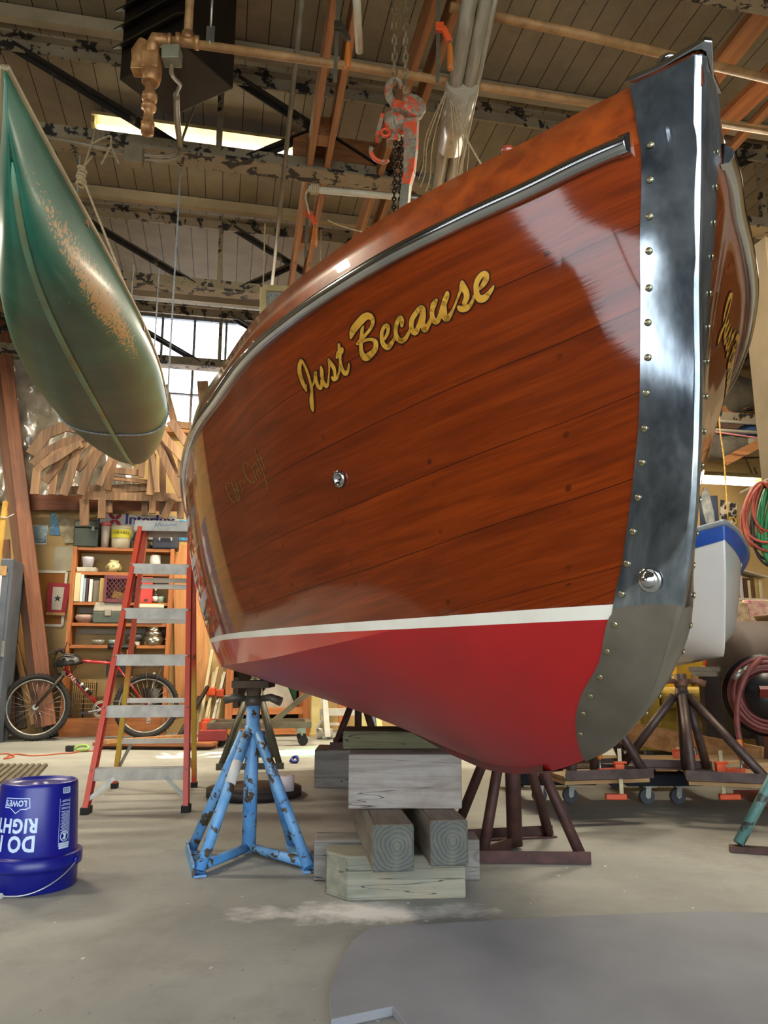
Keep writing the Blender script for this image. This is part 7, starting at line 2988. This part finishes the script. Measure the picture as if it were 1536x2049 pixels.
def dolly(label, x, y, rz, w=.46, d=.70):
    t = thing('furniture_dolly', label, 'dolly', (x, y, 0), rz, 'furniture dollies under the clamped boards')
    for yy in (-d / 2 + .06, d / 2 - .06):
        mb = MB()
        mb.box((0, yy, .135), (w, .12, .07))
        mb.build('carpeted_rail', m_carpet, t, bevel=.012)
    mb = MB()
    for xx in (-w / 2 + .05, w / 2 - .05):
        mb.box((xx, 0, .125), (.07, d - .2, .05))
    mb.build('side_rail', m_ply, t)
    for xx in (-.085, .095) if True else ():
        for yy in (-d / 2 + .04, d / 2 - .06):
            mb = MB()
            mb.box((xx, yy, .096), (.07, .06, .008))
            mb.bar((xx - .012, yy - .024, .095), (xx - .02, yy - .024, .04), .03, .004)
            mb.bar((xx - .012, yy + .024, .095), (xx - .02, yy + .024, .04), .03, .004)
            mb.tube([(xx - .02, yy - .03, .042), (xx - .02, yy + .03, .042)], .011, 10)
            k = mb.build('castor', m_galv, t)
            mb = MB()
            mb.tube([(xx - .02, yy - .017, .042), (xx - .02, yy + .017, .042)], .042, 20)
            mb.build('wheel', plain('grey_wheel', '#3a3d42', .6), k)
    return t


p = atZ(1328, 1608)
dolly('dolly with two castors showing in the gap between the clamped boards', p.x, p.y + .31, .02)
p = atZ(1130, 1606)
dolly('dolly under the left end of the clamped boards, mostly in shade', p.x - .05, p.y + .31, .02)
BZ = .172
A1, A2 = atZ(1130, 1572, BZ), atZ(1300, 1566, BZ)
B1, B2 = atZ(1378, 1572, BZ), atZ(1560, 1580, BZ)


def base_board(label, a, b, dep=.62, th=.04):
    d = (b - a)
    rz = math.atan2(d.y, d.x)
    t = thing('base_board', label, 'board', (a.x, a.y, BZ), rz, 'plywood boards under the clamped stands')
    for k, nm in ((0, 'ply_sheet'), (1, 'ply_sheet')):
        mb = MB(); mb.box((d.length / 2, dep / 2, .012 + .022 * k), (d.length, dep, .020)); mb.build(nm, m_ply if k == 0 else wood('ply_top', '#a98962', '#8f7048', 'X', .7), t, bevel=.002)
    return t


base_board('left plywood board with a brown stand clamped on it', A1, A2)
base_board('right plywood board with a tall brown stand clamped on it', B1, B2 + (B2 - B1) * .15)
mb = MB()
c0 = atZ(1310, 1535, BZ + .05)
mb.box((0, 0, .01), (1.5, .42, .022))
one('base_board', mb, wood('pale_ply_top', '#b89a72', '#9d7f56', 'X', .7), 'pale plywood sheet bridging behind the two clamped boards', 'board', 'plywood boards under the clamped stands', loc=(c0.x, c0.y + .22, BZ + .046), rz=.02)
ZB = BZ + .0455
m_br = plain('brown_grey_steel_stand', '#5b4b45', .5, .45, c2='#40332f', scale=12, detail=6)
# left one, cut by the boat
fl = atZ(1140, 1560, ZB); fr = atZ(1292, 1556, ZB)
jack_stand('brown stand on the left plywood board, its top hidden by the stem', [fl, fr, fl + Vector((.1, .42, 0)), fr + Vector((.02, .42, 0))], fl.lerp(fr, .42) + Vector((.02, .2, 0)), .62, .70, m_br, m_screw_d, m_wing, vee=(1,), base_z=ZB, r=.024, pr=.03, wing=False, pad=False, vee_pipe=False)
fl = atZ(1386, 1560, ZB); fr = atZ(1536, 1568, ZB)
bk_ = atZ(1320, 1542, ZB)
jack_stand('tall brown stand on the right plywood board, under the dinghy', [fl, fr, fl + Vector((-.22, .45, 0)), fr + Vector((-.1, .48, 0))], fl.lerp(fr, .24) + Vector((.0, .3, 0)), .62, .715, m_br, m_screw_d, m_rust2, vee=(0,), base_z=ZB, r=.024, pr=.032, wing=True, pad=False, vee_pipe=False, wing_z=.69)


def stand_clamp(label, px, y, flip=1):
    p = atY(*px, y)
    z0 = BZ - .01
    t = thing('bar_clamp', label, 'clamp', (p.x, y, z0), 0, 'clamps holding the stands to the boards')
    mb = MB(); mb.bar((0, 0, -.05), (0, 0, p.z - z0), .020, .007); mb.build('bar', m_pale, t)
    mb = MB(); mb.box((-.03 * flip, 0, -.045), (.11, .03, .03)); mb.build('fixed_jaw', m_orange, t, bevel=.006)
    mb = MB(); mb.box((-.005, 0, .095), (.05, .034, .05)); mb.bar((0, 0, .085), (-.12 * flip, 0, .08), .03, .03); mb.box((.0, 0, .125), (.07, .03, .012)); mb.build('sliding_jaw', m_orange, t, bevel=.005)
    mb = MB(); mb.tube([(-.105 * flip, 0, .05), (-.105 * flip, 0, .14)], .007, 8); mb.build('screw', m_galv, t)
    mb = MB(); mb.lathe([(.009, 0), (.015, .01), (.016, .08), (.012, .10), (.0001, .102)], 12, Matrix.Translation((-.105 * flip, 0, .14))); mb.build('handle', m_handle, t)


stand_clamp('orange clamp with upright bar at the front of the left plywood board', (1238, 1498), A1.y - .0)
stand_clamp('orange clamp with upright bar at the front of the right plywood board', (1440, 1502), B1.y - .0, -1)
stand_clamp('orange clamp at the back edge behind the tall brown stand', (1355, 1495), B1.y + .62, -1)
# long plank leaning low behind
a, b = atY(1240, 1462, 5.9), atY(1530, 1572, 5.2)
b.z = max(b.z, .19)
one('long_plank', (lambda m: (m.bar(a, b, .04, .15), m)[1])(MB()), wood('light_fir', '#b68a57', '#99693a', 'X', .6, knots=True), 'long pale plank on edge sloping down behind the clamped stands', 'plank')
a2 = a + Vector((-.05, -.0, .093))
one('wood_block', (lambda m: (m.box((0, 0, .02), (.16, .08, .04)), m)[1])(MB()), m_ply, 'short pale block resting on the upper end of the long plank', 'block', loc=a2, rz=.2)
# green pipe stand at the right edge
fp = atZ(1478, 1703)
t = thing('pipe_stand', 'green pipe leg with rusty foot plate at the right edge', 'boat stand', fp.to_tuple())
mb = MB(); mb.tube([fp + Vector((.0, 0, .03)), atY(1580, 1490, fp.y + .05)], .023, 12); mb.build('leg', peel('green_grey_paint', '#5f8a83', '#3f4a40', .55, 12, .45, third='#4d736d'), t, world=True)
mb = MB(); mb.bar(fp + Vector((-.04, 0, .012)), fp + Vector((.34, -.13, .012)), .06, .022); mb.build('foot_plate', m_rust, t, world=True)

# --- armchair
m_vel = plain('ochre_velvet', '#8f7418', .9, c2='#5f4c10', scale=3.5, detail=6, lo=.3, hi=.7, bmp=.06)
m_vel2 = plain('yellow_velvet', '#c59a18', .85, c2='#a98012', scale=2.5, bmp=.05)
ac = atZ(1372, 1512)
t = thing('armchair', 'worn ochre velvet armchair under the white dinghy', 'armchair', (ac.x + .02, ac.y + .1, 0), .10)
for nm, c, sz, mt_ in (('base', (0, .1, .24), (1.0, .74, .36), m_vel), ('seat_cushion', (.0, .02, .50), (.66, .76, .17), m_vel), ('back_cushion', (-.12, .36, .80), (.52, .2, .50), m_vel2), ('backrest', (0, .50, .66), (.98, .2, .80), m_vel)):
    mb = MB(); mb.box(c, sz); mb.build(nm, mt_, t, bevel=.06, seg=4)
for sg in (-1, 1):
    mb = MB(); mb.box((sg * .44, .08, .46), (.20, .84, .42)); mb.tube([(sg * .44, -.34, .66), (sg * .44, .44, .66)], .115, 16); mb.build('arm', m_vel, t, bevel=.03)
for x in (-.42, .42):
    for y in (-.2, .4):
        mb = MB(); mb.box((x, y, .035), (.06, .06, .07)); mb.build('foot', m_blk, t)
p = atD(1393, 1390, 7.2)
t = thing('fuel_can', 'red plastic can with white label behind the armchair', 'can', (p.x, p.y, 0))
mb = MB(); mb.box((0, 0, .80), (.2, .16, .30)); mb.build('can', plain('red_can', '#c33424', .45), t, bevel=.03)
mb = MB(); mb.box((-.03, -.083, .72), (.1, .004, .1)); mb.build('label', plain('white_can_label', '#cfc8ba', .6), t)
mb = MB(); mb.box((0, .02, .325), (.5, .4, .65)); mb.build('stool', m_pl[2], t)

# --- dark tank on legs
tp, bt = atY(1520, 1243, 6.1), atY(1520, 1478, 6.1)
R_ = (tp.z - bt.z) / 2
cz_ = (tp.z + bt.z) / 2
x0 = atY(1452, 1360, 6.1).x
t = thing('steel_tank', 'dark brown steel tank on legs at the right edge', 'tank', (x0, 6.1, 0))
m_tank = plain('dark_brown_steel', '#35251c', .75, .1, c2='#241812', scale=3)
mb = MB()
Mx = T4((0, 0, cz_), Matrix(((0, 0, 1), (0, 1, 0), (-1, 0, 0))))
mb.lathe([(.0001, -.06), (R_ * .7, -.03), (R_ * .97, .03), (R_, .08), (R_, 2.2), (.0001, 2.25)], 40, Mx)
mb.build('drum', m_tank, t)
for x in (.12, .55, 1.3):
    for y in (-.28, .28):
        mb = MB(); mb.bar((x, y, 0), (x, y * .8, cz_ - R_ * .7), .07, .05); mb.build('leg', m_tank, t)
px_ = atY(1428, 1480, 5.75)
one('iron_post', (lambda m: (m.box((0, 0, .36), (.12, .10, .72)), m)[1])(MB()), m_tank, 'dark iron post between the armchair and the tank', 'post', loc=(px_.x, 5.75, 0), bevel=.004)
# --- hose reel in front
rc = atY(1536, 1392, 4.75)
t = thing('hose_reel', 'red-brown air hose wound on a black reel at the right edge', 'hose reel', (rc.x, rc.y, 0))
m_hose = plain('red_brown_hose', '#7c3a34', .55, c2='#66302b', scale=20)
mb = MB()
Mx = T4((0, 0, rc.z), frame_to((-.25, -1, 0)))
mb.lathe([(.245, -.10), (.245, -.085), (.10, -.08), (.10, .03), (.135, .035), (.135, .05), (.0001, .05)], 36, Mx)
mb.build('drum', plain('black_reel', '#16161a', .35), t)
mb = MB()
for k in range(9):
    r = .10 + .022 * (k % 5)
    mb.torus(Mx @ Vector((.006 * math.sin(k * 2), .006 * math.cos(k * 3), -.055 + .022 * (k // 2))), r + .03, .013, frame_to((-.25, -1, 0)), 40, 8)
h0 = Mx @ Vector((-.2, -.05, .06))
mb.build('wound_hose', m_hose, t)
mb = MB()
base = Vector((rc.x, rc.y, 0))
hp_ = [atY(1520, 1320, 4.62), atY(1496, 1345, 4.60), atY(1478, 1390, 4.60), atY(1474, 1440, 4.60), atY(1482, 1490, 4.58), atY(1504, 1545, 4.5), atY(1536, 1575, 4.42), atY(1600, 1610, 4.3)]
mb.tube(smooth_pts(hp_, 6), .0165, 10)
mb.build('loose_hose', m_hose, t, world=True)
mb = MB(); mb.tube([atY(1468, 1358, 4.56), atY(1484, 1342, 4.56)], .017, 10); mb.tube([atY(1484, 1342, 4.56), atY(1496, 1334, 4.56)], .010, 8); mb.build('coupling', m_galv, t, world=True)
mb = MB(); mb.bar((.05, .12, 0), (.05, .12, rc.z), .06, .05); mb.box((.1, .05, .015), (.5, .4, .03)); mb.bar(Mx @ Vector((0, 0, .07)), Mx @ Vector((-.0, .05, .11)), .13, .03); mb.build('bracket', plain('dark_red_bracket', '#6c2420', .5), t)

# --- coils hanging on the column
m_oc = plain('orange_red_cord', '#b5543c', .55, c2='#99432f', scale=20)
m_gc = plain('green_hose', '#2b8a4a', .5, c2='#22713b', scale=20)
m_kc = plain('black_cord', '#2b2620', .6)
hookp = atY(1532, 972, 4.9)
for nm, mt_, lab, specs, r in (('hose_coil', m_gc, 'green garden hose hanging in a coil at the right edge', [(.00, .13, .40), (.015, .10, .36), (-.02, .15, .44), (.03, .12, .32), (-.04, .11, .50), (.02, .16, .53)], .0135),
                               ('cord_coil', m_oc, 'orange-red cord hanging in a long coil left of the green hose', [(-.02, .14, .32), (-.045, .17, .37), (.0, .12, .30), (-.03, .10, .27), (-.02, .19, .39), (-.06, .15, .34)], .0085),
                               ('cord_coil', m_kc, 'black cord hanging between the orange-red and green coils', [(-.03, .13, .43), (-.01, .15, .47), (-.05, .11, .38)], .008)):
    t = thing(nm, lab, 'coil', hookp.to_tuple())
    off = {'green garden': .05, 'orange-red c': -.02, 'black cord h': .0}[lab[:12]]
    for k, (dx, a, h) in enumerate(specs):
        pts = []
        for j in range(36):
            an = 2 * PI * j / 36
            x = dx + off + (a * math.sin(an)) * (1 - .35 * math.cos(an)) * .8
            z = -h * (1 - math.cos(an)) / 2 * 1.15
            y = -.03 - .012 * k + .01 * math.sin(an * 2 + k) + (.03 if mt_ is m_gc else 0)
            pts.append(hookp + Vector((x, y, z)))
        mb = MB(); mb.tube(pts, r, 8, closed=True); mb.build('loop', mt_, t, world=True)
mb = MB(); mb.tube([hookp + Vector((0, .35, .03)), hookp + Vector((0, -.06, .03)), hookp + Vector((0, -.09, .07))], .012, 8)
one('coil_hook', mb, m_galv, 'steel hook that carries the hose and cord coils', 'hook')

# --- back wall at the right: posters, books, shelf
t, poly, th = wall_panel('poster', 'dark blue poster of a white boat seen from above on the right back wall', 'poster', [(1398, 992), (1434, 992), (1438, 1060), (1401, 1060)], plain('navy_poster', '#2d3f52', .5, c2='#24344a', scale=3))
mb = MB(); mb.prism([(-.10, .28), (-.04, .38), (.02, .30), (.07, .02), (.09, -.36), (-.02, -.36), (-.10, -.02), (-.12, .15)][::-1], .002, T4((0, -th, 0), Matrix(((1, 0, 0), (0, 0, -1), (0, 1, 0))))); mb.build('boat_picture', plain('pale_hull_print', '#a9aca8', .5, c2='#6d7b80', scale=9), t)
t, poly, th = wall_panel('poster', 'black and white poster with a yellow motif right of the blue boat poster', 'poster', [(1441, 1000), (1473, 1008), (1471, 1055), (1439, 1048)], plain('mono_print', '#bdb7a6', .5, c2='#2a2927', scale=9, lo=.47, hi=.53))
mb = MB(); mb.torus((.05, -th - .004, -.12), .06, .012, RX, 20, 5); mb.build('yellow_motif', plain('yellow_print', '#b58f26', .5), t)
wall_panel('paper_sheet', 'pale curled sheet of paper right of the black and white poster', 'paper', [(1476, 1010), (1500, 1008), (1500, 1060), (1482, 1055)], plain('pale_curled', '#a89878', .8, c2='#99896a'))
zb_ = rp(1500, 1200, 9.0).z
t = room_thing('book_shelf', 'white shelf of books below the hanging coils', 'shelf', (rp(1500, 1200, 9.0).x, 9.1, zb_))
mb = MB(); mb.box((0, 0, 0), (.62, .3, .035)); mb.box((0, .12, -.03), (.5, .03, .06)); mb.build('board', plain('white_shelf', '#bcb49f', .6), t)
mb = MB(); mb.bar((-.28, -.05, .42), (.24, -.05, .30), .26, .02); mb.build('upper_board', plain('white_shelf', '#bcb49f', .6), t)
for i, (dx, w, h, c, lab) in enumerate(((-.20, .09, .33, '#3b4c9c', 'blue and red book leaning at the left of the white book shelf'), (-.11, .05, .30, '#b9b2b4', 'pale thin book second on the white book shelf'), (-.045, .055, .27, '#4b3023', 'dark brown book in the middle of the white book shelf'), (.01, .04, .24, '#c3b189', 'cream book right of the dark brown one'), (.06, .05, .26, '#5b4330', 'brown book fifth on the white book shelf'), (.12, .055, .28, '#a98f56', 'tan book near the right of the white book shelf'), (.18, .05, .25, '#c7bb98', 'pale book at the right end of the white book shelf'))):
    mb = MB(); mb.box((0, 0, h / 2), (w * .92, .2, h), Matrix.Rotation(-.06 if i == 0 else 0, 3, 'Y'))
    tag(mb.build('book', plain('right_book_%d' % i, c, .6, c2=('#a8324a' if i == 0 else None), scale=7), loc=RM(toR(t.location).x + dx, 9.1, zb_ + .02), rz=AL, bevel=.002), lab, 'book', 'books on the white shelf at the right')
zt_ = tp.z
for i, (px0, w, h, c, c2c, lab, nm) in enumerate(((1478, .26, .24, '#a59277', '#6f5b48', 'crumpled speckled packet on the bench behind the tank', 'packet'), (1512, .2, .26, '#a99a80', '#8b5360', 'small framed card behind the tank', 'card'), (1520, .34, .09, '#6d5740', '#4d3c2b', 'low brown bowl on the bench behind the tank', 'bowl'))):
    p = atY(px0, 1225, 7.3)
    mb = MB()
    if nm == 'bowl':
        mb.lathe([(.08, 0), (.15, .06), (.17, .10), (.15, .10), (.0001, .05)], 24)
    else:
        mb.box((0, 0, h / 2), (w, .12, h))
    one(nm, mb, plain('bench_item_%d' % i, c, .6, c2=c2c, scale=16), lab, nm, loc=(p.x, 7.3 - (.25 if nm == 'bowl' else 0), 1.13), rz=.1, bevel=.01)
mb = MB(); mb.box((.9, 0, .55), (2.0, .9, 1.1)); mb.box((.9, 0, 1.115), (2.1, 1.0, .03))
one('side_bench', mb, wood('side_bench_wood', '#8a6a44', '#66492b', 'X', .7), 'wooden bench against the back wall behind the dark tank', 'bench', loc=(atY(1478, 1225, 7.3).x + .2, 7.45, 0))
# --- loft over the right-hand corner
lo = rp(1470, 838, 7.6)
t = room_thing('loft_platform', 'loft of rough boards and conduits above the right back corner', 'loft', (lo.x, 7.6, lo.z))
mb = MB()
for k in range(4):
    mb.box((.4, .25 * k + .1, .06), (2.6, .22, .03))
mb.build('decking', wood('loft_boards', '#8b5a2f', '#63401f', 'X', .7), t)
mb = MB(); mb.box((.4, -.04, -.01), (2.6, .06, .12)); mb.build('edge_beam', m_truss, t)
for z in (-.13, -.24):
    mb = MB(); mb.tube([(-.9, -.08, z + .06), (1.7, -.08, z + .06)], .022, 8); mb.build('conduit', plain('loft_conduit', '#8a8374', .5, .4), t)
for x0, x1, y in ((-.25, .75, -.1), (-.6, .3, .1)):
    mb = MB(); mb.bar((x0, y, -.55), (x1, y, -.05), .04, .1); mb.build('brace', m_board_x, t)
mb = MB(); mb.bar((-.1, .05, .1), (1.2, -.05, .62), .06, .12); mb.build('loose_board', m_board_x, t)
for i, (cx, cy, w, h, c, c2c, lab) in enumerate(((1440, 890, 130, 70, '#5f584c', '#4a443a', 'grey cloth bundle sagging under the loft'), (1492, 868, 55, 40, '#27456e', '#1c3350', 'blue cloth bundle at the right under the loft'), (1500, 890, 70, 36, '#8d8472', '#6f6757', 'pale cloth bundle beside the blue one under the loft'), (1465, 790, 120, 110, '#4c4433', '#332d22', 'dark bundled sails lying on the loft'), (1408, 880, 60, 60, '#6f685a', '#57503f', 'grey folded cloth left under the loft behind the stem'))):
    p = atD(cx, cy, 7.7)
    s = 7.9 / F
    mb = MB()
    rows = []
    for a in range(13):
        th_ = PI * a / 12
        r_ = []
        for b_ in range(24):
            ph = 2 * PI * b_ / 24
            v = Vector((math.sin(th_) * math.cos(ph) * w * s / 2, math.sin(th_) * math.sin(ph) * .16, math.cos(th_) * h * s / 2))
            n_ = noise.noise(v * 7 + Vector((i * 5, 0, 0)))
            r_.append(p + v * (1 + .35 * n_))
        rows.append(r_)
    mb.grid(rows, closed=True)
    one('cloth_bundle', mb, plain('bundle_cloth_%d' % i, c, .9, c2=c2c, scale=6, detail=6), lab, 'cloth bundle')
a, b = atD(1385, 858, 7.2), atD(1600, 888, 7.2)
one('pink_line', (lambda m: (m.tube([a, b], .009, 6), m)[1])(MB()), plain('pink_line', '#b0696a', .7), 'thin pink line stretched across below the loft', 'line')
a, b = atD(1437, 792, 7.0), atD(1456, 1040, 7.0)
one('yellow_rope', (lambda m: (m.tube(smooth_pts([a, atD(1440, 860, 7.0), atD(1448, 920, 7.0), b], 5), .008, 6), m)[1])(MB()), plain('yellow_rope', '#a8853f', .8, c2='#7d6029', scale=50), 'thin yellow rope hanging straight down from the loft', 'rope')
a, b = atD(1390, 912, 9.6), atD(1530, 915, 9.6)
one('wall_cable', (lambda m: (m.tube(sag(a, b, .02), .014, 6), m.tube([atD(1478, 890, 9.55), atD(1512, 965, 9.6)], .012, 6), m.tube(smooth_pts([atD(1508, 935, 9.5), atD(1516, 952, 9.5), atD(1532, 966, 9.5)], 4), .014, 6), m)[3])(MB()), plain('dark_cable', '#4b3b28', .7), 'dark cables fixed across the tan wall above the right strip light', 'cable')
# pipes and bits by the dark steel column, top right
a, b = atD(1470, 432, 6.8), atD(1540, 380, 6.8)
one('wrapped_pipe', (lambda m: (m.tube([a, b], .05, 12), m)[1])(MB()), plain('wrapped_lagging', '#9a8c68', .7, c2='#7f7150', scale=9), 'short lagged pipe by the dark steel column', 'pipe')
a, b = atD(1484, 500, 6.1), atD(1560, 440, 6.1)
one('bracket_pipe', (lambda m: (m.tube([a, b], .028, 10), m.box(a.lerp(b, .2), (.10, .10, .07)), m)[2])(MB()), plain('tan_pipe_paint', '#8f7f5c', .5, .3, c2='#75673f'), 'tan pipe with clamp resting over the boxed column', 'pipe')
a = atD(1474, 322, 7.6)
mb = MB(); mb.lathe([(.10, 0), (.12, -.02), (.03, -.05), (.014, -.06), (.014, -.55), (.05, -.56), (.05, -.66), (.0001, -.67)], 20, Matrix.Translation(a))
one('ceiling_rose', mb, plain('old_ceiling_fitting', '#6f6247', .6, .3, c2='#55492f'), 'round roof fitting with a hanging rod right of the port rail', 'fitting')
# ================================================================== LIGHT
EXPOSURE = 0.55
w = bpy.data.worlds.new('world')
SC.world = w
w.use_nodes = True
bg = w.node_tree.nodes['Background']
bg.inputs[0].default_value = (.84, .92, 1.0, 1)
bg.inputs[1].default_value = 4.5

sun = bpy.data.lights.new('sun', 'SUN')
so = bpy.data.objects.new('sun', sun)
COL.objects.link(so)
sun.energy = 26
sun.angle = math.radians(.8)
sun.color = (1.0, .86, .66)
dirv = RM(.30, -1.0, -1.9)          # low sun coming in through the back window
so.rotation_euler = dirv.to_track_quat('-Z', 'Y').to_euler()


def fill_light(x, y, z, lx, power, col, rot=AL, ly=.25):
    l = bpy.data.lights.new('fill_lamp', 'AREA')
    o = bpy.data.objects.new('fill_lamp', l)
    COL.objects.link(o)
    l.shape = 'RECTANGLE'
    l.size, l.size_y = lx, ly
    l.energy = power
    l.color = col
    o.location = RM(x, y, z)
    o.rotation_euler = (0, 0, rot)
    return o


WARM = (1.0, .87, .66)
# added warm fill lamps without fittings, put under the roof to brighten the interior
for x, y, p in ((-2.9, 6.6, 150), (.3, 7.9, 150), (3.0, 7.2, 150), (4.6, 5.2, 150), (3.5, 4.0, 75), (-3.2, 3.4, 60)):
    fill_light(x, y, 4.25, 1.3, p, WARM)
# ================================================================== CAMERA
cd = bpy.data.cameras.new('camera')
cam = bpy.data.objects.new('camera', cd)
COL.objects.link(cam)
cam.location = CAM
cam.rotation_euler = (PI / 2 + TH, 0, 0)
cd.sensor_fit = 'HORIZONTAL'
cd.sensor_width = 36.0
cd.lens = 36.0 * F / 1536.0
cd.clip_start = 0.02
cd.clip_end = 200
SC.camera = cam
SC.view_settings.view_transform = 'Standard'
SC.view_settings.look = 'None'
SC.view_settings.gamma = 1.0
SC.view_settings.use_curve_mapping = False
SC.view_settings.exposure = EXPOSURE
bpy.context.view_layer.update()
